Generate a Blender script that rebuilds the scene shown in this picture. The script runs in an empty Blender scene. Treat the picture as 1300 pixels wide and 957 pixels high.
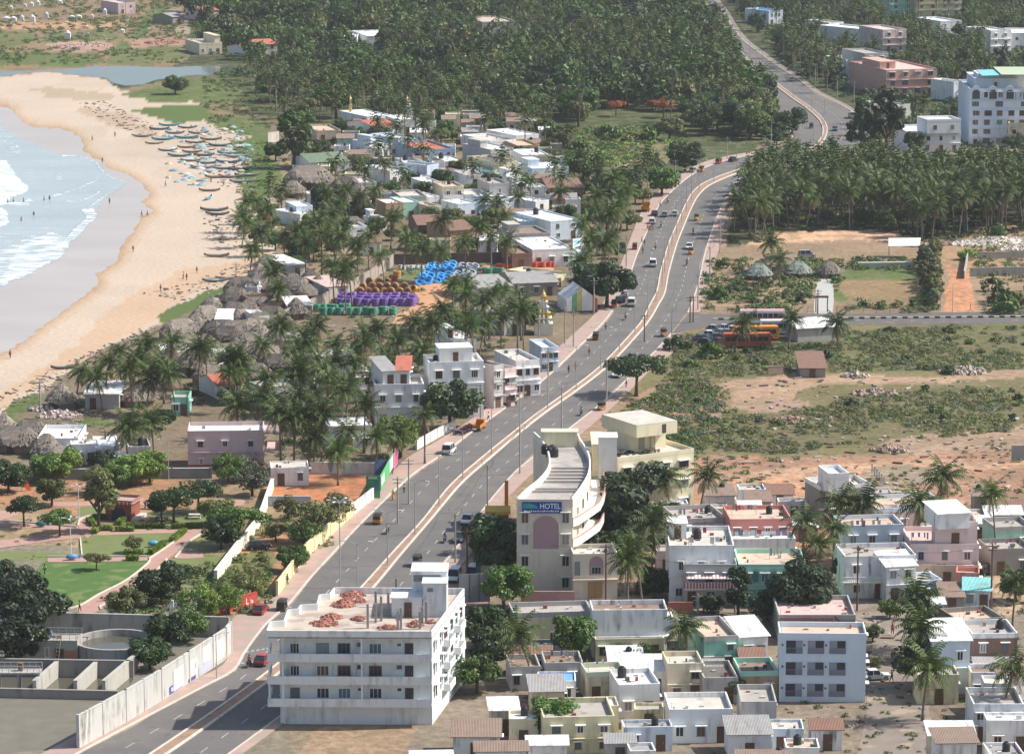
import bpy, bmesh, math, random
import numpy as np
from mathutils import Vector, Matrix, Euler
R = math.radians
random.seed(7)
RNG = np.random.default_rng(11)
SC = bpy.context.scene
COL = SC.collection
# ------------------------------------------------------------------ camera and picking of ground points
F, CX, CY, H, YH = 4400.0, 650.0, 478.5, 130.0, -350.0
PITCH = math.atan((CY - YH) / F)
cp, sp = math.cos(PITCH), math.sin(PITCH)
def ray(px, py):
    a, b = (px - CX) / F, -(py - CY) / F
    return Vector((a, cp + b * sp, -sp + b * cp))
def G(px, py, z=0.0):
    r = ray(px, py); t = (z - H) / r.z
    return Vector((r.x * t, r.y * t, z))
def P(v):
    d = Vector(v) - Vector((0, 0, H)); f = d.y * cp - d.z * sp; u = d.y * sp + d.z * cp
    return CX + F * d.x / f, CY - F * u / f
def scale_at(v):
    d = Vector(v) - Vector((0, 0, H)); return F / (d.y * cp - d.z * sp)
cam = bpy.data.objects.new('camera', bpy.data.cameras.new('camera')); COL.objects.link(cam)
cam.location = (0, 0, H); cam.rotation_euler = (math.pi / 2 - PITCH, 0, 0)
cam.data.sensor_width = 36; cam.data.lens = F / 1300 * 36; cam.data.clip_start = 1; cam.data.clip_end = 20000
SC.camera = cam
# ------------------------------------------------------------------ light
SUN_EL, SUN_AZ = R(46), R(83)          # azimuth from +Y towards +X
SD = Vector((math.sin(SUN_AZ) * math.cos(SUN_EL), math.cos(SUN_AZ) * math.cos(SUN_EL), math.sin(SUN_EL)))
w = bpy.data.worlds.new('World'); SC.world = w; w.use_nodes = True
nt = w.node_tree; bg = nt.nodes['Background']; sky = nt.nodes.new('ShaderNodeTexSky')
sky.sky_type = 'NISHITA'; sky.sun_disc = False; sky.sun_elevation = SUN_EL; sky.sun_rotation = SUN_AZ
sky.air_density = 1.0; sky.dust_density = 2.0; sky.ozone_density = 1.0
nt.links.new(sky.outputs[0], bg.inputs[0]); bg.inputs[1].default_value = 0.12
sl = bpy.data.lights.new('sun', 'SUN'); sl.energy = 4.8; sl.angle = R(0.6); sl.color = (1, .95, .87)
so = bpy.data.objects.new('sun', sl); COL.objects.link(so); so.rotation_euler = SD.to_track_quat('Z', 'Y').to_euler()
so.location = (200, 300, 400)
vs = SC.view_settings; vs.view_transform = 'Standard'; vs.look = 'None'; vs.exposure = 0.33; vs.gamma = 1
vs.use_curve_mapping = False
SC.cycles.max_bounces = 6; SC.cycles.transparent_max_bounces = 8; SC.cycles.volume_bounces = 0
SC.cycles.use_denoising = True; SC.cycles.denoiser = 'OPENIMAGEDENOISE'; SC.cycles.denoising_input_passes = 'RGB_ALBEDO_NORMAL'
# ------------------------------------------------------------------ materials
MATS = {}
def nodes(name):
    m = bpy.data.materials.new(name); m.use_nodes = True
    t = m.node_tree; return m, t, t.nodes['Principled BSDF']
def N(t, ty, **kw):
    n = t.nodes.new(ty)
    for k, v in kw.items(): setattr(n, k, v)
    return n
def val(t, op, a, b=None, c=None):
    n = N(t, 'ShaderNodeMath', operation=op)
    for i, x in enumerate((a, b, c)):
        if x is None: continue
        if isinstance(x, (int, float)): n.inputs[i].default_value = x
        else: t.links.new(x, n.inputs[i])
    return n.outputs[0]
def vscale(t, col, f):
    n = N(t, 'ShaderNodeVectorMath', operation='SCALE'); t.links.new(col, n.inputs[0])
    if isinstance(f, (int, float)): n.inputs[3].default_value = f
    else: t.links.new(f, n.inputs[3])
    return n.outputs[0]
def rgb(t, c):
    n = N(t, 'ShaderNodeRGB'); n.outputs[0].default_value = (*c, 1); return n.outputs[0]
def mixc(t, f, a, b):
    n = N(t, 'ShaderNodeMix', data_type='RGBA')
    for s, x in ((0, f), (6, a), (7, b)):
        if isinstance(x, (int, float)): n.inputs[s].default_value = x
        elif isinstance(x, tuple): n.inputs[s].default_value = (*x, 1)
        else: t.links.new(x, n.inputs[s])
    return n.outputs[2]
def noise(t, scale, detail=3, vec=None, stretch=None):
    n = N(t, 'ShaderNodeTexNoise'); n.inputs['Scale'].default_value = scale; n.inputs['Detail'].default_value = detail
    if vec is None: vec = N(t, 'ShaderNodeNewGeometry').outputs['Position']
    if stretch:
        v = N(t, 'ShaderNodeVectorMath', operation='MULTIPLY'); t.links.new(vec, v.inputs[0]); v.inputs[1].default_value = stretch; vec = v.outputs[0]
    t.links.new(vec, n.inputs['Vector']); return n.outputs[0]
def ramp(t, x, lo, hi):
    n = N(t, 'ShaderNodeMapRange'); n.inputs[1].default_value = lo; n.inputs[2].default_value = hi
    t.links.new(x, n.inputs[0]); return n.outputs[0]
def bump(t, bs, h, dist, strength=.6):
    n = N(t, 'ShaderNodeBump'); n.inputs['Strength'].default_value = strength; n.inputs['Distance'].default_value = dist
    t.links.new(h, n.inputs['Height']); t.links.new(n.outputs[0], bs.inputs['Normal'])
def pm(col, var=.12, scale=.6, rough=.85, grime=0.0, metal=0.0, spots=None, bmp=0.0, name=None):
    """procedural surface: world-space mottling, optional vertical rain streaks (grime) and coloured blotches"""
    key = (tuple(col), var, scale, rough, grime, metal, spots, bmp)
    if key in MATS: return MATS[key]
    m, t, b = nodes(name or 'surface'); MATS[key] = m
    n1 = noise(t, scale, 4)
    c = vscale(t, rgb(t, col), val(t, 'MULTIPLY_ADD', n1, 2 * var, 1 - var))
    if grime:
        g = ramp(t, noise(t, 1.3, 5, stretch=(1, 1, .16)), .47, .72)
        g2 = ramp(t, noise(t, .35, 4), .4, .65)
        c = mixc(t, val(t, 'MULTIPLY', val(t, 'MULTIPLY', g, g2), grime), c, (.11, .095, .08))
    if spots:
        sc_, thr, sc2 = spots
        c = mixc(t, ramp(t, noise(t, sc_, 4), thr, thr + .08), c, sc2)
    t.links.new(c, b.inputs['Base Color']); b.inputs['Roughness'].default_value = rough; b.inputs['Metallic'].default_value = metal
    b.inputs['Specular IOR Level'].default_value = .35
    if bmp: bump(t, b, noise(t, scale * 6, 4), bmp)
    return m
def leafmat(name, c1, c2, spec=.35, rough=.5, trans=.2):
    m, t, b = nodes(name)
    geo = N(t, 'ShaderNodeNewGeometry'); oi = N(t, 'ShaderNodeObjectInfo')
    c = mixc(t, geo.outputs['Random Per Island'], c1, c2)
    k = val(t, 'MULTIPLY_ADD', oi.outputs['Random'], .6, .72)
    k2 = val(t, 'MULTIPLY_ADD', noise(t, .12, 2), .9, .55)
    c = vscale(t, c, val(t, 'MULTIPLY', k, k2))
    t.links.new(c, b.inputs['Base Color']); b.inputs['Roughness'].default_value = rough; b.inputs['Specular IOR Level'].default_value = spec
    if trans:
        tr = N(t, 'ShaderNodeBsdfTranslucent'); t.links.new(c, tr.inputs[0])
        ms = N(t, 'ShaderNodeMixShader'); ms.inputs[0].default_value = trans
        t.links.new(b.outputs[0], ms.inputs[1]); t.links.new(tr.outputs[0], ms.inputs[2])
        t.links.new(ms.outputs[0], t.nodes['Material Output'].inputs[0])
    return m
# ------------------------------------------------------------------ mesh and object helpers
class MB:
    def __init__(s): s.v = []; s.f = []; s.m = []
    def add(s, vs_, fs, mi=0):
        o = len(s.v); s.v += [tuple(v) for v in vs_]; s.f += [tuple(i + o for i in f) for f in fs]; s.m += [mi] * len(fs); return s
    def box(s, x0, x1, y0, y1, z0, z1, mi=0, top=True, bottom=True):
        fs = [(0, 1, 5, 4), (1, 2, 6, 5), (2, 3, 7, 6), (3, 0, 4, 7)]
        if top: fs.append((4, 5, 6, 7))
        if bottom: fs.append((3, 2, 1, 0))
        return s.add([(x0, y0, z0), (x1, y0, z0), (x1, y1, z0), (x0, y1, z0), (x0, y0, z1), (x1, y0, z1), (x1, y1, z1), (x0, y1, z1)], fs, mi)
    def tube(s, pts, rad, n=8, cap=True, mi=0):
        pts = [Vector(p) for p in pts]
        if not isinstance(rad, (list, tuple)): rad = [rad] * len(pts)
        vs_ = []; fs = []
        for i, p in enumerate(pts):
            d = (pts[min(i + 1, len(pts) - 1)] - pts[max(i - 1, 0)]).normalized()
            a = d.orthogonal().normalized() if abs(d.z) < .9 else Vector((1, 0, 0)); a = (a - d * a.dot(d)).normalized(); b = d.cross(a)
            for k in range(n):
                q = 2 * math.pi * k / n; vs_.append(p + (a * math.cos(q) + b * math.sin(q)) * rad[i])
        for i in range(len(pts) - 1):
            for k in range(n): fs.append((i * n + k, i * n + (k + 1) % n, (i + 1) * n + (k + 1) % n, (i + 1) * n + k))
        if cap: fs.append(tuple(range(n - 1, -1, -1))); fs.append(tuple((len(pts) - 1) * n + k for k in range(n)))
        return s.add(vs_, fs, mi)
    def prism(s, outline, z0, z1, mi=0, bottom=True):
        n = len(outline)
        if sum(outline[i][0] * outline[(i + 1) % n][1] - outline[(i + 1) % n][0] * outline[i][1] for i in range(n)) < 0: outline = outline[::-1]
        vs_ = [(x, y, z0) for x, y in outline] + [(x, y, z1) for x, y in outline]
        fs = [(i, (i + 1) % n, n + (i + 1) % n, n + i) for i in range(n)] + [tuple(range(n, 2 * n))]
        if bottom: fs.append(tuple(range(n - 1, -1, -1)))
        return s.add(vs_, fs, mi)
    def quad(s, a, b, c, d, mi=0): return s.add([a, b, c, d], [(0, 1, 2, 3)], mi)
    def lathe(s, prof, n=12, c=(0, 0), mi=0):
        vs_ = []; fs = []
        for r_, z in prof:
            for k in range(n): q = 2 * math.pi * k / n; vs_.append((c[0] + r_ * math.cos(q), c[1] + r_ * math.sin(q), z))
        for i in range(len(prof) - 1):
            for k in range(n): fs.append((i * n + k, i * n + (k + 1) % n, (i + 1) * n + (k + 1) % n, (i + 1) * n + k))
        fs.append(tuple((len(prof) - 1) * n + k for k in range(n)))
        return s.add(vs_, fs, mi)
    def mesh(s, name, mats, smooth=False):
        me = bpy.data.meshes.new(name); me.from_pydata(s.v, [], s.f)
        for m in (mats if isinstance(mats, (list, tuple)) else [mats]): me.materials.append(m)
        if len(me.materials) > 1: me.polygons.foreach_set('material_index', s.m)
        if smooth: me.polygons.foreach_set('use_smooth', [True] * len(s.f))
        me.update(); return me
def ob(name, me, parent=None, loc=None, rz=None, scl=None):
    o = bpy.data.objects.new(name, me); COL.objects.link(o)
    if parent is not None: o.parent = parent
    if loc is not None: o.location = loc
    if rz is not None: o.rotation_euler = (0, 0, rz)
    if scl is not None: o.scale = scl if isinstance(scl, (tuple, list, Vector)) else (scl,) * 3
    return o
def part(name, mb, mats, parent, loc=None, rz=None, smooth=False): return ob(name, mb.mesh(name, mats, smooth), parent, loc, rz)
def tag(o, label, cat, group=None):
    o['label'] = label; o['category'] = cat
    if group: o['group'] = group
    return o
def thing(name, label, cat, loc=(0, 0, 0), rz=0, group=None, scl=None):
    o = ob(name, None, None, loc, rz, scl); o.empty_display_size = .5; return tag(o, label, cat, group)
KIDS = {}
def dup(root, loc, rz=0, label=None, group=None, scl=1.0, cat=None):
    if root.name not in KIDS: KIDS[root.name] = [(c, list(c.children)) for c in root.children]
    r = root.copy(); COL.objects.link(r); r.location = loc; r.rotation_euler = (0, 0, rz); r.scale = (scl,) * 3 if isinstance(scl, (int, float)) else scl
    if label: r['label'] = label
    if group: r['group'] = group
    elif 'group' in r and group == '': del r['group']
    if cat: r['category'] = cat
    for ch, subs in KIDS[root.name]:
        c = ch.copy(); COL.objects.link(c); c.parent = r
        for g in subs: d = g.copy(); COL.objects.link(d); d.parent = c
    return r
def kill(root):
    for c in list(root.children): kill(c)
    bpy.data.objects.remove(root)
def struct(name, me, kind='structure'):
    o = ob(name, me); o['kind'] = kind; return o
# ------------------------------------------------------------------ 2-D tools
def vnoise(x, y, seed=0):
    def h(i, j):
        n = (i * 374761393 + j * 668265263 + seed * 974711) & 0x7fffffff
        n = (n ^ (n >> 13)) * 1274126177 & 0x7fffffff
        return ((n ^ (n >> 16)) & 0xffff) / 65535.0
    x = np.asarray(x, float); y = np.asarray(y, float)
    i = np.floor(x).astype(np.int64); j = np.floor(y).astype(np.int64); u = x - i; v = y - j
    u = u * u * (3 - 2 * u); v = v * v * (3 - 2 * v)
    return (h(i, j) * (1 - u) + h(i + 1, j) * u) * (1 - v) + (h(i, j + 1) * (1 - u) + h(i + 1, j + 1) * u) * v
def fbm(x, y, seed=0, o=3):
    s = 0; a = .5; t = 0
    for k in range(o): s = s + a * vnoise(np.asarray(x) * 2 ** k, np.asarray(y) * 2 ** k, seed + k * 17); t += a; a *= .5
    return s / t
def inside(poly, x, y):
    x = np.asarray(x, float); y = np.asarray(y, float); r = np.zeros(x.shape, bool); n = len(poly)
    for i in range(n):
        x0, y0 = poly[i]; x1, y1 = poly[(i + 1) % n]
        if y0 == y1: continue
        c = ((y0 > y) != (y1 > y)) & (x < (x1 - x0) * (y - y0) / (y1 - y0) + x0); r ^= c
    return r
def smooth_line(pts, step=6.0, closed=False):
    """Catmull-Rom through pts, sampled about every step units"""
    n = len(pts); out = []
    for i in range(n if closed else n - 1):
        if closed: p0, p1, p2, p3 = (pts[(i + k - 1) % n] for k in range(4))
        else: p0, p1, p2, p3 = pts[max(i - 1, 0)], pts[i], pts[i + 1], pts[min(i + 2, n - 1)]
        L = math.hypot(p2[0] - p1[0], p2[1] - p1[1]); k = max(1, int(L / step))
        for j in range(k):
            t = j / k
            out.append(tuple(.5 * (2 * b + (c - a) * t + (2 * a - 5 * b + 4 * c - d) * t * t + (3 * b - a - 3 * c + d) * t ** 3) for a, b, c, d in zip(p0, p1, p2, p3)))
    if not closed: out.append(tuple(pts[-1]))
    return out
def sheet(name, outline, z, mat, kind='structure', jit=0.0, step=4, smooth=True, thick=0.0):
    """flat surface from an outline of picked points (laid on the ground)"""
    pts = smooth_line(outline, step, True) if smooth else outline
    if jit: pts = [(x + (vnoise(x * .21, y * .33, 3) - .5) * 2 * jit * 2, y + (vnoise(x * .23, y * .31, 9) - .5) * jit) for x, y in pts]
    bm = bmesh.new(); vs_ = [bm.verts.new(G(x, y, z)) for x, y in pts]; f = bm.faces.new(vs_); bm.normal_update()
    if f.normal.z < 0: f.normal_flip()
    if thick:
        r = bmesh.ops.extrude_face_region(bm, geom=[f]); bmesh.ops.translate(bm, vec=(0, 0, thick), verts=[e for e in r['geom'] if isinstance(e, bmesh.types.BMVert)])
    bmesh.ops.triangulate(bm, faces=[f for f in bm.faces if len(f.verts) > 4]); bmesh.ops.recalc_face_normals(bm, faces=bm.faces)
    if not thick and bm.faces[:] and sum(f.normal.z for f in bm.faces) < 0: bmesh.ops.reverse_faces(bm, faces=bm.faces)
    me = bpy.data.meshes.new(name); bm.to_mesh(me); bm.free(); me.materials.append(mat)
    o = ob(name, me)
    if kind: o['kind'] = kind
    return o
def resample(line, step):
    out = [Vector(line[0])]; acc = 0
    for a, b in zip(line, line[1:]):
        a = Vector(a); b = Vector(b); L = (b - a).length
        if L < 1e-6: continue
        t = step - acc
        while t <= L: out.append(a.lerp(b, t / L)); t += step
        acc = (acc + L) % step if True else 0
        acc = L - (t - step)
    return out
# ================================================================== TERRAIN
SEA = [(-1500, 120), (-400, 120), (-30, 148), (0, 160), (40, 180), (80, 197), (100, 198), (118, 203), (123, 211), (141, 224), (160, 231), (152, 238), (134, 250), (128, 258), (119, 272), (112, 281), (100, 289), (88, 300), (80, 311), (73, 323), (55, 333), (33, 345), (15, 354), (0, 360), (-60, 384), (-200, 440), (-500, 560), (-1500, 800)]
WET = [(-1500, 105), (-400, 105), (-60, 122), (0, 135), (15, 141), (30, 158), (60, 163), (83, 165), (101, 176), (106, 190), (125, 203), (140, 215), (160, 221), (176, 231), (190, 247), (180, 257), (194, 268), (180, 275), (168, 295), (155, 315), (148, 332), (124, 348), (127, 357), (108, 375), (86, 390), (60, 410), (33, 430), (0, 451), (-60, 480), (-300, 600), (-700, 780), (-1500, 1000)]
BEACH = [(-1500, 90), (-400, 92), (-60, 96), (0, 97), (60, 92), (100, 95), (138, 102), (146, 112), (165, 117), (205, 128), (255, 132), (262, 150), (300, 162), (335, 172), (340, 200), (345, 240), (352, 290), (345, 325), (330, 350), (300, 362), (285, 378), (250, 392), (200, 412), (170, 427), (130, 442), (105, 457), (75, 480), (60, 494), (40, 505), (0, 532), (-60, 560), (-300, 680), (-700, 860), (-1500, 1200)]
# land cover: (outline, colour, edge raggedness)
SAND = (.50, .405, .315); SAND2 = (.50, .34, .21); DAMP = (.40, .275, .18)
GRASS = (.10, .14, .045); GRASS2 = (.13, .15, .06); RED = (.36, .175, .10); RED2 = (.36, .21, .13); DUST = (.42, .32, .23); SCRUB = (.15, .15, .075); DRY = (.25, .19, .12); DARK = (.06, .07, .035); TAN = (.50, .36, .24)
COVER = [
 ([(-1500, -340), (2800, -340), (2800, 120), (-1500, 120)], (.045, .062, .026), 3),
 ([(-400, -200), (232, -200), (240, 20), (212, 88), (0, 96), (-400, 96)], (.24, .17, .10), 3),
 ([(-400, -60), (80, -60), (70, 6), (0, 10), (-400, 10)], (.20, .16, .09), 3),
 ([(-60, 27), (60, 29), (110, 27), (160, 30), (110, 36), (40, 36), (-60, 35)], (.44, .27, .16), 2),
 ([(-60, 40), (46, 42), (50, 50), (40, 56), (0, 64), (-60, 64)], GRASS2, 3), ([(-60, 68), (60, 66), (120, 68), (135, 76), (105, 84), (60, 85), (0, 84), (-60, 86)], GRASS, 2),
 ([(55, 40), (95, 45), (120, 38), (150, 40), (158, 50), (110, 53), (60, 54)], GRASS2, 3), ([(62, 55), (100, 52), (140, 54), (142, 60), (110, 65), (64, 64)], (.42, .27, .22), 3),
 ([(135, 70), (165, 45), (180, 25), (192, 8), (215, 8), (200, 25), (185, 45), (160, 62), (150, 75)], GRASS, 2), ([(158, 52), (190, 50), (235, 47), (240, 58), (170, 60)], (.38, .22, .16), 3),
 ([(150, 64), (215, 58), (238, 66), (222, 80), (150, 84), (135, 80)], GRASS2, 3), ([(214, 8), (232, 12), (242, 42), (218, 42), (214, 24)], (.30, .24, .18), 1),
 ([(232, 84), (340, 84), (360, 98), (330, 104), (236, 104)], (.11, .12, .06), 2),
 ([(150, 112), (330, 100), (420, 110), (400, 180), (345, 215), (300, 165), (262, 150), (255, 133), (205, 129)], (.20, .16, .09), 4),
 # village and roadside dust
 ([(340, 175), (420, 150), (640, 150), (760, 190), (960, 195), (930, 240), (830, 350), (760, 430), (560, 600), (430, 680), (0, 700), (-400, 900), (-400, 640), (0, 530), (105, 457), (200, 410), (300, 362), (352, 300)], (.19, .15, .10), 3),
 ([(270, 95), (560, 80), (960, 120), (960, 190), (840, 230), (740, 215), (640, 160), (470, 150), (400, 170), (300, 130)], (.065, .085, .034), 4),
 ([(730, 178), (800, 170), (870, 186), (862, 200), (810, 212), (740, 214)], (.19, .18, .09), 3), ([(760, 199), (842, 199), (835, 207), (765, 210)], (.34, .25, .17), 2),
 ([(480, 85), (530, 83), (560, 90), (600, 97), (560, 102), (530, 95), (490, 93)], (.33, .26, .19), 2), ([(325, 95), (440, 95), (440, 101), (325, 101)], (.27, .21, .15), 2),
 ([(340, 190), (480, 185), (480, 300), (400, 360), (330, 360), (352, 300)], (.27, .20, .13), 4),
 # right-hand side
 ([(880, 700), (890, 400), (960, 205), (1400, 190), (2600, 190), (2600, 1500), (300, 1500), (560, 700), (820, 470)], (.30, .21, .14), 3),
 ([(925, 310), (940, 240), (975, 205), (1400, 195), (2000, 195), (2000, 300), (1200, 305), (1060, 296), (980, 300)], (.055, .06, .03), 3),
 ([(975, 297), (1140, 294), (1144, 312), (1050, 318), (960, 318)], (.56, .36, .23), 2), ([(930, 312), (1200, 312), (1195, 345), (900, 345)], (.28, .20, .13), 3),
 ([(1192, 318), (1222, 316), (1228, 345), (1240, 398), (1200, 398), (1205, 350)], (.50, .24, .135), 2), ([(1222, 300), (1300, 285), (1900, 280), (1900, 352), (1230, 345)], (.34, .22, .13), 3),
 ([(1066, 344), (1170, 342), (1172, 386), (1064, 386)], GRASS, 2), ([(1070, 357), (1168, 358), (1164, 379), (1072, 380)], (.27, .19, .10), 5), ([(1062, 382), (1180, 382), (1180, 397), (1060, 397)], (.24, .17, .10), 2),
 ([(840, 424), (2200, 404), (2200, 640), (930, 640), (790, 560), (780, 520)], (.17, .15, .07), 3),
 ([(850, 430), (1000, 425), (1300, 410), (2200, 405), (2200, 470), (1200, 470), (1050, 480), (840, 470)], (.13, .13, .06), 4),
 ([(905, 486), (960, 480), (1060, 474), (1200, 480), (1300, 468), (2000, 462), (2000, 478), (1290, 482), (1190, 488), (1020, 493), (1010, 520), (985, 530), (940, 522), (925, 500)], (.36, .245, .165), 6),
 ([(760, 530), (870, 480), (920, 490), (930, 520), (880, 540), (800, 560)], (.30, .20, .13), 4), ([(975, 510), (1030, 510), (1040, 545), (985, 550)], (.34, .23, .17), 4),
 ([(1010, 520), (1110, 500), (1300, 490), (2000, 490), (2000, 556), (1180, 560), (1000, 575), (900, 570), (900, 540)], (.14, .13, .065), 5), ([(1140, 556), (1310, 540), (1310, 575), (1130, 575)], (.34, .24, .17), 4),
 ([(880, 588), (1000, 580), (1180, 578), (1300, 568), (2000, 560), (2000, 640), (1230, 640), (1010, 700), (880, 700)], (.34, .195, .13), 3),
 ([(890, 606), (1060, 590), (1300, 585), (1300, 594), (1090, 600), (1000, 612), (890, 616)], (.47, .29, .19), 2), ([(915, 614), (1045, 608), (1040, 645), (915, 645)], (.46, .255, .155), 2), ([(1110, 594), (1180, 594), (1200, 612), (1100, 618)], (.30, .24, .17), 4),
 ([(640, 760), (980, 740), (1400, 690), (2000, 690), (2000, 1600), (300, 1600), (560, 870)], (.22, .18, .14), 3),
 ([(1268, 690), (1292, 690), (1296, 770), (1262, 775)], (.42, .30, .21), 2),
 # park and lots on the left
 ([(-400, 600), (0, 600), (180, 596), (345, 610), (440, 660), (345, 765), (290, 790), (-400, 800)], (.28, .20, .12), 3),
 ([(0, 610), (230, 606), (250, 640), (120, 655), (0, 640)], (.36, .20, .115), 4), ([(345, 606), (470, 598), (478, 612), (455, 632), (350, 634)], (.46, .19, .095), 2),
 ([(285, 690), (360, 665), (420, 672), (385, 705), (350, 745), (290, 740)], (.42, .23, .13), 3),
 ([(200, 690), (285, 700), (300, 665), (260, 650), (210, 672)], (.20, .19, .085), 3), ([(100, 672), (235, 668), (230, 700), (100, 706)], (.19, .20, .08), 3),
 ([(-30, 648), (35, 648), (110, 660), (100, 700), (0, 700)], (.34, .24, .15), 3), ([(135, 770), (330, 700), (340, 740), (250, 790), (140, 790)], (.17, .17, .07), 3),
 ([(-400, 800), (290, 780), (292, 1600), (-900, 1600)], (.21, .19, .14), 3),
]
SANDY = [  # on the beach
 ([(150, 118), (210, 111), (240, 104), (290, 103), (310, 118), (290, 129), (250, 131), (205, 131), (180, 125)], GRASS, 3), ([(168, 141), (215, 134), (265, 137), (272, 150), (230, 156), (200, 149)], GRASS, 3),
 ([(258, 152), (325, 150), (345, 170), (330, 176), (290, 168)], GRASS, 2), ([(292, 180), (345, 174), (345, 192), (330, 206), (302, 195)], GRASS, 2), ([(308, 212), (350, 200), (360, 240), (320, 255), (300, 238)], GRASS, 3),
 ([(310, 282), (345, 276), (348, 296), (320, 298)], GRASS, 2), ([(195, 402), (222, 388), (245, 380), (262, 370), (290, 364), (292, 371), (270, 378), (250, 392), (228, 402), (205, 410)], GRASS, 2),
 ([(8, 518), (30, 504), (52, 500), (55, 510), (30, 524), (10, 530)], GRASS, 2), ([(-20, 530), (50, 532), (55, 545), (20, 552), (-20, 545)], GRASS, 2), ([(95, 532), (140, 530), (140, 540), (100, 541)], GRASS, 2),
 ([(40, 112), (110, 112), (150, 122), (120, 130), (60, 122)], (.40, .31, .22), 6), ([(110, 135), (170, 150), (200, 175), (185, 180), (140, 158), (100, 140)], (.42, .32, .23), 5),
 ([(150, 385), (230, 345), (300, 330), (345, 320), (340, 340), (250, 372), (170, 420), (60, 480), (0, 520), (0, 500), (80, 450)], (.49, .35, .24), 5),
]
xs = np.concatenate([[-1500, -1100, -800, -600, -450, -330, -240, -170, -120, -90, -66, -48], np.arange(-36, 1337, 3), [1350, 1370, 1400, 1440, 1500, 1580, 1680, 1800, 2000, 2300, 2600]]).astype(float)
ys = np.concatenate([[-325, -318, -308, -295, -280, -260, -240, -215, -190, -165, -140, -120, -100, -85, -72, -62, -54], np.arange(-48, 975, 3), [985, 1000, 1030, 1080, 1160, 1300, 1500]]).astype(float)
XX, YY = np.meshgrid(xs, ys); nx, ny = len(xs), len(ys)
a = (XX - CX) / F; b = -(YY - CY) / F; dz = -sp + b * cp; tt = -H / dz; WX = a * tt; WY = (cp + b * sp) * tt
WXj, WYj = fbm(WX * .07, WY * .05, 5), fbm(WX * .07 + 40, WY * .05, 6); wj, wk = fbm(WX * .4, WY * .2, 15) - .5, fbm(WX * .4 + 9, WY * .2, 25) - .5
colr = np.empty((ny, nx, 3)); colr[:] = (.24, .19, .13)
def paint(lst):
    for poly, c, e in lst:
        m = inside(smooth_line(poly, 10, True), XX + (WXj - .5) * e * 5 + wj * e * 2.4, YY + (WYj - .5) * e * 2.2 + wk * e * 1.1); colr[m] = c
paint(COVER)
sandm = inside(smooth_line(BEACH, 8, True), XX + wj * 8, YY + wk * 4)
colr[sandm] = SAND
# damp sand next to the wash, drier and littered towards the village
wetp = smooth_line(WET, 8, True)
for off, c in ((15, (.485, .37, .27)), (9, (.45, .335, .235)), (4, DAMP)):
    m = np.zeros(sandm.shape, bool)
    for dx, dy in ((1, .35), (.7, -.4), (.5, .9), (0, -1), (0, .9)): m |= inside(wetp, XX - dx * off, YY - dy * off * .6)
    colr[m & sandm] = c
dr = (fbm(WX * .05, WY * .025, 31) > .58) & sandm; colr[dr] *= .93
paint(SANDY)
cr = colr.reshape(-1, 3)
Zt = np.zeros_like(WX)
verts = np.stack([WX, WY, Zt], -1).reshape(-1, 3)
idx = np.arange(nx * ny).reshape(ny, nx)
quads = np.stack([idx[1:, :-1], idx[1:, 1:], idx[:-1, 1:], idx[:-1, :-1]], -1).reshape(-1, 4)
qs = sandm[:-1, :-1].reshape(-1)
mt, t, bs = nodes('terrain')
at = N(t, 'ShaderNodeVertexColor'); at.layer_name = 'cover'
c = vscale(t, at.outputs[0], val(t, 'MULTIPLY', val(t, 'MULTIPLY_ADD', noise(t, .06, 4), .9, .55), val(t, 'MULTIPLY_ADD', noise(t, .7, 6), 1.3, .35)))
c = mixc(t, val(t, 'MULTIPLY', ramp(t, noise(t, .2, 7), .47, .62), .5), c, (.21, .165, .105)); spk = ramp(t, noise(t, 1.7, 2), .62, .70); c = mixc(t, val(t, 'MULTIPLY', spk, .5), c, (.085, .085, .045))
spk = ramp(t, noise(t, 2.3, 2), .70, .74); c = mixc(t, val(t, 'MULTIPLY', spk, .25), c, (.6, .55, .48))
t.links.new(c, bs.inputs['Base Color']); bs.inputs['Roughness'].default_value = .95; bs.inputs['Specular IOR Level'].default_value = .1
bump(t, bs, noise(t, .7, 5), .5, .5)
ms_, t, bs = nodes('beach_sand')
at = N(t, 'ShaderNodeVertexColor'); at.layer_name = 'cover'
c = vscale(t, at.outputs[0], val(t, 'MULTIPLY', val(t, 'MULTIPLY_ADD', noise(t, .05, 4, stretch=(1, .6, 1)), .24, .88), val(t, 'MULTIPLY_ADD', noise(t, .8, 5), .4, .8)))
spk = ramp(t, noise(t, 1.1, 3), .66, .72); c = mixc(t, val(t, 'MULTIPLY', spk, .35), c, (.17, .13, .09))
t.links.new(c, bs.inputs['Base Color']); bs.inputs['Roughness'].default_value = .95; bs.inputs['Specular IOR Level'].default_value = .1
bump(t, bs, noise(t, .8, 4), .3, .5)
def terrain(name, sel, m):
    q = quads[sel]; u, inv = np.unique(q, return_inverse=True)
    me = bpy.data.meshes.new(name); me.from_pydata(verts[u].tolist(), [], inv.reshape(-1, 4).tolist()); me.materials.append(m)
    ca = me.color_attributes.new('cover', 'FLOAT_COLOR', 'POINT'); arr = np.ones((len(u), 4), np.float32); arr[:, :3] = cr[u]; ca.data.foreach_set('color', arr.ravel())
    return struct(name, me)
terrain('ground', ~qs, mt); terrain('beach', qs, ms_)
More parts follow.
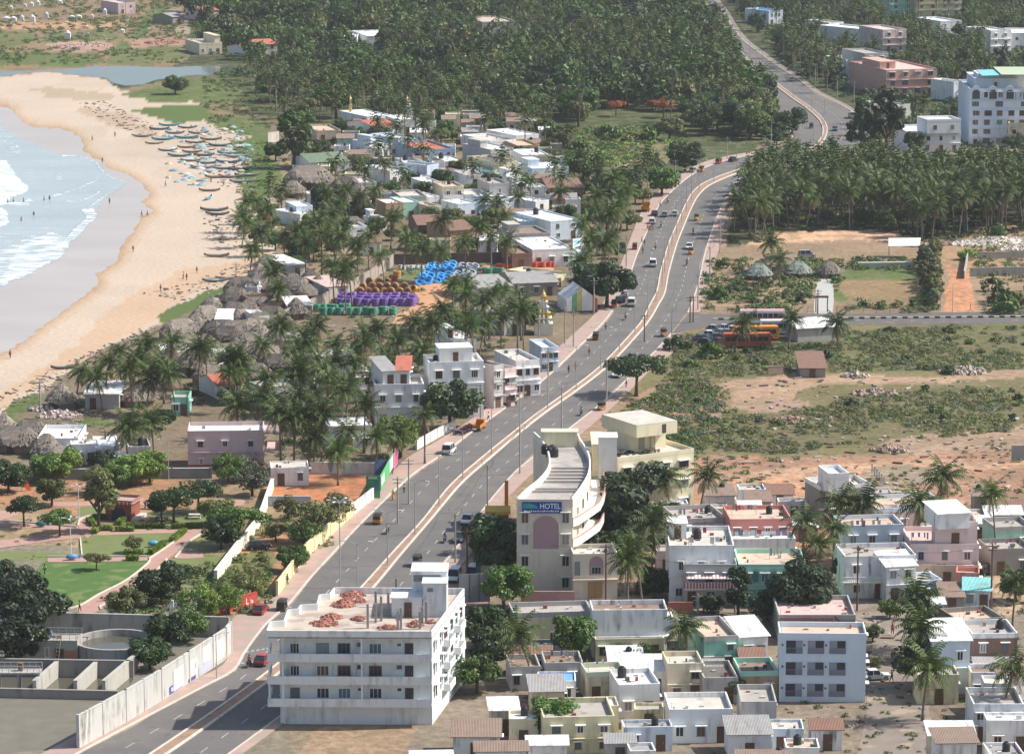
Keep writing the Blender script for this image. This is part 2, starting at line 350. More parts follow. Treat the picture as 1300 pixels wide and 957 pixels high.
# ------------------------------------------------------------------ water
def watermat(name, deep, rough, bscale, bdist, spec=.5, stretch=(1, 1, 1)):
    m, t, b = nodes(name)
    c = vscale(t, rgb(t, deep), val(t, 'MULTIPLY_ADD', noise(t, .06, 3, stretch=(.5, 1, 1)), .35, .82))
    t.links.new(c, b.inputs['Base Color']); b.inputs['Roughness'].default_value = rough; b.inputs['Specular IOR Level'].default_value = spec
    bump(t, b, noise(t, bscale, 4, stretch=stretch), bdist, .6)
    return m, t, b, c
sheet('wet_sand', WET, .02, watermat('wet_sand', (.46, .41, .375), .3, .25, .05, .5)[0], jit=2.2)
# sea: a fine sheet whose 'foam' attribute says where the surf has broken
FOAM = [  # outline, strength
 ([(-60, 196), (0, 203), (14, 212), (22, 226), (36, 240), (24, 248), (8, 256), (0, 262), (-60, 262)], 1.0), ([(-60, 262), (0, 266), (8, 276), (4, 286), (-60, 296)], 1.0),
 ([(-60, 250), (10, 256), (40, 253), (34, 260), (8, 262), (-60, 262)], .75), ([(14, 330), (38, 305), (62, 296), (84, 300), (92, 292), (101, 288), (112, 280), (119, 272), (121, 277), (104, 294), (84, 314), (76, 326), (56, 337), (33, 349), (0, 363), (-60, 388), (-60, 378), (0, 352)], .8),
 ([(-60, 340), (0, 318), (40, 300), (75, 300), (70, 322), (34, 343), (0, 356), (-60, 380)], .55), ([(104, 268), (118, 264), (121, 274), (112, 280), (108, 274)], .9), ([(-60, 290), (0, 292), (40, 285), (70, 288), (30, 300), (0, 312), (-60, 330)], .3),
 ([(68, 222), (76, 219), (78, 228), (72, 230)], .55), ([(20, 196), (8, 188), (22, 186), (26, 192)], .4),
]
LINES = [([(57, 251), (80, 246), (95, 240), (110, 234), (122, 230)], 1.0), ([(80, 257), (100, 255), (115, 250), (126, 244)], .8), ([(104, 268), (115, 262), (126, 254), (134, 248)], 1.0), ([(80, 197), (100, 198), (118, 204), (128, 215), (141, 225), (158, 231)], .9),
 ([(100, 240), (112, 234), (124, 226)], .5), ([(-60, 385), (0, 358), (33, 345), (55, 334), (73, 322), (80, 310), (100, 288), (119, 273)], 2.2), ([(0, 178), (22, 186), (8, 190)], .6)]
gx = np.arange(-120, 175, 1.5); gy = np.arange(130, 440, 1.5); SX, SY = np.meshgrid(gx, gy)
foam = np.zeros(SX.shape); wa, wb = fbm(SX * .08, SY * .14, 41) - .5, fbm(SX * .08, SY * .14, 42) - .5
for poly, s_ in FOAM: foam = np.maximum(foam, s_ * inside(smooth_line(poly, 4, True), SX + wa * 10, SY + wb * 6))
for ln, wd in LINES:
    pl = smooth_line(ln, 1.2)
    d = np.full(SX.shape, 99.0)
    for x, y in pl: d = np.minimum(d, np.hypot((SX - x) * .6 + wa * 2, SY - y + wb * 2.5))
    foam = np.maximum(foam, np.clip(1.15 - d / wd, 0, 1))
seap = smooth_line(SEA, 5, True); sin_ = inside(seap, SX, SY)
a = (SX - CX) / F; b = -(SY - CY) / F; tz = (.05 - H) / (-sp + b * cp); sv = np.stack([a * tz, (cp + b * sp) * tz, np.full(SX.shape, .05) + .10 * foam], -1).reshape(-1, 3)
ii = np.arange(SX.size).reshape(SX.shape); q = np.stack([ii[1:, :-1], ii[1:, 1:], ii[:-1, 1:], ii[:-1, :-1]], -1).reshape(-1, 4)[(sin_[:-1, :-1] | (foam[:-1, :-1] > .2)).reshape(-1)]
u, inv = np.unique(q, return_inverse=True)
me = bpy.data.meshes.new('sea'); me.from_pydata(sv[u].tolist(), [], inv.reshape(-1, 4).tolist())
fa = me.attributes.new('foam', 'FLOAT', 'POINT'); fa.data.foreach_set('value', foam.reshape(-1)[u].astype(np.float32))
m, t, bs, c = watermat('sea_water', (.40, .455, .465), .3, .35, .25, .5, (.6, 1.4, 1))
fat = N(t, 'ShaderNodeAttribute'); fat.attribute_name = 'foam'
fz = val(t, 'ADD', fat.outputs['Fac'], val(t, 'MULTIPLY_ADD', noise(t, .38, 8, stretch=(.45, 1, 1)), 3.4, -1.85)); fz = ramp(t, fz, .30, 1.35)
c2 = mixc(t, fz, c, (.82, .85, .86)); t.links.new(c2, bs.inputs['Base Color']); t.links.new(val(t, 'MULTIPLY_ADD', fz, .6, .25), bs.inputs['Roughness'])
me.materials.append(m); struct('sea', me)
# open water beyond the fine sheet
sheet('open_sea', [(-1500, 120), (-400, 120), (-121, 140), (-121, 406), (-200, 440), (-500, 560), (-1500, 800)], .05, m, smooth=False)
sheet('lagoon', [(-60, 93), (0, 91), (60, 89), (100, 86.5), (118, 84.5), (122, 82), (128, 84.5), (160, 84), (215, 85.5), (260, 84), (335, 84), (350, 90), (330, 95), (240, 96), (228, 100), (200, 101), (185, 106), (165, 109), (146, 106), (136, 100), (100, 96), (70, 92), (40, 92), (0, 97), (-60, 97)], .03, watermat('lagoon_water', (.10, .13, .15), .08, .3, .02)[0], jit=1)
# ================================================================== ROADS
L_EDGE = [(20, 1000), (120, 945), (205, 900), (262, 870), (296, 851), (310, 829), (325, 808), (340, 790), (368, 765), (393, 735), (425, 700), (465, 658), (520, 606), (563, 576), (600, 548), (650, 512), (695, 478), (728, 447), (760, 416), (778, 393), (798, 352), (810, 320), (822, 293), (835, 264), (850, 246), (873, 226), (900, 211), (930, 202), (960, 196), (990, 188), (1006, 177), (1002, 162), (985, 140), (968, 118), (950, 97), (933, 72), (920, 50), (908, 28), (893, 5), (873, -20), (850, -45)]
M_L = [(100, 1015), (180, 965), (262, 910), (325, 865), (365, 833), (400, 803), (438, 768), (462, 743), (498, 703), (535, 663), (571, 618), (608, 585), (650, 551), (683, 525), (725, 495), (763, 465), (800, 426), (815, 408), (825, 388), (834, 370), (839, 345), (849, 310), (859, 286), (871, 259), (882, 242), (902, 229), (948, 212.5), (990, 202), (1030, 188), (1044, 172), (1042, 156), (1025, 139), (1006, 126), (977, 103), (950, 80), (930, 58), (915, 38), (902, 16), (885, -5), (865, -30)]
M_R = [(120, 1015), (200, 965), (280, 910), (341, 865), (380, 833), (414, 803), (451, 768), (475, 745), (510, 703), (546, 661), (585, 615), (622, 582), (661, 549), (694, 523), (734, 495), (773, 464), (808, 427), (825, 406), (836, 387), (844, 372), (849, 346), (859, 311), (868, 288), (879, 262), (889, 246), (906, 233), (950, 215.5), (992, 205), (1034, 190), (1049, 172), (1047, 155), (1029, 137), (1010, 124), (980, 101), (953, 79), (933, 57), (917, 37), (904, 15), (887, -6), (867, -31)]
R_EDGE = [(210, 1015), (290, 958), (362, 905), (418, 860), (456, 825), (490, 793), (525, 757), (575, 702), (613, 648), (650, 604), (673, 584), (725, 543), (773, 505), (800, 478), (838, 440), (852, 424), (873, 396), (886, 363), (893, 330), (900, 305), (910, 278), (920, 255), (935, 239), (965, 222), (1010, 213), (1060, 205), (1090, 192), (1097, 174), (1093, 152), (1070, 135), (1038, 119), (1013, 101), (985, 83), (965, 68), (945, 53), (931, 36), (920, 18), (905, -2), (887, -24), (865, -48)]
asph, t, bs = nodes('asphalt')
n1 = noise(t, .12, 4); n2 = noise(t, 2.5, 4)
c = vscale(t, rgb(t, (.150, .140, .134)), val(t, 'MULTIPLY', val(t, 'MULTIPLY_ADD', n1, .5, .75), val(t, 'MULTIPLY_ADD', n2, .35, .82)))
c = mixc(t, val(t, 'MULTIPLY', ramp(t, noise(t, .25, 6), .5, .72), .5), c, (.22, .19, .155)); c = mixc(t, val(t, 'MULTIPLY', ramp(t, noise(t, .5, 3), .62, .7), .4), c, (.06, .058, .06))
t.links.new(c, bs.inputs['Base Color']); bs.inputs['Roughness'].default_value = .8; bs.inputs['Specular IOR Level'].default_value = .25
paver = pm((.41, .285, .245), .25, .4, .9, spots=(.3, .5, (.36, .29, .235)), name='pink_pavers')
kerbm = pm((.55, .50, .44), .2, 1.2, .9, grime=.3, name='kerb_concrete')
soilm = pm((.33, .215, .16), .3, .7, .95, spots=(.6, .58, (.20, .17, .10)), name='median_soil')
paint_m = pm((.46, .45, .42), .5, 2.5, .8, name='road_paint')
def gl(line, step=4, z=0): return [G(x, y, z) for x, y in smooth_line(line, step)]
def strip(name, la, lb, z, m, n=260, thick=0, kind='structure'):
    """surface between two picked lines, each resampled to n points by share of its length"""
    def rs(l):
        p = gl(l); d = [0]
        for i in range(1, len(p)): d.append(d[-1] + (p[i] - p[i - 1]).length)
        return [Vector((np.interp(k / n * d[-1], d, [q.x for q in p]), np.interp(k / n * d[-1], d, [q.y for q in p]), z)) for k in range(n + 1)]
    A, B = rs(la), rs(lb); mb = MB()
    v = A + B; f = [(i, n + 1 + i, n + 2 + i, i + 1) for i in range(n)]
    if thick:
        v2 = [p + Vector((0, 0, thick)) for p in v]; k = 2 * n + 2
        f = [tuple(j + k for j in q_) for q_ in f] + [(i, i + 1, k + i + 1, k + i) for i in range(n)] + [(n + 1 + i, k + n + 1 + i, k + n + 2 + i, n + 2 + i) for i in range(n)]
        v = v + v2
    mb.add(v, f); me = mb.mesh(name, m)
    bm = bmesh.new(); bm.from_mesh(me); bmesh.ops.recalc_face_normals(bm, faces=bm.faces)
    if sum(f_.normal.z for f_ in bm.faces) < 0: bmesh.ops.reverse_faces(bm, faces=bm.faces)
    bm.to_mesh(me); bm.free()
    o = ob(name, me); o['kind'] = kind; return o
def kerb(name, line, wdt, hgt, m, z=0.0):
    p = gl(line, 3); mb = MB(); n = len(p); v = []
    for i, q_ in enumerate(p):
        d = (p[min(i + 1, n - 1)] - p[max(i - 1, 0)]); nn = Vector((-d.y, d.x, 0)).normalized() * wdt / 2
        v += [q_ + nn + Vector((0, 0, z)), q_ - nn + Vector((0, 0, z)), q_ - nn + Vector((0, 0, hgt)), q_ + nn + Vector((0, 0, hgt))]
    f = []
    for i in range(n - 1):
        o = i * 4
        for k in range(4): f.append((o + k, o + (k + 1) % 4, o + 4 + (k + 1) % 4, o + 4 + k))
    mb.add(v, f + [(0, 1, 2, 3), tuple(4 * (n - 1) + k for k in (3, 2, 1, 0))]); me = mb.mesh(name, m)
    bm = bmesh.new(); bm.from_mesh(me); bmesh.ops.recalc_face_normals(bm, faces=bm.faces); bm.to_mesh(me); bm.free()
    return struct(name, me)
strip('road', L_EDGE, R_EDGE, .03, asph)
dust = pm((.30, .25, .195), .3, .6, .95, spots=(.5, .52, (.20, .175, .15)))
for nm_, ln, sg in (('L', L_EDGE, 1), ('R', R_EDGE, -1)):
    ln = smooth_line(ln, 3); strip('road_shoulder', ln, [(x + sg * max(2, (y + 350) / 130) * .2 * (.4 + 8 * max(0, fbm(y * .04, sg * 5, 3) - .35)), y) for x, y in ln], .034, dust)
strip('road_median', M_L, M_R, .03, soilm, thick=.16)
whk = pm((.60, .56, .48), .25, 1.4, .85, grime=.5, name='whitewashed_kerb')
kerb('median_kerb', M_L, .28, .28, whk); kerb('median_kerb', M_R, .28, .28, whk)
FP_L = [(20, 975), (115, 925), (200, 885), (255, 860), (288, 838), (294, 788), (330, 768), (352, 757), (370, 735), (393, 704), (420, 680), (448, 655), (470, 632), (500, 598), (520, 580), (553, 562), (595, 535), (637, 505), (672, 476), (705, 445), (742, 412), (762, 390), (782, 350), (794, 320), (803, 296), (815, 268), (835, 245), (862, 222), (895, 206), (928, 198), (958, 193)]
k_l = [p for p in L_EDGE if p[1] >= 196]
strip('footpath', FP_L, k_l, .03, paver, thick=.13); kerb('kerb', k_l, .3, .2, kerbm)
r_lo = [p for p in R_EDGE if p[1] >= 424]; r_hi = [(873, 398)] + [p for p in R_EDGE if 200 < p[1] < 396]
FP_R1 = [(226, 1015), (306, 958), (378, 905), (434, 860), (474, 825), (508, 793), (545, 757), (597, 705), (630, 650), (664, 612), (690, 590), (740, 549), (783, 512), (826, 470), (856, 446), (870, 424)]
FP_R2 = [(888, 398), (901, 370), (906, 336), (915, 310), (922, 275), (931, 253), (948, 238), (972, 225), (1012, 216), (1060, 208)]
strip('footpath', r_lo, FP_R1, .03, paver, thick=.13); kerb('kerb', r_lo, .3, .2, kerbm)
strip('footpath', r_hi, FP_R2, .03, paver, thick=.13); kerb('kerb', r_hi, .3, .2, kerbm)
up_r = [p for p in R_EDGE if p[1] <= 174]; kerb('kerb', up_r, .3, .2, kerbm)
strip('footpath', up_r, [(p[0] + 6, p[1] - 1) for p in up_r], .03, pm((.25, .21, .17), .3, .5), thick=.12)
up_l = [p for p in L_EDGE if p[1] < 178]; kerb('kerb', up_l, .4, .2, kerbm)
# painted dashes between the two lanes of each carriageway
def dashes(la, lb, f0, y0, y1, n=900):
    pa, pb = smooth_line(la, 2), smooth_line(lb, 2)
    def rs(p): p = [G(*q_) for q_ in p]; d = np.cumsum([0] + [(p[i] - p[i - 1]).length for i in range(1, len(p))]); return p, d
    A, da = rs(pa); B, db = rs(pb); mid = []
    for k in range(n + 1):
        g = [np.interp(k / n * d[-1], d, [getattr(q_, ax) for q_ in p]) for p, d in ((A, da), (B, db)) for ax in 'xy']
        mid.append(Vector((g[0] * (1 - f0) + g[2] * f0, g[1] * (1 - f0) + g[3] * f0, .036)))
    pts = resample(mid, .5); mb = MB(); i = 0
    while i < len(pts) - 8:
        a_, b_ = pts[i], pts[i + 5]; py = P(a_)[1]
        if y0 < py < y1:
            d = (b_ - a_).normalized(); nn = Vector((-d.y, d.x, 0)) * .07
            mb.quad(a_ - nn, a_ + nn, b_ + nn, b_ - nn)
        i += 14
    me = mb.mesh('lane_marking', paint_m); 
    if me.polygons and me.polygons[0].normal.z < 0: me.flip_normals()
    struct('lane_marking', me)
dashes(L_EDGE, M_L, .5, 200, 960); dashes(M_R, R_EDGE, .5, 230, 960); dashes(M_R, R_EDGE, .5, -20, 190)
for a_, b_ in (((300, 842), (338, 838)), ((306, 828), (345, 822)), ((345, 775), (372, 770))):
    p, q_ = G(*a_, .036), G(*b_, .036); d = (q_ - p).normalized() * .3; nn = Vector((0, 1, 0)) * .25
    mb = MB()
    for k in range(6): u_ = p.lerp(q_, k / 6); v_ = p.lerp(q_, (k + .55) / 6); mb.quad(u_ - nn, v_ - nn, v_ + nn, u_ + nn)
    struct('lane_marking', mb.mesh('lane_marking', paint_m))
# side road running off to the right, with its striped divider
SR = [(853, 424), (864, 411), (874, 399), (900, 398.5), (1000, 398.5), (1300, 395.5), (1700, 391), (2600, 384), (2600, 400), (1700, 406), (1300, 410.5), (1000, 413), (900, 415), (870, 420)]
sheet('side_road', SR, .034, pm((.13, .118, .112), .2, .4, .85, spots=(.4, .6, (.22, .18, .15))), smooth=False)
mb = MB(); bw = [pm((.72, .68, .5), .1), pm((.04, .04, .04), .1)]; k = 0
p, q_ = G(905, 406.3), G(1330, 402.8); L = (q_ - p).length; n = int(L / 1.2)
for i in range(n):
    a_, b_ = p.lerp(q_, i / n), p.lerp(q_, (i + 1) / n); mb.box(a_.x, b_.x, a_.y - .18, a_.y + .18, .03, .38, i % 2, bottom=False)
struct('road_divider', mb.mesh('road_divider', bw))
# branch road at the top, lanes between the houses, dirt tracks
sheet('branch_road', [(840, 10), (905, 18), (912, 28), (900, 30), (850, 20), (800, 14)], .02, asph)
lane = pm((.24, .20, .165), .25, .4, .95, spots=(.3, .55, (.36, .28, .21)), name='dusty_lane')
sheet('lane', [(1085, 783), (1100, 776), (1190, 776), (1262, 790), (1262, 800), (1180, 794), (1178, 830), (1180, 900), (1185, 1000), (1090, 1000), (1100, 900), (1104, 840), (1108, 800)], .03, lane, jit=1)
sheet('lane', [(640, 775), (840, 752), (985, 778), (990, 790), (850, 768), (660, 786)], .03, lane, jit=1)
sheet('lane', [(800, 770), (838, 755), (1090, 760), (1090, 775), (985, 778)], .036, lane, jit=1)
# ------------------------------------------------------------------ haze
hm = bpy.data.materials.new('haze'); hm.use_nodes = True; t = hm.node_tree; t.nodes.remove(t.nodes['Principled BSDF'])
pv = N(t, 'ShaderNodeVolumePrincipled'); pv.inputs['Color'].default_value = (.90, .95, 1, 1); pv.inputs['Density'].default_value = .000055; pv.inputs['Anisotropy'].default_value = .2
t.links.new(pv.outputs[0], t.nodes['Material Output'].inputs['Volume'])
far = float(WY.max()) + 60; wid = float(np.abs(WX).max()) + 60
mb = MB(); mb.box(-wid, wid, -40, far, -1.5, H + 6); hz = struct('haze', mb.mesh('haze', hm), 'stuff')
# ================================================================== BUILDINGS
FOOT = []          # footprints already taken: (centre x, y, radius)
glass = pm((.035, .04, .05), .3, 1, .25, name='dark_pane')
WALLC = dict(white=(.80, .80, .79), grey=(.47, .46, .44), blue=(.64, .72, .80), sky=(.50, .63, .74), pink=(.66, .50, .49), rose=(.70, .56, .54), cream=(.70, .62, .45), yellow=(.72, .66, .42), mint=(.40, .68, .55), teal=(.28, .55, .44),
 coral=(.66, .27, .23), brown=(.24, .15, .115), dim=(.30, .28, .25), ochre=(.50, .33, .20), lilac=(.62, .46, .45), tan=(.52, .42, .32), deep=(.30, .40, .54), green=(.30, .48, .28))
ROOFC = dict(conc=(.40, .37, .33), pale=(.56, .52, .46), white=(.76, .77, .76), beige=(.55, .44, .34), red=(.50, .15, .09), rust=(.24, .13, .09), grey=(.33, .32, .31), teal=(.25, .62, .60), blue=(.16, .38, .70), brown=(.27, .19, .145), dark=(.14, .13, .12), green=(.16, .22, .14), pink=(.62, .45, .41))
def wallm(k, g=.55): return pm(WALLC[k], .07, .35, .88, grime=g, name='painted_wall')
def roofm(k): return pm(ROOFC[k], .22, .45, .92, grime=.35, spots=(.5, .63, tuple(c * .62 for c in ROOFC[k])), name='roof_finish')
WCACHE = {}
def sheetmat(k):
    key = ('corr', k)
    if key not in MATS:
        m, t, b = nodes('corrugated_sheet'); MATS[key] = m
        c = vscale(t, rgb(t, ROOFC[k]), val(t, 'MULTIPLY_ADD', noise(t, .8, 4), .5, .75)); c = mixc(t, val(t, 'MULTIPLY', ramp(t, noise(t, .9, 5, stretch=(1, .25, 1)), .55, .7), .45), c, (.20, .11, .07))
        t.links.new(c, b.inputs['Base Color']); b.inputs['Roughness'].default_value = .7
        wv = N(t, 'ShaderNodeTexWave'); wv.inputs['Scale'].default_value = 1.6; t.links.new(N(t, 'ShaderNodeNewGeometry').outputs['Position'], wv.inputs[0]); bump(t, b, wv.outputs[1], .06, .7)
    return MATS[key]
trim_w = wallm('white', .3)
PANES = [glass, glass, glass, pm((.16, .10, .07), .2, 2, .7), pm((.10, .16, .20), .2, 2, .6), pm((.30, .30, .28), .2, 2, .6)]
FRM = [trim_w, trim_w, pm((.22, .13, .08), .2, 2, .8), pm((.16, .28, .34), .15, 2, .8)]
def win_mesh(w_, h_, kind, fm, pv=0):
    key = (round(w_, 2), round(h_, 2), kind, fm.name, pv)
    if key not in WCACHE:
        a = MB(); t_ = .09
        a.box(-w_ / 2, -w_ / 2 + t_, -.07, .0, 0, h_).box(w_ / 2 - t_, w_ / 2, -.07, 0, 0, h_).box(-w_ / 2 + t_, w_ / 2 - t_, -.07, 0, h_ - t_, h_).box(-w_ / 2 - .06, w_ / 2 + .06, -.12, 0, -.08, 0)
        n = max(1, round(w_ / .5))
        for i in range(1, n): x = -w_ / 2 + i * w_ / n; a.box(x - .03, x + .03, -.06, -.02, 0, h_ - t_)
        p = MB(); p.box(-w_ / 2 + t_, w_ / 2 - t_, -.02, .0, 0, h_ - t_)
        s = MB(); s.box(-w_ / 2 - .25, w_ / 2 + .25, -.55, 0, h_ + .12, h_ + .22)
        WCACHE[key] = (a.mesh('window', fm), p.mesh('pane', PANES[pv]), s.mesh('sunshade', trim_w))
    return WCACHE[key]
def window(par_, x, y, z, w_=1.1, h_=1.25, rz=0, shade=True, fm=None, name='window'):
    q_ = int(abs(x * 37 + z * 91 + w_ * 11)) ; a, p, s = win_mesh(w_, h_, name, fm or FRM[q_ % 4], q_ % 6)
    f = ob(name, a, par_, (x, y, z), rz); ob('pane', p, f)
    if shade: ob('sunshade', s, f)
    return f
def door(par_, x, y, w_=1.0, h_=2.1, c=(.13, .075, .045), rz=0, z=0.02):
    key = ('door', w_, h_, c)
    if key not in WCACHE:
        d = MB(); d.box(-w_ / 2, w_ / 2, -.05, 0, 0, h_).box(-w_ / 2 - .1, -w_ / 2, -.09, 0, 0, h_ + .1).box(w_ / 2, w_ / 2 + .1, -.09, 0, 0, h_ + .1).box(-w_ / 2, w_ / 2, -.09, 0, h_, h_ + .1)
        hd = MB(); hd.box(w_ / 2 - .16, w_ / 2 - .1, -.11, -.05, 1.0, 1.14)
        WCACHE[key] = (d.mesh('door', pm(c, .2, 2, .7)), hd.mesh('handle', pm((.5, .5, .5), .1, 1, .4, metal=.8)))
    d = ob('door', WCACHE[key][0], par_, (x, y, z), rz); ob('handle', WCACHE[key][1], d); return d
def frame_of(FL, FR, yr, h):
    A = G(*FL, h); B = G(*FR, h); u = (B - A); u.z = 0; W_ = u.length; u /= W_; n = Vector((-u.y, u.x, 0))
    m = (A + B) / 2; mx = (FL[0] + FR[0]) / 2; t = (G(mx, yr, h).y - m.y) / n.y
    return A, u, n, W_, min(max(1.5, t), 1.7 * W_ + 4), math.atan2(u.y, u.x)
TANKS = []; ROOFS = {}; VIS = []
def house(label, FL, FR, yr, h, wall='white', roof='conc', kind='flat', st=None, par=.7, fw=None, sw=None, cat='house', name=None, dr=True, rise=1.3, base=0, stair=None, tank=0, group=None, shade=None, g=.8, band=True, over=.35, door_c=(.13, .075, .045), win=(1.1, 1.25), junk=0, trim=None):
    A, u, n, W_, D, rz = frame_of(FL, FR, yr, h)
    o = thing(name or 'house', label, cat, (A.x, A.y, base), rz, group); hh = h - base
    FOOT.append((A.x + u.x * W_ / 2 + n.x * D / 2, A.y + u.y * W_ / 2 + n.y * D / 2, math.hypot(W_, D) / 2 * .82))
    s = scale_at((A.x, A.y, h)); near = s > 5.2 or name == 'building'
    wm = wallm(wall, g) if isinstance(wall, str) else wall
    st = st or max(1, round(hh / 3.3)); fh = (hh - (par if kind == 'flat' else 0)) / st
    mb = MB(); mb.box(0, W_, 0, D, -.3, hh - (par if kind == 'flat' else 0), top=False, bottom=False)
    if kind == 'gable': mb.add([(0, 0, hh), (0, D, hh), (0, D / 2, hh + rise)], [(0, 2, 1)]); mb.add([(W_, 0, hh), (W_, D, hh), (W_, D / 2, hh + rise)], [(0, 1, 2)])
    if kind == 'shed': mb.add([(0, 0, hh), (0, D, hh), (0, D, hh + rise)], [(0, 2, 1)]); mb.add([(W_, 0, hh), (W_, D, hh), (W_, D, hh + rise)], [(0, 1, 2)]); mb.quad((W_, D, hh), (0, D, hh), (0, D, hh + rise), (W_, D, hh + rise))
    part('wall', mb, wm, o)
    if kind == 'flat':
        r = MB(); r.box(.02, W_ - .02, .02, D - .02, hh - par - .16, hh - par + .02); part('roof', r, roofm(roof), o)
        p = MB(); z0 = hh - par; tk = .16
        p.box(-.03, W_ + .03, -.03, tk, z0, hh).box(-.03, W_ + .03, D - tk, D + .03, z0, hh).box(-.03, tk, tk, D - tk, z0, hh).box(W_ - tk, W_ + .03, tk, D - tk, z0, hh)
        part('parapet', p, trim or wm, o)
        if stair:
            x0, x1, y0, y1, sh = stair; b = MB(); z1 = hh - par
            b.box(x0 * W_, x1 * W_, y0 * D, y1 * D, z1, z1 + sh); b.box(x0 * W_ - .2, x1 * W_ + .2, y0 * D - .3, y1 * D + .15, z1 + sh, z1 + sh + .16)
            sr = part('stair_room', b, trim or wm, o)
            if near:
                dd = door(sr, (x0 + x1) / 2 * W_, y0 * D - .01, .8, min(1.9, sh - .2), z=z1 + .05)
    else:
        r = MB(); e = over; tk = .1
        if kind == 'gable':
            k = rise / (D / 2); zz = hh - e * k
            for sgn in (0, 1):
                y0, y1 = (-e, D / 2) if sgn == 0 else (D + e, D / 2)
                v = [(-e, y0, zz), (W_ + e, y0, zz), (W_ + e, y1, hh + rise), (-e, y1, hh + rise)]; v += [(a_, b_, c_ + tk) for a_, b_, c_ in v]
                r.add(v, [(0, 1, 5, 4), (1, 2, 6, 5), (2, 3, 7, 6), (3, 0, 4, 7), (4, 5, 6, 7), (3, 2, 1, 0)] if sgn == 0 else [(4, 5, 1, 0), (5, 6, 2, 1), (6, 7, 3, 2), (7, 4, 0, 3), (7, 6, 5, 4), (0, 1, 2, 3)])
        elif kind == 'hip':
            q_ = min(W_ * .35, D / 2); v = [(-e, -e, hh), (W_ + e, -e, hh), (W_ + e, D + e, hh), (-e, D + e, hh), (q_, D / 2, hh + rise), (W_ - q_, D / 2, hh + rise)]
            r.add(v, [(0, 1, 5, 4), (1, 2, 5), (2, 3, 4, 5), (3, 0, 4), (3, 2, 1, 0)])
        else:
            v = [(-e, -e, hh - .1), (W_ + e, -e, hh - .1), (W_ + e, D + e, hh + rise), (-e, D + e, hh + rise)]; v += [(a_, b_, c_ + tk) for a_, b_, c_ in v]
            r.add(v, [(0, 1, 5, 4), (1, 2, 6, 5), (2, 3, 7, 6), (3, 0, 4, 7), (4, 5, 6, 7), (3, 2, 1, 0)])
        part('roof', r, sheetmat(roof), o)
    if band and near and st > 1:
        b = MB()
        for k in range(1, st): b.box(-.12, W_ + .12, -.5, 0, k * fh - .08, k * fh + .06)
        part('floor_band', b, trim or wm, o)
    rnd = random.Random(int(FL[0] * 7 + FL[1])); nf = fw if fw is not None else max(1, min(5, int(W_ / 3.0))); ns = sw if sw is not None else max(0, min(4, int(D / 3.8)))
    dx = rnd.randrange(nf) if nf else 0
    for k in range(st):
        z = k * fh + min(1.0, fh * .33); wh = min(win[1], fh - 1.25) if fh > 2.1 else fh * .4
        for i in range(nf):
            x = W_ * (i + .5) / nf + rnd.uniform(-.2, .2)
            if k == 0 and dr and i == dx: door(o, min(max(x, .8), W_ - .8), -.01, 1.0, min(2.1, fh - .3), door_c)
            elif rnd.random() < .9: window(o, x, -.01, z, win[0] * rnd.choice((1, 1, .8)), wh, 0, near if shade is None else shade)
        for i in range(ns):
            if rnd.random() < .8: window(o, W_ + .01, D * (i + .5) / ns, z, .95, wh, math.pi / 2, near)
    for i in range(tank): TANKS.append((label, A + u * (W_ * rnd.uniform(.15, .85)) + n * (D * rnd.uniform(.45, .8)), h - (par if kind == 'flat' else 0)))
    ROOFS[label] = (A, u, n, W_, D, h - par, rz); q_ = .92 if name == 'building' and s < 5 else .62; VIS.append((FL[0], FR[0], yr, FL[1] + q_ * hh * s, FL[1] + (q_ + .12) * hh * s))
    if s > 5.2 and W_ > 4 and not junk: junk = 4
    if junk and kind == 'flat':
        cl = MB()
        if near:
            for i in range(4): x, y = rnd.choice((.25, W_ - .25)), rnd.choice((.25, D - .25)); cl.box(x - .02, x + .02, y - .02, y + .02, hh - par, hh + rnd.uniform(.3, .9), 2)
        for i in range(junk):
            x, y, a_, b_, c_ = rnd.uniform(.4, W_ - 1), rnd.uniform(.4, D - .8), rnd.uniform(.2, .7), rnd.uniform(.2, .6), rnd.uniform(.15, .6); z = hh - par + .02
            cl.box(x, x + a_, y, y + b_, z, z + c_, rnd.randrange(4))
        j = ob('rooftop_clutter', cl.mesh('rooftop_clutter', [pm((.35, .12, .08), .3), pm((.6, .6, .58), .2), pm((.12, .11, .1), .2), pm((.42, .34, .25), .3)]), o); j['kind'] = 'stuff'
    return o
B_ = lambda *a, **k: house(*a, cat='building', name='building', **k)
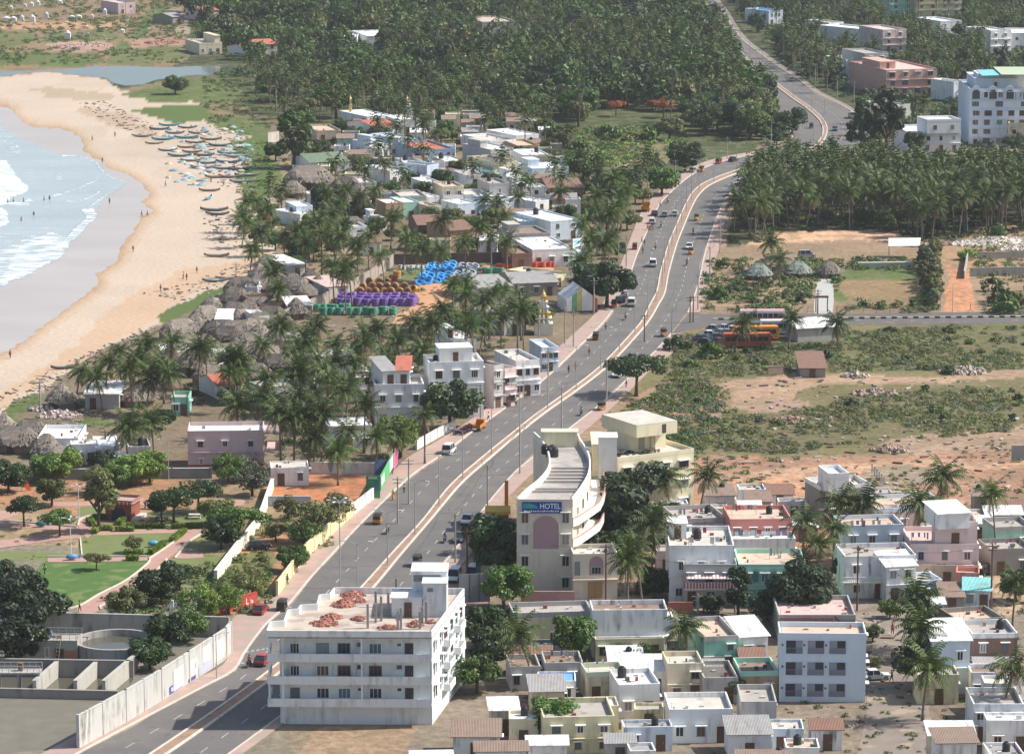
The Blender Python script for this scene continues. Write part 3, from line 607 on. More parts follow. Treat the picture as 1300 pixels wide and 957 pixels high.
# ---- right foreground
B_('pale blue three storey building with six recessed balconies', (990, 803), (1100, 804), 789, 9.6, 'blue', 'beige', st=3, fw=0, sw=2, dr=False, g=.2, band=False)
bb = bpy.data.objects['building']; A, u, n, W_, D, zt, rz = ROOFS[bb['label']]
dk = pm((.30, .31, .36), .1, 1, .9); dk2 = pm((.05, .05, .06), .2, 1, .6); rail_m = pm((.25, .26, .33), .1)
for k in range(3):
    for i in range(3):
        x = W_ * (.17 + .25 * i); z = .75 + 3.0 * k; bw_, bh = 2.25, 1.85
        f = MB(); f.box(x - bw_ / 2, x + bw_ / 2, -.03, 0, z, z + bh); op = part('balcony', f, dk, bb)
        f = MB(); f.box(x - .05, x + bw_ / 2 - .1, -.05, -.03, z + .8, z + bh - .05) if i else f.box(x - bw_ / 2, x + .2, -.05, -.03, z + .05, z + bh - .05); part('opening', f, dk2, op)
        f = MB(); f.box(x - bw_ / 2, x + bw_ / 2, -.1, -.06, z + .75, z + .82)
        for j in range(12): xx = x - bw_ / 2 + .08 + j * (bw_ - .16) / 11; f.box(xx - .02, xx + .02, -.1, -.06, z, z + .75)
        part('railing', f, rail_m, op)
        f = MB(); f.box(x - bw_ / 2 - .08, x - bw_ / 2, -.14, 0, z - .08, z + bh + .08).box(x + bw_ / 2, x + bw_ / 2 + .08, -.14, 0, z - .08, z + bh + .08).box(x - bw_ / 2, x + bw_ / 2, -.14, 0, z + bh, z + bh + .08).box(x - bw_ / 2, x + bw_ / 2, -.14, 0, z - .08, z); part('frame', f, wallm('blue', .2), op)
        f = MB(); f.tube([(x - bw_ / 2 - .45, -.02, z + 1.2), (x - bw_ / 2 - .45, -.14, z + 1.2)], .13, 10); part('round_vent', f, dk2, bb)
house('flat roofed house with brown balustrade behind the pale blue building', (989, 780), (1086, 780), 755, 4.2, 'dim', 'pink', st=1, fw=5, junk=7, trim=wallm('grey'))
house('light blue house with laundry on its lower terrace', (1070, 667), (1147, 665), 653, 7.2, 'blue', 'beige', st=2, fw=3, g=.25)
B_('rain stained white building with a balustrade balcony beside tall palms', (1073, 706), (1163, 704), 689, 6.6, 'white', 'conc', st=2, fw=3, g=1, junk=8)
house('narrow white house under a sloping white tin roof', (1126, 719), (1163, 717), 707, 5.6, 'white', 'white', 'shed', st=2, fw=2, rise=1.0)
house('two storey pink house with a rounded corner balcony', (1156, 690), (1243, 690), 668, 6.0, 'rose', 'pink', st=2, fw=3, g=.25, junk=5)
house('pink rooftop room with black water tanks', (1188, 662), (1241, 662), 653, 9.4, 'rose', 'pale', st=1, fw=1, base=5.4, g=.25)
house('white sheet roofed room above the pink house', (1192, 652), (1231, 650), 639, 11.2, 'white', 'white', 'shed', st=1, fw=0, dr=False, base=9.0, rise=.4)
house('low pink terrace house lined with flower pots', (1163, 716), (1243, 718), 704, 3.3, 'tan', 'pink', st=1, fw=3, junk=14)
house('orange walled little house beside the sandy lane', (1214, 726), (1243, 727), 719, 3.4, 'coral', 'beige', fw=1, sw=1)
house('small white house with a roof parapet in front of pink terrace', (1165, 737), (1196, 735), 726, 3.6, 'blue', 'conc', fw=2)
house('tiny shop under a turquoise edged white gable', (1224, 748), (1256, 749), 737, 2.9, 'blue', 'teal', 'gable', fw=2, rise=1.2)
house('shack roofed with brown palm leaf beside the turquoise shop', (1196, 757), (1224, 757), 745, 2.5, 'dim', 'brown', 'shed', fw=1, rise=.7)
house('kiosk of pale blue boards under the roadside tree', (1184, 766), (1199, 766), 761, 2.6, 'blue', 'white', 'shed', fw=1, rise=.3)
B_('slim white two storey house with sagging white roof sheets', (1184, 813), (1232, 812), 796, 7.6, 'blue', 'white', 'shed', st=2, fw=2, rise=1.2, g=.2)
house('brown walled house with white parapet and round tank', (1234, 804), (1292, 803), 786, 6.6, 'brown', 'conc', st=2, fw=2, trim=wallm('white', 1), tank=1, junk=4)
house('grey unplastered house with a heap of sand on its roof', (1217, 787), (1274, 783), 770, 6.2, 'dim', 'beige', st=2, fw=2)
house('low white house with a brown flat roof', (1233, 853), (1268, 853), 842, 4.0, 'white', 'brown', fw=2)
house('tan hip roofed house at the corner by palms', (1268, 850), (1300, 852), 842, 3.4, 'tan', 'ochre' if 'ochre' in ROOFC else 'beige', 'hip', fw=2, rise=1.2)
house('white house at the bottom of the right hand lane', (1236, 893), (1300, 893), 872, 5.0, 'white', 'conc', fw=3)
house('coral red house with pale arches and beige roof', (927, 659), (1005, 658), 641, 6.6, 'coral', 'beige', st=2, fw=4, junk=3, tank=1, g=.2)
house('white terrace house between the coral and green houses', (930, 684), (1010, 683), 674, 4.6, 'white', 'white', fw=4, sw=1, junk=6)
house('mint green house with arched windows and turquoise parapet', (938, 716), (1023, 716), 696, 6.6, 'teal', 'beige', st=2, fw=4, trim=pm(WALLC['mint'], .08), g=.2, junk=5)
house('crowded white house with laundry hung over its roof', (850, 692), (932, 692), 667, 8.8, 'white', 'pale', st=2, fw=3, g=.7, junk=16, tank=1, stair=(.02, .3, .55, .9, 2.3))
house('house with red striped balcony railings under a white slab roof', (868, 716), (936, 716), 708, 6.4, 'grey', 'white', st=2, fw=3, g=.8)
house('grey concrete house with an open roof behind the crowded house', (861, 659), (922, 656), 641, 5.2, 'grey', 'conc', fw=3, junk=9, tank=1)
house('pale yellow house with dark red shutters beside rounded tree', (652, 778), (752, 775), 763, 5.6, 'yellow', 'conc', st=1, fw=3, g=.5, win=(.9, 1.7), shade=False, door_c=(.16, .05, .04), trim=wallm('grey', .8))
B_('windowless white house with a dark brown roof strip', (752, 774), (847, 773), 761, 7.0, 'white', 'brown', st=2, fw=0, dr=False, g=1, sw=1)
house('low yellow porch house leaning on the windowless white house', (756, 811), (843, 809), 801, 3.2, 'yellow', 'pale', fw=4)
house('grey roofed yard house at the palm corner', (648, 846), (686, 845), 830, 3.4, 'grey', 'brown', fw=2)
house('courtyard house with washing on its bare roof', (692, 841), (740, 840), 826, 3.6, 'grey', 'brown', fw=2, junk=5)
house('small house with a bright blue roof', (683, 864), (731, 864), 852, 3.2, 'white', 'blue', fw=2, par=.25)
house('cream house with pale green parapet walls', (745, 853), (794, 851), 840, 4.2, 'cream', 'pale', fw=2, trim=pm((.58, .62, .46), .1))
house('white roofed house with orange pots and a black tank', (786, 869), (838, 867), 848, 4.6, 'white', 'white', fw=2, junk=8, tank=1)
house('cream house with a brown door below stained grey wall', (848, 842), (893, 841), 826, 5.0, 'cream', 'pale', fw=2, g=.8)
house('teal fronted house with a bare grey roof', (894, 808), (937, 806), 782, 5.0, 'teal', 'beige', fw=2, trim=wallm('grey', .9), junk=5)
house('grey shed like house with two roof levels', (894, 860), (937, 859), 838, 3.6, 'grey', 'dark', fw=2)
house('house covered by shiny white metal sheets', (941, 808), (975, 806), 790, 3.6, 'white', 'white', 'shed', fw=2, rise=.9)
house('house with a turquoise rim and brown roof', (940, 852), (988, 851), 834, 4.0, 'ochre', 'brown', fw=2, trim=pm(WALLC['mint'], .1))
house('half hidden grey house beside pale blue building', (941, 890), (986, 890), 868, 4.5, 'grey', 'conc', fw=2)
house('white house nearest the camera beside cream house', (850, 900), (930, 899), 878, 4.6, 'white', 'pale', fw=3)
house('flat roofed house nearest the camera with yellow walls', (690, 910), (780, 908), 885, 5.0, 'yellow', 'conc', fw=3)
house('grey house with teal wall at the edge of the red field', (1264, 669), (1312, 667), 656, 4.2, 'mint', 'conc', fw=2, trim=wallm('grey', 1))
house('weathered grey house with a cluttered roof at the lane end', (1258, 697), (1312, 695), 683, 4.2, 'dim', 'conc', fw=2, junk=10)
B_('unfinished concrete house with rubble on its open roof', (1041, 617), (1105, 613), 604, 7.0, 'dim', 'pale', st=2, fw=3, junk=12, shade=False, trim=wallm('white', .8))
house('white box room on top of the unfinished house', (1052, 601), (1078, 600), 590, 9.8, 'white', 'white', fw=0, dr=False, base=6.4)
house('long low house with pale blue rim and bare roof', (1112, 646), (1206, 641), 627, 4.2, 'pink', 'beige', fw=4, trim=wallm('blue', .5), junk=6)
# ---- left side of the road
B_('large white three storey building by the road with pink arched side', (545, 460), (614, 458), 449, 11.0, 'white', 'pale', st=3, fw=3, sw=2, tank=2, g=.35, stair=(.22, .82, .3, .9, 2.8), win=(1.3, 1.4), junk=3)
B_('white two storey building with a red and grey tiled rooftop room', (476, 488), (538, 487), 475, 8.0, 'white', 'conc', st=2, fw=3, tank=1, junk=8)
house('rooftop room with a grey tiled sloping roof', (486, 471), (503, 470), 458, 10.4, 'white', 'grey', 'shed', fw=1, base=7.4, rise=1.2)
house('rooftop room with a bright red tiled sloping roof', (503.5, 470), (520, 470), 458, 10.4, 'white', 'red', 'shed', fw=1, base=7.4, rise=1.2)
house('white veranda house with brown shutters', (428, 472), (475, 471), 464, 6.2, 'white', 'white', fw=3, st=2, g=.3)
house('grey concrete house behind the roadside palms', (345, 495), (392, 490), 482, 4.2, 'grey', 'conc', fw=3)
house('long white roofed house hidden in palms', (416, 541), (472, 539), 530, 4.8, 'white', 'white', fw=3, par=.3)
house('grey tall house squeezed beside the large white building', (627, 464), (639, 462), 452, 8.6, 'grey', 'conc', st=3, fw=1, tank=1)
B_('pink and white narrow shop building with arches', (641, 468), (655, 466), 456, 7.6, 'rose', 'pale', st=2, fw=2)
B_('white arcade shop building along the footpath', (655, 458), (686, 456), 440, 7.2, 'white', 'pale', st=2, fw=3)
house('white shop under a blue awning by the footpath', (688, 441), (709, 440), 430, 5.2, 'blue', 'white', fw=3)
house('white garden shed beside the red earth lot', (344, 594), (392, 593), 585, 3.2, 'white', 'pale', fw=2, par=.2)
B_('dusky pink two storey house beside the park', (238, 547), (334, 546), 535, 7.0, 'lilac', 'white', st=2, fw=3, sw=2, g=.35, win=(.9, .95))
house('white house with a clean white parapet by the grey huts', (47, 556), (99, 556), 539, 3.6, 'white', 'white', fw=3)
house('white house behind the bright green hedge trees', (90, 564), (125, 563), 558, 3.8, 'white', 'white', fw=2, par=.2)
house('white house with a blue grey front next to power pole', (121, 568), (151, 567), 553, 3.4, 'white', 'white', fw=2, par=.2)
house('little white house in front of grey house', (143, 579), (161, 578), 573, 3.0, 'white', 'white', fw=1)
house('plain grey house with two small dark windows', (163, 567), (191, 566), 556, 4.4, 'grey', 'conc', fw=2, tank=1, shade=False, win=(.9, .7))
house('white roofed shed with grey doors above the beach', (108, 500), (151, 500), 487, 3.0, 'grey', 'white', 'shed', fw=2, rise=.5)
house('small green temple house with a yellow cone', (217, 504), (239, 504), 496, 3.6, 'teal', 'conc', fw=2)
house('red tile hut among grey thatched roofs', (276, 489), (299, 487), 477, 2.8, 'white', 'red', 'gable', fw=1, rise=1.3)
house('long white house behind the tall single palm', (205, 447), (241, 446), 436, 3.2, 'white', 'white', fw=2, par=.2)
house('white house right of the tall single palm', (262, 448), (294, 446), 437, 3.4, 'white', 'white', fw=2, par=.2)
house('white house with a steep white roof amid huts', (274, 405), (292, 405), 392, 4.2, 'white', 'white', 'shed', fw=1, rise=.6)
house('white house beside the hut lane at the beach edge', (311, 364), (327, 364), 357, 3.2, 'white', 'white', fw=1)
house('white tin roofed shed under village palms', (366, 337), (388, 335), 324, 3.0, 'grey', 'white', 'shed', fw=1, rise=.7)
house('pinkish white sheet roofed shed along the yard wall', (415, 364), (442, 362), 353, 3.0, 'grey', 'pink', 'shed', fw=2, rise=.4)
house('dark courtyard hut with brown walls', (329, 386), (362, 384), 373, 3.0, 'brown', 'dark', fw=1)
house('low white roofed hut touching the yard wall', (366, 388), (396, 387), 378, 3.0, 'dim', 'white', 'shed', fw=1, rise=.3)
house('white hut corner house below the brown courtyard', (325, 402), (342, 401), 393, 3.4, 'white', 'white', fw=1)
# ---- fishing village
V = [('pale blue cube house at the beach side of the village', (376, 262), (397, 261), 255, 4.6, 'blue', 'white'), ('white lower house in front of pale blue cube house', (381, 272), (399, 270), 264, 3.4, 'white', 'white'),
 ('white flat house above the single palm row', (473, 278), (491, 277), 273, 3.2, 'white', 'white'), ('brick fronted house next to mint green house', (490, 258), (511, 257), 252, 5.0, 'ochre', 'white'), ('mint green fronted house in the village', (512, 257), (532, 256), 247, 4.6, 'mint', 'white'),
 ('grey white house with a stepped roof in mid village', (508, 249), (541, 248), 241, 4.8, 'grey', 'pale'), ('pale yellow tall house with clothes on its roof', (562, 237), (589, 236), 230, 6.0, 'cream', 'beige'), ('bluish house in the row below the yellow house', (581, 259), (606, 257), 253, 4.2, 'blue', 'white'),
 ('light blue house with a dark doorway in the village row', (608, 260), (634, 259), 255, 3.6, 'sky', 'white'), ('white house at the end of the village row', (638, 258), (656, 257), 252, 4.2, 'white', 'white'), ('white house just right of the yellow house', (590, 247), (621, 246), 240, 4.2, 'white', 'pale'),
 ('tall grey house standing over the village', (622, 233), (646, 232), 226, 6.6, 'grey', 'conc'), ('grey white house behind the yellow house', (592, 223), (616, 222), 216, 5.2, 'white', 'conc'), ('house with a dark tiled roof above the coil yard', (531, 286), (570, 285), 274, 3.6, 'brown', 'rust'),
 ('big rusty brown roofed house above the coil yard wall', (572, 293), (603, 291), 278, 4.4, 'ochre', 'rust'), ('white house with low walls in the upper village', (495, 217), (518, 215), 209, 4.2, 'white', 'conc'), ('white house with an open terrace in the upper village', (519, 207), (541, 206), 198, 4.6, 'white', 'pale'),
 ('grey blue house beside the open terrace house', (542, 210), (557, 208), 202, 5.4, 'blue', 'conc'), ('house with blue tarpaulin and red cloth on the roof', (535, 190), (577, 188), 178, 5.0, 'deep', 'red'), ('bright blue house in the upper village', (506, 176), (530, 174), 167, 5.6, 'sky', 'pale'),
 ('pale blue sloping house beside the bright blue house', (484, 183), (505, 181), 174, 4.2, 'blue', 'white'), ('red roofed long house below the white temple', (476, 162), (505, 160), 152, 4.6, 'white', 'red'), ('white flat roofed hall left of the white temple', (466, 148), (498, 146), 139, 5.0, 'white', 'white'),
 ('tan roofed hall behind the village trees', (402, 166), (433, 165), 157, 3.6, 'tan', 'beige'), ('green roofed low hall with white posts', (394, 207), (443, 205), 195, 3.4, 'white', 'green'), ('white house under palms at the top of the village', (622, 179), (655, 177), 166, 4.2, 'white', 'pale'),
 ('grey white stacked house under palms', (623, 190), (652, 188), 178, 6.0, 'grey', 'white'), ('house with a dark shaded upper floor', (628, 206), (656, 204), 196, 6.4, 'cream', 'dark'), ('bluish small house left of the shaded house', (597, 214), (615, 213), 209, 4.6, 'blue', 'white'),
 ('white roofed house at the upper village edge', (655, 172), (684, 170), 162, 4.2, 'white', 'white'), ('ochre walled house at the upper village edge', (657, 185), (685, 184), 177, 4.0, 'ochre', 'beige'), ('white house with a stair wall near the bushes', (664, 197), (697, 196), 189, 4.2, 'white', 'white'),
 ('long pale house with three dark windows by the bushes', (676, 214), (722, 212), 206, 4.8, 'blue', 'white'), ('white house below the long pale house', (668, 238), (694, 237), 230, 5.0, 'white', 'white'), ('brown tiled house next to roadside palms', (697, 239), (740, 238), 228, 4.0, 'brown', 'rust'),
 ('white tall house gable seen below brown tiled house', (680, 256), (697, 254), 248, 5.0, 'white', 'white'), ('big pale roofed house near the roadside palms', (699, 281), (737, 278), 265, 5.0, 'blue', 'white'), ('blue walled long house near the roadside palms', (652, 281), (697, 280), 274, 4.2, 'sky', 'white'),
 ('brown roofed row house behind the hoarding', (650, 297), (698, 295), 287, 4.0, 'grey', 'brown'), ('white roofed store beside the hoarding', (676, 317), (727, 315), 301, 4.2, 'white', 'white'), ('brown roofed store with dark doors', (650, 322), (676, 321), 309, 3.8, 'brown', 'brown'),
 ('long grey shack with an open front below the yard', (652, 360), (708, 358), 346, 3.2, 'dim', 'grey'), ('yellow walled shed beside the festival tent', (704, 350), (725, 346), 337, 3.0, 'yellow', 'pale'), ('grey shack with bare roof poles beside coil yard', (608, 366), (650, 363), 348, 3.4, 'grey', 'grey'),
 ('white house among palms below the coil yard', (575, 432), (605, 430), 420, 4.6, 'white', 'white'), ('white low house beyond the palms of the coil yard', (430, 470), (460, 468), 458, 3.0, 'white', 'pale'), ('grey roofed house at the yard corner', (640, 402), (668, 399), 388, 4.2, 'grey', 'conc'),
 ('white flat house tucked between village palms', (540, 232), (560, 231), 224, 4.0, 'white', 'white'), ('grey wall house beside the thatched pair', (455, 232), (478, 231), 224, 3.6, 'grey', 'pale'), ('narrow cream house over the village lane', (545, 262), (560, 261), 254, 4.2, 'cream', 'pale'),
 ('white house behind tall grey house', (650, 226), (668, 225), 218, 4.6, 'white', 'white'), ('low grey house amid upper village trees', (566, 205), (590, 204), 198, 4.0, 'grey', 'white'), ('white house half hidden by village palms', (445, 288), (466, 287), 280, 3.2, 'white', 'pale'),
 ('white walled house at the village centre', (544, 250), (558, 249), 243, 3.8, 'white', 'white'), ('sky blue small house below the tall grey house', (626, 250), (646, 249), 243, 3.6, 'blue', 'white'), ('pink tinted house near upper village trees', (580, 218), (591, 217), 212, 4.4, 'rose', 'pale')]
for i, (lb, fl, fr, yr, h_, wc, rc) in enumerate(V):
    gab = rc in ('rust', 'red', 'green', 'grey') and 'cloth' not in lb
    house(lb, fl, fr, yr, h_, wc, rc, 'gable' if gab else 'flat', rise=1.4, par=.35 if rc == 'white' else .6, tank=1 if i % 5 == 1 else 0, g=.6, junk=3 if i % 2 else 0, stair=(.05, .35, .4, .85, 2.1) if i % 6 == 2 and not gab else None)
# ---- far buildings at the top
B_('tall pale blue apartment block with arched rooftop and turquoise roof sheet', (1232, 113), (1322, 113), 101, 18.0, 'blue', 'pale', st=6, fw=6, g=.3, win=(2.3, 1.7), stair=(.1, .7, .25, .9, 3.2))
B_('cream block in front of the pale blue apartment block', (1280, 156), (1325, 157), 145, 8.0, 'cream', 'tan' if 'tan' in ROOFC else 'beige', st=2, fw=3)
B_('white villa with stepped upper floor behind the palm grove', (1153, 168), (1220, 167), 158, 6.4, 'white', 'white', st=2, fw=4, g=.2)
house('white upper block of the stepped villa', (1177, 152), (1220, 151), 147, 10.4, 'white', 'white', st=1, fw=2, dr=False, base=6.3, g=.2)
B_('terracotta pink villa with four dark arches', (1125, 89), (1190, 87), 77, 9.4, pm((.60, .37, .30), .08, .35, .88, grime=.4), 'pink', st=3, fw=4, g=.3, win=(2.2, 1.7), stair=(.1, .4, .3, .8, 2.5))
B_('grey white house left of the terracotta villa', (1098, 68), (1128, 67), 55, 9.0, 'grey', 'conc', st=3, fw=2)
house('white low house in front of grey white house', (1074, 76), (1098, 75), 66, 6.0, 'white', 'white', st=2, fw=2)
B_('pink and white house beneath the tall palms', (1121, 38), (1151, 37), 25, 9.0, 'rose', 'pale', st=3, fw=2)
house('white house with angled roof by the pink and white house', (1092, 37), (1119, 35), 27, 6.4, 'white', 'white', st=2, fw=2)
B_('long yellow green apartment block at the very top', (1163, -22), (1222, -23), -34, 15.5, 'yellow', 'pale', st=5, fw=4, g=.2, win=(1.8, 1.4))
B_('grey green wing of the long apartment block', (1130, -20), (1162, -21), -33, 14.8, 'mint', 'pale', st=5, fw=2, g=.2, win=(1.8, 1.4))
B_('white house with a tall stair tower at the right edge', (1258, 39), (1284, 38), 26, 9.2, 'white', 'white', st=3, fw=2)
house('white terrace house beside the stair tower house', (1285, 42), (1322, 42), 31, 7.2, 'white', 'white', st=2, fw=3)
house('small white house below the long apartment block', (1194, 27), (1221, 26), 18, 6.2, 'white', 'white', st=2, fw=2)
house('white house under a red lattice mast', (1052, 29), (1071, 28), 21, 6.6, 'white', 'pale', st=2, fw=1)
house('white tower house in front of pale blue block', (1211, 104), (1226, 103), 97, 7.0, 'white', 'white', st=2, fw=1)
house('blue painted house at the upper road', (976, 14), (994, 13), 8, 6.2, 'blue', 'blue', st=2, fw=2)
house('white pavilion roof among palms below terracotta villa', (1138, 134), (1157, 132), 125, 4.6, 'grey', 'white', fw=1)
B_('low building with a wide beige roof in the woods', (612, 28), (656, 27), 15, 5.6, 'grey', 'beige', st=1, fw=3)
house('long white shed roof showing through the trees', (466, 46), (508, 45), 38, 4.6, 'white', 'white', fw=2)
house('second long white shed roof showing through the trees', (405, 47), (453, 47), 39, 4.4, 'white', 'white', fw=2)
house('grey house with a red porch beside thick bushes', (327, 57), (352, 56), 50, 5.0, 'grey', 'red', 'gable', fw=2)
house('cream bungalow with a small tower above the lagoon', (253, 55), (282, 54), 46, 4.6, 'cream', 'pale', fw=3, stair=(.75, .98, .1, .9, 3.2))
house('brick red gabled house among the trees', (257, 14), (278, 13), 3, 4.6, 'pink', 'red', 'gable', fw=2)
house('grey gabled shed beside the dirt track', (219, 22), (234, 21), 10, 3.4, 'dim', 'grey', 'gable', fw=1)
house('small red roofed hut on the lagoon shore', (312, 62), (327, 61), 56, 3.2, 'white', 'red', 'gable', fw=1)
house('pale pink building cut by the top edge', (150, 4), (172, 3), -5, 5.0, 'pink', 'pale', fw=2)
house('white roofed house at the fringe of the lagoon woods', (303, 34), (322, 33), 26, 4.0, 'white', 'white', fw=2)
# ---- water tanks on the roofs
tkm = pm((.025, .025, .028), .2, 2, .5); tkw = pm((.6, .6, .6), .1)
t0 = thing('water_tank', 'black plastic water tank on a roof', 'water tank')
b = MB(); prof = [(.55, 0)]
for k in range(5): prof += [(.58, .12 + k * .2), (.55, .2 + k * .2)]
b.lathe(prof + [(.5, 1.2), (.25, 1.35)], 14); part('body', b, tkm, t0); b = MB(); b.lathe([(.26, 1.35), (.28, 1.42), (.05, 1.46)], 12); part('lid', b, tkm, t0)
for i, (lb, p, z) in enumerate(TANKS): dup(t0, (p.x, p.y, z), 0, 'black water tank on the ' + ' '.join(lb.split()[:7]).rstrip(' with on in and the of a'), 'water tanks on the flat roofs', random.uniform(.85, 1.3))
kill(t0)
def on_roof(label, fx, fy): A, u, n, W_, D, z, rz = ROOFS[label]; p = A + u * (fx * W_) + n * (fy * D); return Vector((p.x, p.y, z + .02)), rz
# ================================================================== SPECIAL BUILDINGS
wht = pm((.76, .77, .76), .06, .35, .85, grime=.5); wht2 = pm((.70, .73, .73), .06, .35, .85, grime=.6)
# ---- foreground apartment block, unfinished roof
hA = 13.0
def GA(x, y): p = G(x, y, hA); return p
A0, A1, A2, A3 = GA(338, 801), GA(548, 802), GA(590, 747), GA(424, 746)
u = (A1 - A0).normalized(); n = Vector((-u.y, u.x, 0)); rzA = math.atan2(u.y, u.x)
ap = thing('apartment_building', 'white four storey apartment block with unfinished rooftop and brick heaps', 'apartment building', (A0.x, A0.y, 0), rzA)
def loc(p): d = p - A0; return d.dot(u), d.dot(n)
plan = [loc(GA(*q)) for q in ((338, 801), (548, 802), (590, 747), (424, 746), (418, 754), (405, 755), (402, 767), (381, 768), (378, 773), (365, 774), (360, 788), (343, 789))]
FOOT.append((A0.x + 14, A0.y + 12, 20))
W_ = plan[1][0]; fh = 3.05; zr = hA - .75
core = [(1.6 if i in (0, 11) else x, max(y, 1.35)) for i, (x, y) in enumerate(plan)]
core[1] = (W_ - .02, 1.35)
b = MB(); b.prism(core, -.3, zr - .1); part('wall', b, wht2, ap)
b = MB(); b.prism(plan, zr - .2, zr); part('roof', b, pm((.50, .42, .35), .22, .5, .9, grime=.4, spots=(.35, .55, (.36, .30, .26))), ap)
def ring(pl, z0, z1, t_, skip=()):
    b = MB(); m = len(pl); cx_ = sum(p[0] for p in pl) / m; cy_ = sum(p[1] for p in pl) / m
    for i in range(m):
        if i in skip: continue
        p, q = Vector(pl[i]), Vector(pl[(i + 1) % m]); d = (q - p).normalized(); nn = Vector((-d.y, d.x)) * t_
        e = p + d * .0; f = q + d * t_ * .0
        b.add([(e.x, e.y, z0), (f.x, f.y, z0), (f.x + nn.x, f.y + nn.y, z0), (e.x + nn.x, e.y + nn.y, z0), (e.x, e.y, z1), (f.x, f.y, z1), (f.x + nn.x, f.y + nn.y, z1), (e.x + nn.x, e.y + nn.y, z1)], [(0, 1, 5, 4), (1, 2, 6, 5), (2, 3, 7, 6), (3, 0, 4, 7), (4, 5, 6, 7), (3, 2, 1, 0)])
    return b
part('parapet', ring(plan, zr - .25, hA + .1, .18), wht, ap)
for k in range(3):
    z = zr - .2 - (k + 1) * fh
    b = MB(); b.box(.05, W_ - .06, 0, 1.34, z - .16, z); b.box(.05, W_ - .06, 0, .14, z, z + .95); b.box(.05, .19, .14, 6, z, z + .95); bal = part('balcony', b, wht2, ap)
    b = MB()
    for x in (.2, 2.0, W_ * .57, W_ - .25): b.box(x, x + .22, .02, .24, z + .95, z + fh - .02)
    part('column', b, wht2, bal)
    b = MB()
    for i in range(7): b.box(W_ * .435 + i * .26, W_ * .435 + i * .26 + .12, -.04, .0, z + .1, z + .75)
    part('balustrade', b, wht, bal)
    for fx, kind in ((.165, 3), (.335, 4), (.465, 4), (.655, 4), (.56, 1), (.80, 1), (.86, 0)):
        x = fx * W_
        if kind == 0: door(ap, x, 1.34, .9, 2.0, (.06, .05, .05), z=z + .02)
        elif kind == 1: window(ap, x, 1.34, z + 1.7, .7, .5, shade=False)
        else: window(ap, x, 1.34, z + .75, .42 * kind, 1.35, shade=False)
    L_ = (Vector(plan[2]) - Vector(plan[1])); dd = L_.normalized(); ang = math.atan2(dd.y, dd.x)
    for fy, w_ in ((.12, .8), (.3, .7), (.42, 1.2), (.6, 1.0), (.74, .7), (.88, 1.1)):
        p = Vector(plan[1]) + L_ * fy + Vector((dd.y, -dd.x)) * .015; window(ap, p.x, p.y, z + .85, w_, 1.3, ang)
    for fy in (.34, .66):
        p0 = Vector(plan[1]) + L_ * fy; p1 = Vector(plan[1]) + L_ * (fy + .16); o_ = Vector((dd.y, -dd.x)) * .95
        b = MB(); b.prism([p0, p1, p1 + o_, p0 + o_], z - .12, z); b.prism([p0 + o_ * .9, p1 + o_ * .9, p1 + o_, p0 + o_], z, z + .85, bottom=False); b.prism([p0, p0 + o_ * .9, p0 + o_ * .9 + dd * .1, p0 + dd * .1], z, z + .85); b.prism([p1 - dd * .1, p1 - dd * .1 + o_ * .9, p1 + o_ * .9, p1], z, z + .85); part('side_balcony', b, wht, ap)
# head rooms at the right rear
def RL(x, y, z): d = G(x, y, z) - A0; return d.dot(u), d.dot(n)
zc = zr
x0, y0 = RL(537, 783, zc); x1, _ = RL(567, 783, zc)
b = MB(); b.box(x0, x1, y0, y0 + 3.2, zc, zc + 4.6); b.box(x0 - .15, x1 + .15, y0 - .25, y0 + 3.3, zc + 4.6, zc + 4.75); lf = part('lift_room', b, wht2, ap)
window(lf, (x0 + x1) / 2 - .6, y0 - .01, zc + 3.6, .7, .4, shade=False)
b = MB(); b.box(x0 - 1.6, x1 - .1, y0 + 3.3, y0 + 8, zc, zc + 5.4); b.box(x0 - 1.8, x1 + .05, y0 + 3.15, y0 + 8.15, zc + 5.4, zc + 5.55); sr = part('stair_room', b, wht, ap)
b = MB(); b.box(x0 - 1.4, x1 - .9, y0 + 3.27, y0 + 3.29, zc + 4.1, zc + 5.0); part('lattice_panel', b, pm((.25, .24, .22), .4, 4), sr)
b = MB(); b.box(x0 - 4.2, x0 - .1, y0 - .2, y0 + 4.5, zc, zc + 2.6); b.box(x0 - 4.4, x0 - .02, y0 - .5, y0 + 4.6, zc + 2.6, zc + 2.75); rm = part('roof_room', b, wht2, ap); door(rm, x0 - 2.0, y0 - .22, .8, 1.9, z=zc + .05)
conc = pm((.33, .32, .30), .2, .8, .9, grime=.5)
for i, (px, py, hh) in enumerate(((467, 797, 3.3), (477, 790, 2.6), (484, 788, 3.4), (493, 781, 3.2), (505, 799, 2.4), (509, 799, 3.0), (533, 798, 2.4), (536, 792, 2.4), (541, 790, 2.9), (503, 748, 1.6), (477, 770, 2.2))):
    x, y = RL(px, py, zc); b = MB(); b.box(x - .16, x + .16, y - .16, y + .16, zc, zc + hh)
    for dx, dy in ((-.1, -.1), (.1, -.1), (.1, .1), (-.1, .1)): b.box(x + dx - .012, x + dx + .012, y + dy - .012, y + dy + .012, zc + hh, zc + hh + .5)
    part('column_stub', b, conc, ap)
x0_, y0_ = RL(476, 782, zc); b = MB(); b.box(x0_, x0_ + 3.4, y0_, y0_ + .2, zc, zc + .55); b.box(x0_ + 3.4, x0_ + 3.6, y0_ - 2, y0_ + .2, zc, zc + .55); part('low_wall', b, conc, ap)
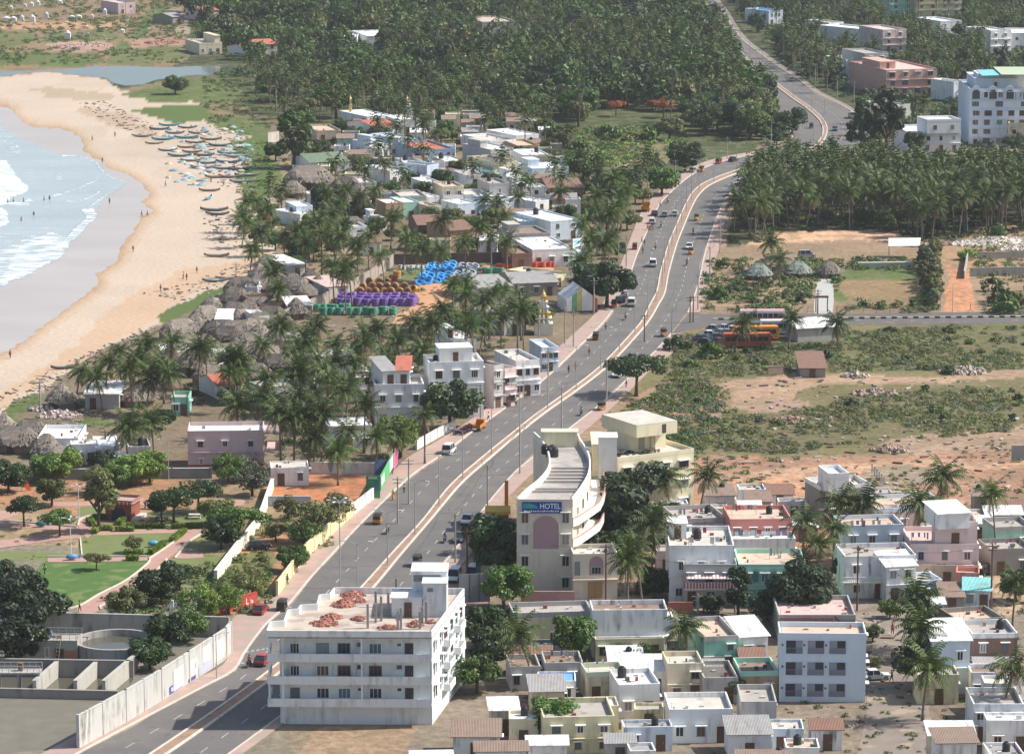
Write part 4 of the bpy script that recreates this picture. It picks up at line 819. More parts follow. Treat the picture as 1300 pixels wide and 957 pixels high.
def heap(name, label, cat, p, rx, ry, rz_, m, size=.24, n_=160, parent=None):
    mb = MB(); rr = random.Random(int(p.x * 13 + p.y))
    k = 10; ringv = []
    mb.lathe([(1.0, 0), (.8, .3), (.45, .65), (.1, .9)], 11)
    mb.v = [(x * rx * rr.uniform(.85, 1.1), y * ry * rr.uniform(.85, 1.1), z * rz_ * rr.uniform(.8, 1.1)) for x, y, z in mb.v]
    for i in range(n_):
        a_ = rr.uniform(0, 6.283); q = math.sqrt(rr.random()) * 1.12; z = max(0, 1 - q) * rz_ * .85; x, y = math.cos(a_) * q * rx, math.sin(a_) * q * ry; s_ = size * rr.uniform(.5, 1.2)
        M_ = Euler((rr.uniform(-.8, .8), rr.uniform(-.8, .8), rr.uniform(0, 3))).to_matrix(); c8 = [M_ @ Vector((sx * s_, sy * s_ * .6, sz * s_ * .5)) + Vector((x, y, z + s_ * .3)) for sx, sy, sz in ((-1, -1, -1), (1, -1, -1), (1, 1, -1), (-1, 1, -1), (-1, -1, 1), (1, -1, 1), (1, 1, 1), (-1, 1, 1))]
        mb.add(c8, [(0, 1, 5, 4), (1, 2, 6, 5), (2, 3, 7, 6), (3, 0, 4, 7), (4, 5, 6, 7), (3, 2, 1, 0)], rr.randrange(len(m)))
    o = ob(name, mb.mesh(name, m), None, p); o['kind'] = 'stuff'; return o
brick = [pm((.36, .14, .10), .3, 2), pm((.42, .22, .17), .3, 2), pm((.26, .13, .11), .3, 2)]
for px, py, rx, ry, rz_ in ((448, 756, 1.9, 1.3, .8), (436, 768, 1.9, 1.7, 1.0), (441, 764, 1.2, 1.2, .7), (413, 792, 2.2, 1.4, .9), (421, 784, 1.6, 1.1, .7), (455, 786, 1.1, .9, .4), (493, 797, 1.6, .6, .4), (527, 794, 1.2, .9, .8), (458, 763, .9, .9, .3), (547, 790, .6, .6, .3)):
    p = G(px, py, zr); heap('brick_rubble', '', '', Vector((p.x, p.y, zr)), rx * .8, ry, rz_, brick, .2, 110)
# ---- hotel with a curved plan
hH = 14.6
Lh = [(656, 634), (668, 622), (684, 609), (694, 597), (697, 586), (694, 572), (686, 559), (677, 550)]
Rh = [(727, 634), (738, 620), (747, 605), (750, 592), (749, 580), (744, 569), (737, 558), (733, 548)]
ctr = G(690, 634, hH); H0 = Vector((ctr.x, ctr.y, 0))
ht = thing('hotel_building', 'cream hotel with a curving roof, mauve arch and blue sign', 'hotel', H0)
def hl(x, y, z=hH): p = G(x, y, z) - H0; return (p.x, p.y)
lft = smooth_line([hl(*p) for p in Lh], 1.5); rgt = smooth_line([hl(*p) for p in Rh], 1.5)
planH = lft[::-1] + rgt
for k in range(0, len(rgt), 4): FOOT.append((H0.x + (rgt[k][0] + lft[min(k, len(lft) - 1)][0]) / 2, H0.y + rgt[k][1], 7))
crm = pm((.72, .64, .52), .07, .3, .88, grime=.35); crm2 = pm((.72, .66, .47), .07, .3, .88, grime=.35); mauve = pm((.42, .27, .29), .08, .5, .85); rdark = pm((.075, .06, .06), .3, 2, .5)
b = MB(); b.prism(planH, -.3, hH - .9); part('wall', b, crm, ht)
b = MB(); b.prism([(x * .995, y) for x, y in planH], hH - .9, hH - .82); rf = part('roof', b, pm((.42, .38, .35), .18, .4, .9, grime=.6, spots=(.25, .52, (.30, .28, .26))), ht)
def band(line, z0, z1, t_, closed=False):
    b = MB(); m = len(line); v = []
    for i, p in enumerate(line):
        a_, c_ = Vector(line[max(0, i - 1)]), Vector(line[min(m - 1, i + 1)]); d = (c_ - a_).normalized(); nn = Vector((-d.y, d.x)) * t_; p = Vector(p)
        v += [(p.x, p.y, z0), (p.x + nn.x, p.y + nn.y, z0), (p.x + nn.x, p.y + nn.y, z1), (p.x, p.y, z1)]
    f = [(i * 4 + k, i * 4 + (k + 1) % 4, i * 4 + 4 + (k + 1) % 4, i * 4 + 4 + k) for i in range(m - 1) for k in range(4)] + [(3, 2, 1, 0), tuple(4 * (m - 1) + k for k in range(4))]
    b.add(v, f); return b
def fixn(o):
    bm = bmesh.new(); bm.from_mesh(o.data); bmesh.ops.recalc_face_normals(bm, faces=bm.faces); bm.to_mesh(o.data); bm.free(); return o
pw = pm((.75, .73, .68), .06, .4, .85, grime=.35)
fixn(part('parapet', band(lft, hH - 1.0, hH + .25, -.25), pw, ht)); fixn(part('parapet', band([(x + .0, y) for x, y in rgt], hH - 1.0, hH + .25, .25), pw, ht))
b = MB(); b.box(lft[0][0] - .02, rgt[0][0] + .02, -.12, .2, hH - 1.1, hH + .1); part('parapet', b, crm, ht)
for yy in (8.5, 10.2, 15.5, 18, 20.5, 23, 25.5):     # low ribs across the roof
    xl = np.interp(yy, [p[1] for p in lft], [p[0] for p in lft]); xr = np.interp(yy, [p[1] for p in rgt], [p[0] for p in rgt]); b = MB(); b.box(xl + .4, xr - .4, yy - .12, yy + .12, hH - .83, hH - .45); part('roof_rib', b, pm((.50, .46, .42), .15), ht)
for k in range(4):    # balconies sweeping along the right flank
    z = hH - 1.2 - 3.2 * (k + 1) + .3
    seg = [p for p in rgt if p[1] < 33]
    out = [(x + min(2.4, .5 + max(0, y) * .17), y) for x, y in seg]; out[0] = (seg[0][0] + .1, seg[0][1])
    b = MB(); b.prism(seg + out[::-1], z - .15, z); fl_ = fixn(part('balcony', b, pw, ht))
    fixn(part('balcony_wall', band(out, z, z + 1.15, .15), pw, fl_)); fixn(part('red_coping', band(out, z + 1.15, z + 1.24, .2), pm((.50, .24, .18), .2), fl_))
    for j in range(3, len(seg) - 2, 3):
        d = Vector(seg[j + 1]) - Vector(seg[j - 1]); window(ht, seg[j][0] + .02, seg[j][1], z + .8, 1.2, 1.3, math.atan2(d.y, d.x), False)
wx = rgt[0][0] - lft[0][0]; xl = lft[0][0]
for k in range(4):
    z = hH - 3.6 - k * 3.35
    window(ht, xl + 1.25, -.02, z, 1.15, 1.55, 0, True, crm); window(ht, xl + wx - 1.05, -.02, z, 1.15, 1.55, 0, True, crm)
arch = [(-1.9, 0), (1.9, 0)] + [(1.9 * math.cos(q), 3.3 + 1.9 * math.sin(q)) for q in np.linspace(0, math.pi, 15)]
b = MB(); b.add([(x + xl + wx * .52, -.06, z + hH - 7.6) for x, z in arch], [tuple(range(len(arch)))]); pa = part('arch_panel', b, mauve, ht)
rim = [(x * 1.07, z) for x, z in arch[1:]] + [(-1.9 * 1.07, 0)]
b = MB(); b.tube([(x + xl + wx * .52, -.06, z + hH - 7.6) for x, z in rim], .1, 6); part('arch_rim', b, crm, pa)
b = MB(); b.box(xl - .05, rgt[0][0] + .05, -.14, 0, hH - 8.1, hH - 7.7); part('cornice', b, crm, ht)
sg = thing('hotel_sign', 'blue HOTEL sign with white letters on the cream facade', 'sign', (H0.x + xl + wx * .45, H0.y - .16, hH - 2.05))
b = MB(); b.box(-3.0, 3.0, -.14, 0, 0, 1.75); part('board', b, pm((.015, .06, .30), .1, 1, .4), sg)
b = MB(); b.add([(-2.9, -.15, .75), (-.5, -.15, .75), (-.9, -.15, 1.25), (-1.8, -.15, 1.55), (-2.9, -.15, 1.5)], [(0, 1, 2, 3, 4)]); part('emblem', b, pm((.05, .32, .36), .2), sg)
b = MB(); b.add([(-2.2, -.16, .95), (-1.5, -.16, 1.0), (-1.2, -.16, 1.3), (-1.9, -.16, 1.25)], [(0, 1, 2, 3)]); part('leaf_mark', b, pm((.12, .45, .12), .2), sg)
FONTM = {}
def text(s, size, m, parent, loc_, rz_=0, tilt=math.pi / 2, width=None, name='lettering'):
    c = bpy.data.curves.new('lettering', 'FONT'); c.body = s; c.size = size; c.align_x = 'CENTER'; c.extrude = .01; c.offset = .012 * size
    o = bpy.data.objects.new('lettering', c); COL.objects.link(o); bpy.context.view_layer.update()
    me = bpy.data.meshes.new_from_object(o.evaluated_get(bpy.context.evaluated_depsgraph_get())); bpy.data.objects.remove(o); me.materials.clear(); me.materials.append(m)
    q = ob(name, me, parent, loc_); q.rotation_euler = (tilt, 0, rz_)
    if width: q.scale.x = width / max(.01, q.dimensions.x) if q.dimensions.x else 1
    return q
text('HOTEL', 1.15, pm((.85, .85, .85), .02, 1, .6), sg, (1.25, -.16, .72), width=3.1)
b = MB()
for i in range(16): b.box(-2.7 + i * .335, -2.7 + i * .335 + (.2 if i % 4 else .28), -.16, -.145, .22, .40 if i % 3 else .46)
part('small_print', b, pm((.8, .8, .8), .02), sg)
# lift room and tanks beside the curved roof
def hbox(x0, y0, x1, depth, z0, z1, m, name='roof_room', cap=True):
    p, q = hl(x0, y0, z0), hl(x1, y0, z0); b = MB(); b.box(p[0], q[0], p[1], p[1] + depth, z0, z1)
    if cap: b.box(p[0] - .15, q[0] + .15, p[1] - .2, p[1] + depth + .15, z1, z1 + .15)
    return part(name, b, m, ht)
hbox(760, 616, 783, 4, 9, hH + 2.2, pm((.68, .68, .66), .06, .4, .85, grime=.4), 'lift_room'); hbox(688, 568, 733, 2.5, hH - .9, hH + 1.6, crm2, 'roof_room'); hbox(752, 604, 764, 10, 9, hH - .4, crm2, 'roof_room')
b = MB(); b.box(-.5, .5, 0, .2, 0, 1.6); 
for i, (x, y) in enumerate(((692, 576), (698, 580), (701, 577), (704, 580))):
    p = G(x, y, hH - .85); o = thing('water_tank', ['black tank at the rear corner of the hotel roof', 'black tank in front of three others on the hotel roof', 'black tank furthest back on the hotel roof', 'black tank nearest the rubble on the hotel roof'][i], 'water tank', p, 0, 'tanks on the hotel roof'); q = MB(); q.lathe([(.62, 0), (.66, .4), (.62, .5), (.66, .9), (.6, 1.35), (.3, 1.55)], 14); part('body', q, tkm, o); q = MB(); q.lathe([(.3, 1.55), (.3, 1.62), (.05, 1.66)], 12); part('lid', q, tkm, o)
# rear block of the hotel, built as its own wing
rb = house('cream hotel wing with a roof tower and building rubble', (785, 581), (881, 569), 556, 10.4, crm2, 'pale', st=3, fw=4, sw=2, cat='hotel', name='hotel_wing', win=(1.9, 1.05), junk=26, dr=False, band=False, shade=True)
A, u, n, W_, D, zt, rz = ROOFS[rb['label']]; b = MB(); z = zt
b.box(W_ * .42, W_ * .9, D * .45, D * .95, z, z + 3.0).box(W_ * .36, W_ * .9, D * .2, D * .97, z + 3.0, z + 5.0); tw = part('roof_tower', b, crm2, rb); door(tw, W_ * .58, D * .45 - .02, .9, 1.9, (.35, .33, .28), z=z + .02)
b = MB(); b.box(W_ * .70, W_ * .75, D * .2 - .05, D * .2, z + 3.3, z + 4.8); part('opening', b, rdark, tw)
b = MB(); b.box(W_ * .36, W_ * .9, D * .2, D * .97, z + 5.01, z + 5.12); part('roof_slab', b, roofm('pale'), tw)
lad = MB()
for k in range(8): lad.box(W_ * .68, W_ * .74, D * .42, D * .43, z + .3 + k * .35, z + .34 + k * .35)
lad.box(W_ * .68 - .04, W_ * .68, D * .42, D * .43, z, z + 3.1); lad.box(W_ * .74, W_ * .74 + .04, D * .42, D * .43, z, z + 3.1); part('ladder', lad, pm((.2, .2, .2), .1), tw)
heap('building_rubble', '', '', Vector((*(A + u * W_ * .1 + n * D * .5).xy, zt)), 3.2, 1.8, .9, [pm((.6, .55, .48), .3), pm((.42, .34, .28), .3), pm((.3, .2, .16), .3)], .4, 170); heap('building_rubble', '', '', Vector((*(A - u * 8 + n * D * .55).xy, zt + 2)), 2.6, 1.2, .7, [pm((.6, .52, .42), .3), pm((.42, .34, .28), .3)], .4, 90)
an = house('cream hotel annexe with mauve arched window and wooden door', (728, 703), (784, 702), 690, 7.2, crm, 'pale', st=2, fw=0, sw=1, cat='hotel', name='hotel_annexe', dr=False, junk=7)
A, u, n, W_, D, zt, rz = ROOFS[an['label']]; s_ = .56
b = MB(); b.add([(x * s_ + W_ * .52, -.04, z * s_ + 3.9) for x, z in arch], [tuple(range(len(arch)))]); pa = part('arch_panel', b, mauve, an); window(pa, W_ * .52, -.05, 4.1, 1.5, 1.1, 0, False, pm((.5, .5, .5), .1))
b = MB(); b.box(W_ * .52 - 1.3, W_ * .52 + .95, -.06, 0, .3, 2.9); wd = part('door', b, pm((.42, .26, .12), .2, 3), an); b = MB(); b.box(W_ * .52 - .2, W_ * .52 - .15, -.08, -.06, .3, 2.9); part('seam', b, pm((.2, .12, .06), .2), wd); window(an, W_ * .09, -.02, 4, .8, 2.0, 0, False)
# brown balustrade, laundry terrace and railings of the right-hand houses
o = next(x for x in COL.objects if x.get('label', '').startswith('flat roofed house with brown')); A, u, n, W_, D, zt, rz = ROOFS[o['label']]
b = MB(); b.box(0, W_ * .7, -1.0, 0, zt - .4, zt - .25); b.box(0, W_ * .7, -1.02, -.92, zt + .35, zt + .5)
for i in range(26): b.box(.1 + i * W_ * .7 / 26, .22 + i * W_ * .7 / 26, -1.0, -.94, zt - .25, zt + .35)
part('balustrade', b, pm((.28, .12, .09), .2), o); b = MB(); b.add([(W_ * .72, -.6, zt + .3), (W_ * .99, -.6, zt - 2.6), (W_ * .99, -.6, zt - 2.2), (W_ * .72, -.6, zt + .8)], [(0, 1, 2, 3)]); part('stair_rail', b, pm((.28, .12, .09), .2), o)
o = next(x for x in COL.objects if x.get('label', '').startswith('house with red striped')); A, u, n, W_, D, zt, rz = ROOFS[o['label']]
for z in (2.9, ):
    b = MB(); b.box(0, W_, -1.3, 0, z - .14, z); b2 = MB()
    for i in range(34): b2.box(i * W_ / 34, (i + 1) * W_ / 34 - .05, -1.3, -1.25, z, z + 1.0, i % 2)
    q = part('balcony', b, wallm('white'), o); ob('railing', b2.mesh('railing', [pm((.5, .10, .08), .1), pm((.7, .62, .6), .1)]), q)
b2 = MB()
for i in range(30): b2.add([(i * W_ / 30 + .4, 0, 4.9), ((i + 1) * W_ / 30 + .4, 0, 4.9), ((i + 1) * W_ / 30 + .4, -1.2, 4.45), (i * W_ / 30 + .4, -1.2, 4.45)], [(3, 2, 1, 0)], i % 2)
ob('striped_awning', b2.mesh('striped_awning', [pm((.55, .35, .33), .1), pm((.72, .70, .68), .1)]), o)
o = next(x for x in COL.objects if x.get('label', '').startswith('rain stained white')); A, u, n, W_, D, zt, rz = ROOFS[o['label']]
b = MB(); b.box(-.5, W_ * .68, -1.4, 0, 2.7, 2.85); b.box(-.5, W_ * .68, -1.42, -1.3, 3.55, 3.68)
for i in range(26): x = -.45 + i * (W_ * .68 + .4) / 26; b.box(x, x + .14, -1.4, -1.32, 2.85, 3.55)
part('balcony', b, wallm('white', .8), o)
o = next(x for x in COL.objects if x.get('label', '').startswith('mint green house')); A, u, n, W_, D, zt, rz = ROOFS[o['label']]
for i in range(6):
    b = MB(); x = W_ * (.08 + .155 * i); b.add([(a_ * .3 + x, -.05, c_ * .32 + 3.9) for a_, c_ in arch], [tuple(range(len(arch)))]); part('arch_window', b, pm((.10, .26, .22), .2), o)
b = MB()
for i in range(40): b.box(i * W_ / 40, i * W_ / 40 + .18, -.42, -.36, 2.9, 3.6)
b.box(0, W_, -.45, -.33, 3.6, 3.72); part('railing', b, pm(WALLC['mint'], .1), o)
o = next(x for x in COL.objects if x.get('label', '').startswith('dusky pink')); A, u, n, W_, D, zt, rz = ROOFS[o['label']]
b = MB()
for k in range(11): b.box(W_ - 2.6 + k * .3, W_ - 2.2 + k * .3, -1.2, 0, 3.4 - k * .28, 3.6 - k * .28)
b.box(W_ + .6, W_ + 3.0, .5, D * .9, 3.2, 3.4); b.box(W_ + 2.9, W_ + 3.0, .5, D * .9, 3.4, 4.3); b.box(W_ + 2.8, W_ + 3.0, .5, .7, 0, 6.4); b.box(W_ + 2.8, W_ + 3.0, D * .9 - .2, D * .9, 0, 6.4); b.box(W_, W_ + 3.0, .4, D * .9, 6.3, 6.45); part('staircase', b, wallm('lilac'), o)
b = MB(); b.box(-.02, W_ + .02, -.03, 0, 0, .9); part('plinth', b, pm((.33, .13, .10), .15), o)
o = next(x for x in COL.objects if x.get('label', '').startswith('large white three')); A, u, n, W_, D, zt, rz = ROOFS[o['label']]
b = MB(); b.box(W_, W_ + .04, D * .1, D * .95, 0, 11.0); sp_ = part('side_panel', b, wallm('rose', .2), o)
for z in (2.2, 5.2, 8.2):
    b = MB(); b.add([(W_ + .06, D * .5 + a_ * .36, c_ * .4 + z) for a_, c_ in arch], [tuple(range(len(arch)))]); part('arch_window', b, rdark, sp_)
# arches and turquoise sheet of the far blue block
o = next(x for x in COL.objects if x.get('label', '').startswith('tall pale blue apartment')); A, u, n, W_, D, zt, rz = ROOFS[o['label']]
for i in range(4):
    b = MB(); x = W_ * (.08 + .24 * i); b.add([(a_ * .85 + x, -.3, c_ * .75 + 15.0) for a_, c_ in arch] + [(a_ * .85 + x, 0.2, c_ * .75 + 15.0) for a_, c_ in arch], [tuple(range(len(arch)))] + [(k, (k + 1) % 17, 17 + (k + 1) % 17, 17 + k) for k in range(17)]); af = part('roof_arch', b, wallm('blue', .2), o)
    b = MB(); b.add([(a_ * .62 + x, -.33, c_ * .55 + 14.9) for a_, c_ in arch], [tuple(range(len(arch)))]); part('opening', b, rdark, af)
    b = MB(); b.box(x - 1.3, x + 1.3, -.9, -.8, .2, 15); 
b = MB(); b.add([(W_ * .44, D * .05, zt + 5.0), (W_ * 1.0, D * .05, zt + 5.0), (W_ * 1.0, D * .7, zt + 5.6), (W_ * .44, D * .7, zt + 5.6)], [(0, 1, 2, 3)]); part('roof_sheet', b, pm((.42, .50, .36), .15), o); b = MB(); b.add([(W_ * .18, D * .1, zt + 4.5), (W_ * .5, D * .1, zt + 4.7), (W_ * .5, D * .6, zt + 5.1), (W_ * .18, D * .6, zt + 4.9)], [(0, 1, 2, 3)]); part('roof_sheet', b, pm((.20, .52, .57), .1), o); b = MB(); b.box(W_ * .15, W_ * .98, D * .3, D * .65, zt, zt + 4.6); part('roof_room', b, wallm('white'), o)
# ---- temples
def tower(label, px, py, z0, wd, tiers, th, cols, cat='temple', name='temple_tower'):
    p = G(px, py, 0); o = thing(name, label, cat, p); z = z0
    b = MB(); b.box(-wd * .62, wd * .62, -wd * .62, wd * .62, -.2, z0); part('base', b, cols[0], o)
    for k in range(tiers):
        r_ = wd / 2 * (1 - .78 * k / tiers); b = MB(); b.box(-r_, r_, -r_, r_, z, z + th * .72); b.box(-r_ * 1.12, r_ * 1.12, -r_ * 1.12, r_ * 1.12, z + th * .72, z + th)
        q = part('tier', b, cols[k % len(cols)], o)
        for s_ in range(3):
            b = MB(); x = (s_ - 1) * r_ * .66; b.lathe([(.22 * r_ + .05, z), (.24 * r_, z + th * .4), (.1 * r_, z + th * .68)], 7, (x, -r_ - .05)); part('figure', b, cols[(k + s_ + 1) % len(cols)], q)
        z += th
    b = MB(); b.lathe([(.36, z), (.5, z + .4), (.2, z + .9), (.06, z + 1.5)], 10); part('finial', b, pm((.65, .5, .15), .1, 1, .4), o); return o
tower('white and gold stepped temple tower by the road', 690, 424, 2.6, 3.2, 5, 1.15, [pm((.70, .68, .60), .1), pm((.62, .42, .10), .15), pm((.55, .58, .55), .1)])
tower('small white temple tower with a rounded top in the village', 517, 158, 4.2, 3.4, 3, 1.3, [pm((.7, .7, .68), .1), pm((.55, .6, .62), .1)])
house('white temple hall below the small white tower', (503, 152), (532, 151), 146, 4.8, 'white', 'white', fw=3, cat='temple', name='temple_hall')
tower('slender yellow shrine pillar behind the tan roofed hall', 445, 160, 1.2, 1.3, 5, 1.5, [pm((.6, .42, .1), .1), pm((.5, .45, .3), .1)], 'shrine', 'shrine_pillar')
# ---- festival tent, hoarding, roadside sign boards
tp = G(733, 392); te = thing('festival_tent', 'white festival tent with green, yellow and red stripes on its front', 'tent', tp, R(12))
tricol = [pm((.75, .74, .72), .08), pm((.16, .38, .20), .2), pm((.60, .50, .20), .2), pm((.50, .16, .12), .2)]
b = MB(); w2, d2, eh, rh = 4.2, 5.5, 3.2, 6.2; b.add([(-w2, -d2, 0), (w2, -d2, 0), (w2, -d2, eh), (0, -d2, rh), (-w2, -d2, eh), (-w2, d2, eh), (0, d2, rh), (w2, d2, eh), (-w2, d2, 0), (w2, d2, 0)], [(4, 3, 6, 5), (3, 2, 7, 6), (0, 4, 5, 8), (2, 1, 9, 7), (8, 5, 6, 7, 9)]); part('canopy', b, pm((.74, .73, .70), .1, .6), te)
b = MB(); m_ = [0, 1, 2, 0, 0, 3]; te.scale = (.85, .85, .9)
for i in range(6):
    x0, x1 = -w2 + i * 2 * w2 / 6, -w2 + (i + 1) * 2 * w2 / 6; f = lambda x: eh + (rh - eh) * (1 - abs(x) / w2); b.add([(x0, -d2 - .03, .3), (x1, -d2 - .03, .3), (x1, -d2 - .03, f(x1)), (x0, -d2 - .03, f(x0))], [(0, 1, 2, 3)], m_[i])
ob('front_cloth', b.mesh('front_cloth', tricol), te)
def board(label, a_, b_, z0, z1, m, cat='sign', name='sign_board', post=True, th=.12, pics=()):
    p, q = G(*a_), G(*b_); d = q - p; L_ = d.length; o = thing(name, label, cat, p, math.atan2(d.y, d.x)); k = MB(); k.box(0, L_, -th / 2, th / 2, z0, z1); part('panel', k, m, o)
    if post:
        for x in (.15, L_ - .15): k = MB(); k.tube([(x, .12, -.2), (x, .12, z1)], .07, 6); part('post', k, pm((.2, .2, .2), .1), o)
    for x0, x1, y0, y1, c in pics: k = MB(); k.box(x0 * L_, x1 * L_, -th / 2 - .02, -th / 2 - .002, z0 + y0 * (z1 - z0), z0 + y1 * (z1 - z0)); part('print', k, pm(c, .15, 1.5), o)
    return o
board('tall white and cyan hoarding at the end of the yard wall', (727, 335), (741, 332), .8, 6.2, pm((.66, .74, .76), .1), 'hoarding', 'hoarding', pics=((.1, .9, .1, .3, (.12, .42, .5)), (.2, .75, .5, .6, (.1, .2, .25)), (.1, .5, .8, .92, (.3, .6, .7))))
board('green printed board facing the corner of red earth lot', (465, 634), (482, 634), .3, 4.2, pm((.06, .25, .11), .3, .9), pics=((.1, .45, .2, .5, (.10, .36, .10)), (.55, .9, .3, .8, (.05, .16, .2)), (.15, .8, .85, .95, (.5, .5, .45))))
board('long green banner running along the footpath', (483, 633), (499, 603), 1.4, 4.0, pm((.10, .42, .16), .15), pics=((.05, .3, .2, .8, (.6, .62, .6)), (.7, .98, .1, .9, (.62, .60, .58))))
board('small pink board at the end of the green banner', (499.5, 602), (505, 594), .8, 3.6, pm((.55, .14, .26), .2))
board('dark blue board behind the green printed board', (476, 606), (491, 604), .3, 3.0, pm((.05, .09, .20), .2))
o = thing('roadside_stall', 'yellow and orange roadside stall beside the white car', 'stall', G(632, 663)); b = MB(); b.add([(-3, -2, 2.6), (3, -2, 2.6), (3, 2, 3.2), (-3, 2, 3.2)], [(0, 1, 2, 3)]); b.box(-3, 3, -2.05, -2, 2.1, 2.65); part('awning', b, pm((.60, .40, .08), .2), o); o.scale = (.7, .7, .8)
b = MB(); b.box(-2.5, -.4, -1.8, 1.5, 0, 2.2); part('counter', b, pm((.66, .6, .55), .1), o); b = MB(); b.box(.2, 2.6, -1.8, -1.7, .3, 2.0); part('banner', b, pm((.50, .05, .05), .1), o)
for x in (-2.9, 2.9): b = MB(); b.tube([(x, -1.9, 0), (x, -1.9, 2.7)], .06, 6); part('post', b, pm((.5, .08, .05), .1), o)
board('upright orange flag board next to the yellow stall', (641, 655), (645, 654), 1, 6, pm((.62, .2, .03), .1)); board('tall turquoise flag banner by the dark sign frame', (606, 738), (610, 735), .5, 8.6, pm((.22, .55, .60), .3, .5), 'flag', 'flag_banner')
board('large dark hoarding frame seen from behind', (583, 770), (622, 768), .6, 5.0, pm((.16, .16, .17), .4, .8), 'hoarding', 'hoarding', pics=((.0, .3, .0, 1, (.28, .30, .32)), (.36, .62, .0, 1, (.24, .25, .27)), (.68, .98, .0, 1, (.3, .3, .33))))
# ---- thatched huts of the fishing village
thm, t, bs = nodes('thatch'); oi = N(t, 'ShaderNodeObjectInfo')
c = mixc(t, noise(t, .9, 4), (.10, .085, .075), (.37, .31, .255)); c = vscale(t, c, val(t, 'MULTIPLY_ADD', oi.outputs['Random'], .6, .7)); c = vscale(t, c, val(t, 'MULTIPLY_ADD', noise(t, 4, 5, stretch=(1, 1, .3)), 1.8, .15)); t.links.new(c, bs.inputs['Base Color']); bs.inputs['Roughness'].default_value = 1; bump(t, bs, noise(t, 9, 4, stretch=(1, 1, .25)), .25, 1.0)
gth = pm((.22, .25, .22), .3, .8, 1, bmp=.2); mud = pm((.26, .19, .14), .2, .8, .95, grime=.3)
def hut_proto(rx, ry, ridge, eh, rh, m, seed):
    o = thing('thatched_hut', 'thatched hut', 'hut'); rr = random.Random(seed); k = 22; mb = MB(); rings = []
    for j, f in enumerate((1.22, .98, .74, .5, .27, .06)):
        z = eh + (rh - eh) * (1 - f / 1.22) ** .95 - (.35 if j == 0 else 0); v = []
        for i in range(k):
            q = 2 * math.pi * i / k; x = math.cos(q) * rx * f + (ridge if math.cos(q) > 0 else -ridge) * (1 - f / 1.22) ** .5; y = math.sin(q) * ry * f; w2 = 1 + rr.uniform(-.05, .05) * (1.6 if j == 0 else 1); v.append((x * w2, y * w2, z + rr.uniform(-.12, .12) * (1.5 if j == 0 else 1)))
        rings.append(v)
    mb.v = [p for r_ in rings for p in r_]
    for j in range(5):
        for i in range(k): mb.f.append((j * k + i, j * k + (i + 1) % k, (j + 1) * k + (i + 1) % k, (j + 1) * k + i))
    mb.f.append(tuple(5 * k + i for i in range(k))); mb.m = [0] * len(mb.f)
    for i in range(150):   # loose ends of thatch
        q = rr.uniform(0, 6.283); f = rr.choice((1.22, 1.2, .98, .75, .5)); z = eh + (rh - eh) * (1 - f / 1.22) ** .95; x, y = math.cos(q) * rx * f + (ridge if math.cos(q) > 0 else -ridge) * (1 - f / 1.22) ** .5, math.sin(q) * ry * f
        d = Vector((math.cos(q), math.sin(q), -.7 + rr.uniform(-.3, .3))).normalized() * rr.uniform(.4, .8); s_ = Vector((-math.sin(q), math.cos(q), 0)) * rr.uniform(.08, .2); p = Vector((x, y, z + .08)); mb.quad(p - s_, p + s_, p + d + s_ * .4, p + d - s_ * .4)
    part('thatch_roof', mb, m, o)
    b = MB(); b.lathe([(.92, -.1), (.92, eh + .25)], 18); b.v = [(x * rx + (ridge * .7 if x > 0 else -ridge * .7), y * ry, z) for x, y, z in b.v]; part('mud_wall', b, mud, o)
    door(o, 0, -ry * .93, .9, min(1.6, eh), (.10, .07, .05)); return o
HP = [hut_proto(2.6, 2.3, .5, 1.5, 4.0, thm, 1), hut_proto(3.0, 2.6, 1.4, 1.6, 4.2, thm, 2), hut_proto(2.4, 2.4, .2, 1.6, 4.4, thm, 3), hut_proto(3.2, 2.5, 1.9, 1.7, 4.0, thm, 4), hut_proto(2.6, 2.5, .6, 1.3, 3.8, gth, 5)]
HUTS = [  # x, y of the base, prototype, scale, label
 (79, 518, 2, 1.15, 'round thatched hut with a greenish patch left of the white beach shed'), (176, 514, 0, 1.15, 'thatched hut with pale roof between white shed and green temple'), (40, 560, 1, 1.0, 'grey thatched hut beside the white parapet house'), (22, 572, 3, 1.15, 'wide grey thatched hut behind the park trees'), (60, 580, 0, 1.1, 'thatched hut in front of the white parapet house'), (5, 556, 2, 1.1, 'thatched hut on the left edge above park trees'), (82, 590, 3, .9, 'low thatched hut behind the dark round tree'),
 (250, 475, 2, 1.5, 'tall cone hut of golden thatch under the single palm'), (268, 488, 1, 1.0, 'dark thatched hut above a blue tarpaulin'), (392, 240, 3, 1.7, 'huge thatched hall at the top of the beach village'), (372, 250, 0, 1.2, 'thatched hut joined to the left of the huge hall'), (405, 256, 1, 1.0, 'thatched hut below the huge hall'), (440, 244, 3, 1.1, 'thatched hut beside the green fronted hut'), (455, 252, 0, 1.05, 'thatched hut between palms above white flat house'), (427, 262, 1, 1.2, 'broad thatched hut on the white walled yard'), (443, 296, 3, 1.1, 'thatched hut with pale blue walls behind dense palms'),
 (1013, 351, 2, 1.05, 'grey green cone hut beside the fenced garden path'), (963, 354, 2, 1.05, 'grey cone hut in the fenced garden near the road'), (1053, 352, 0, 1.0, 'white domed hut at the end of garden path')]
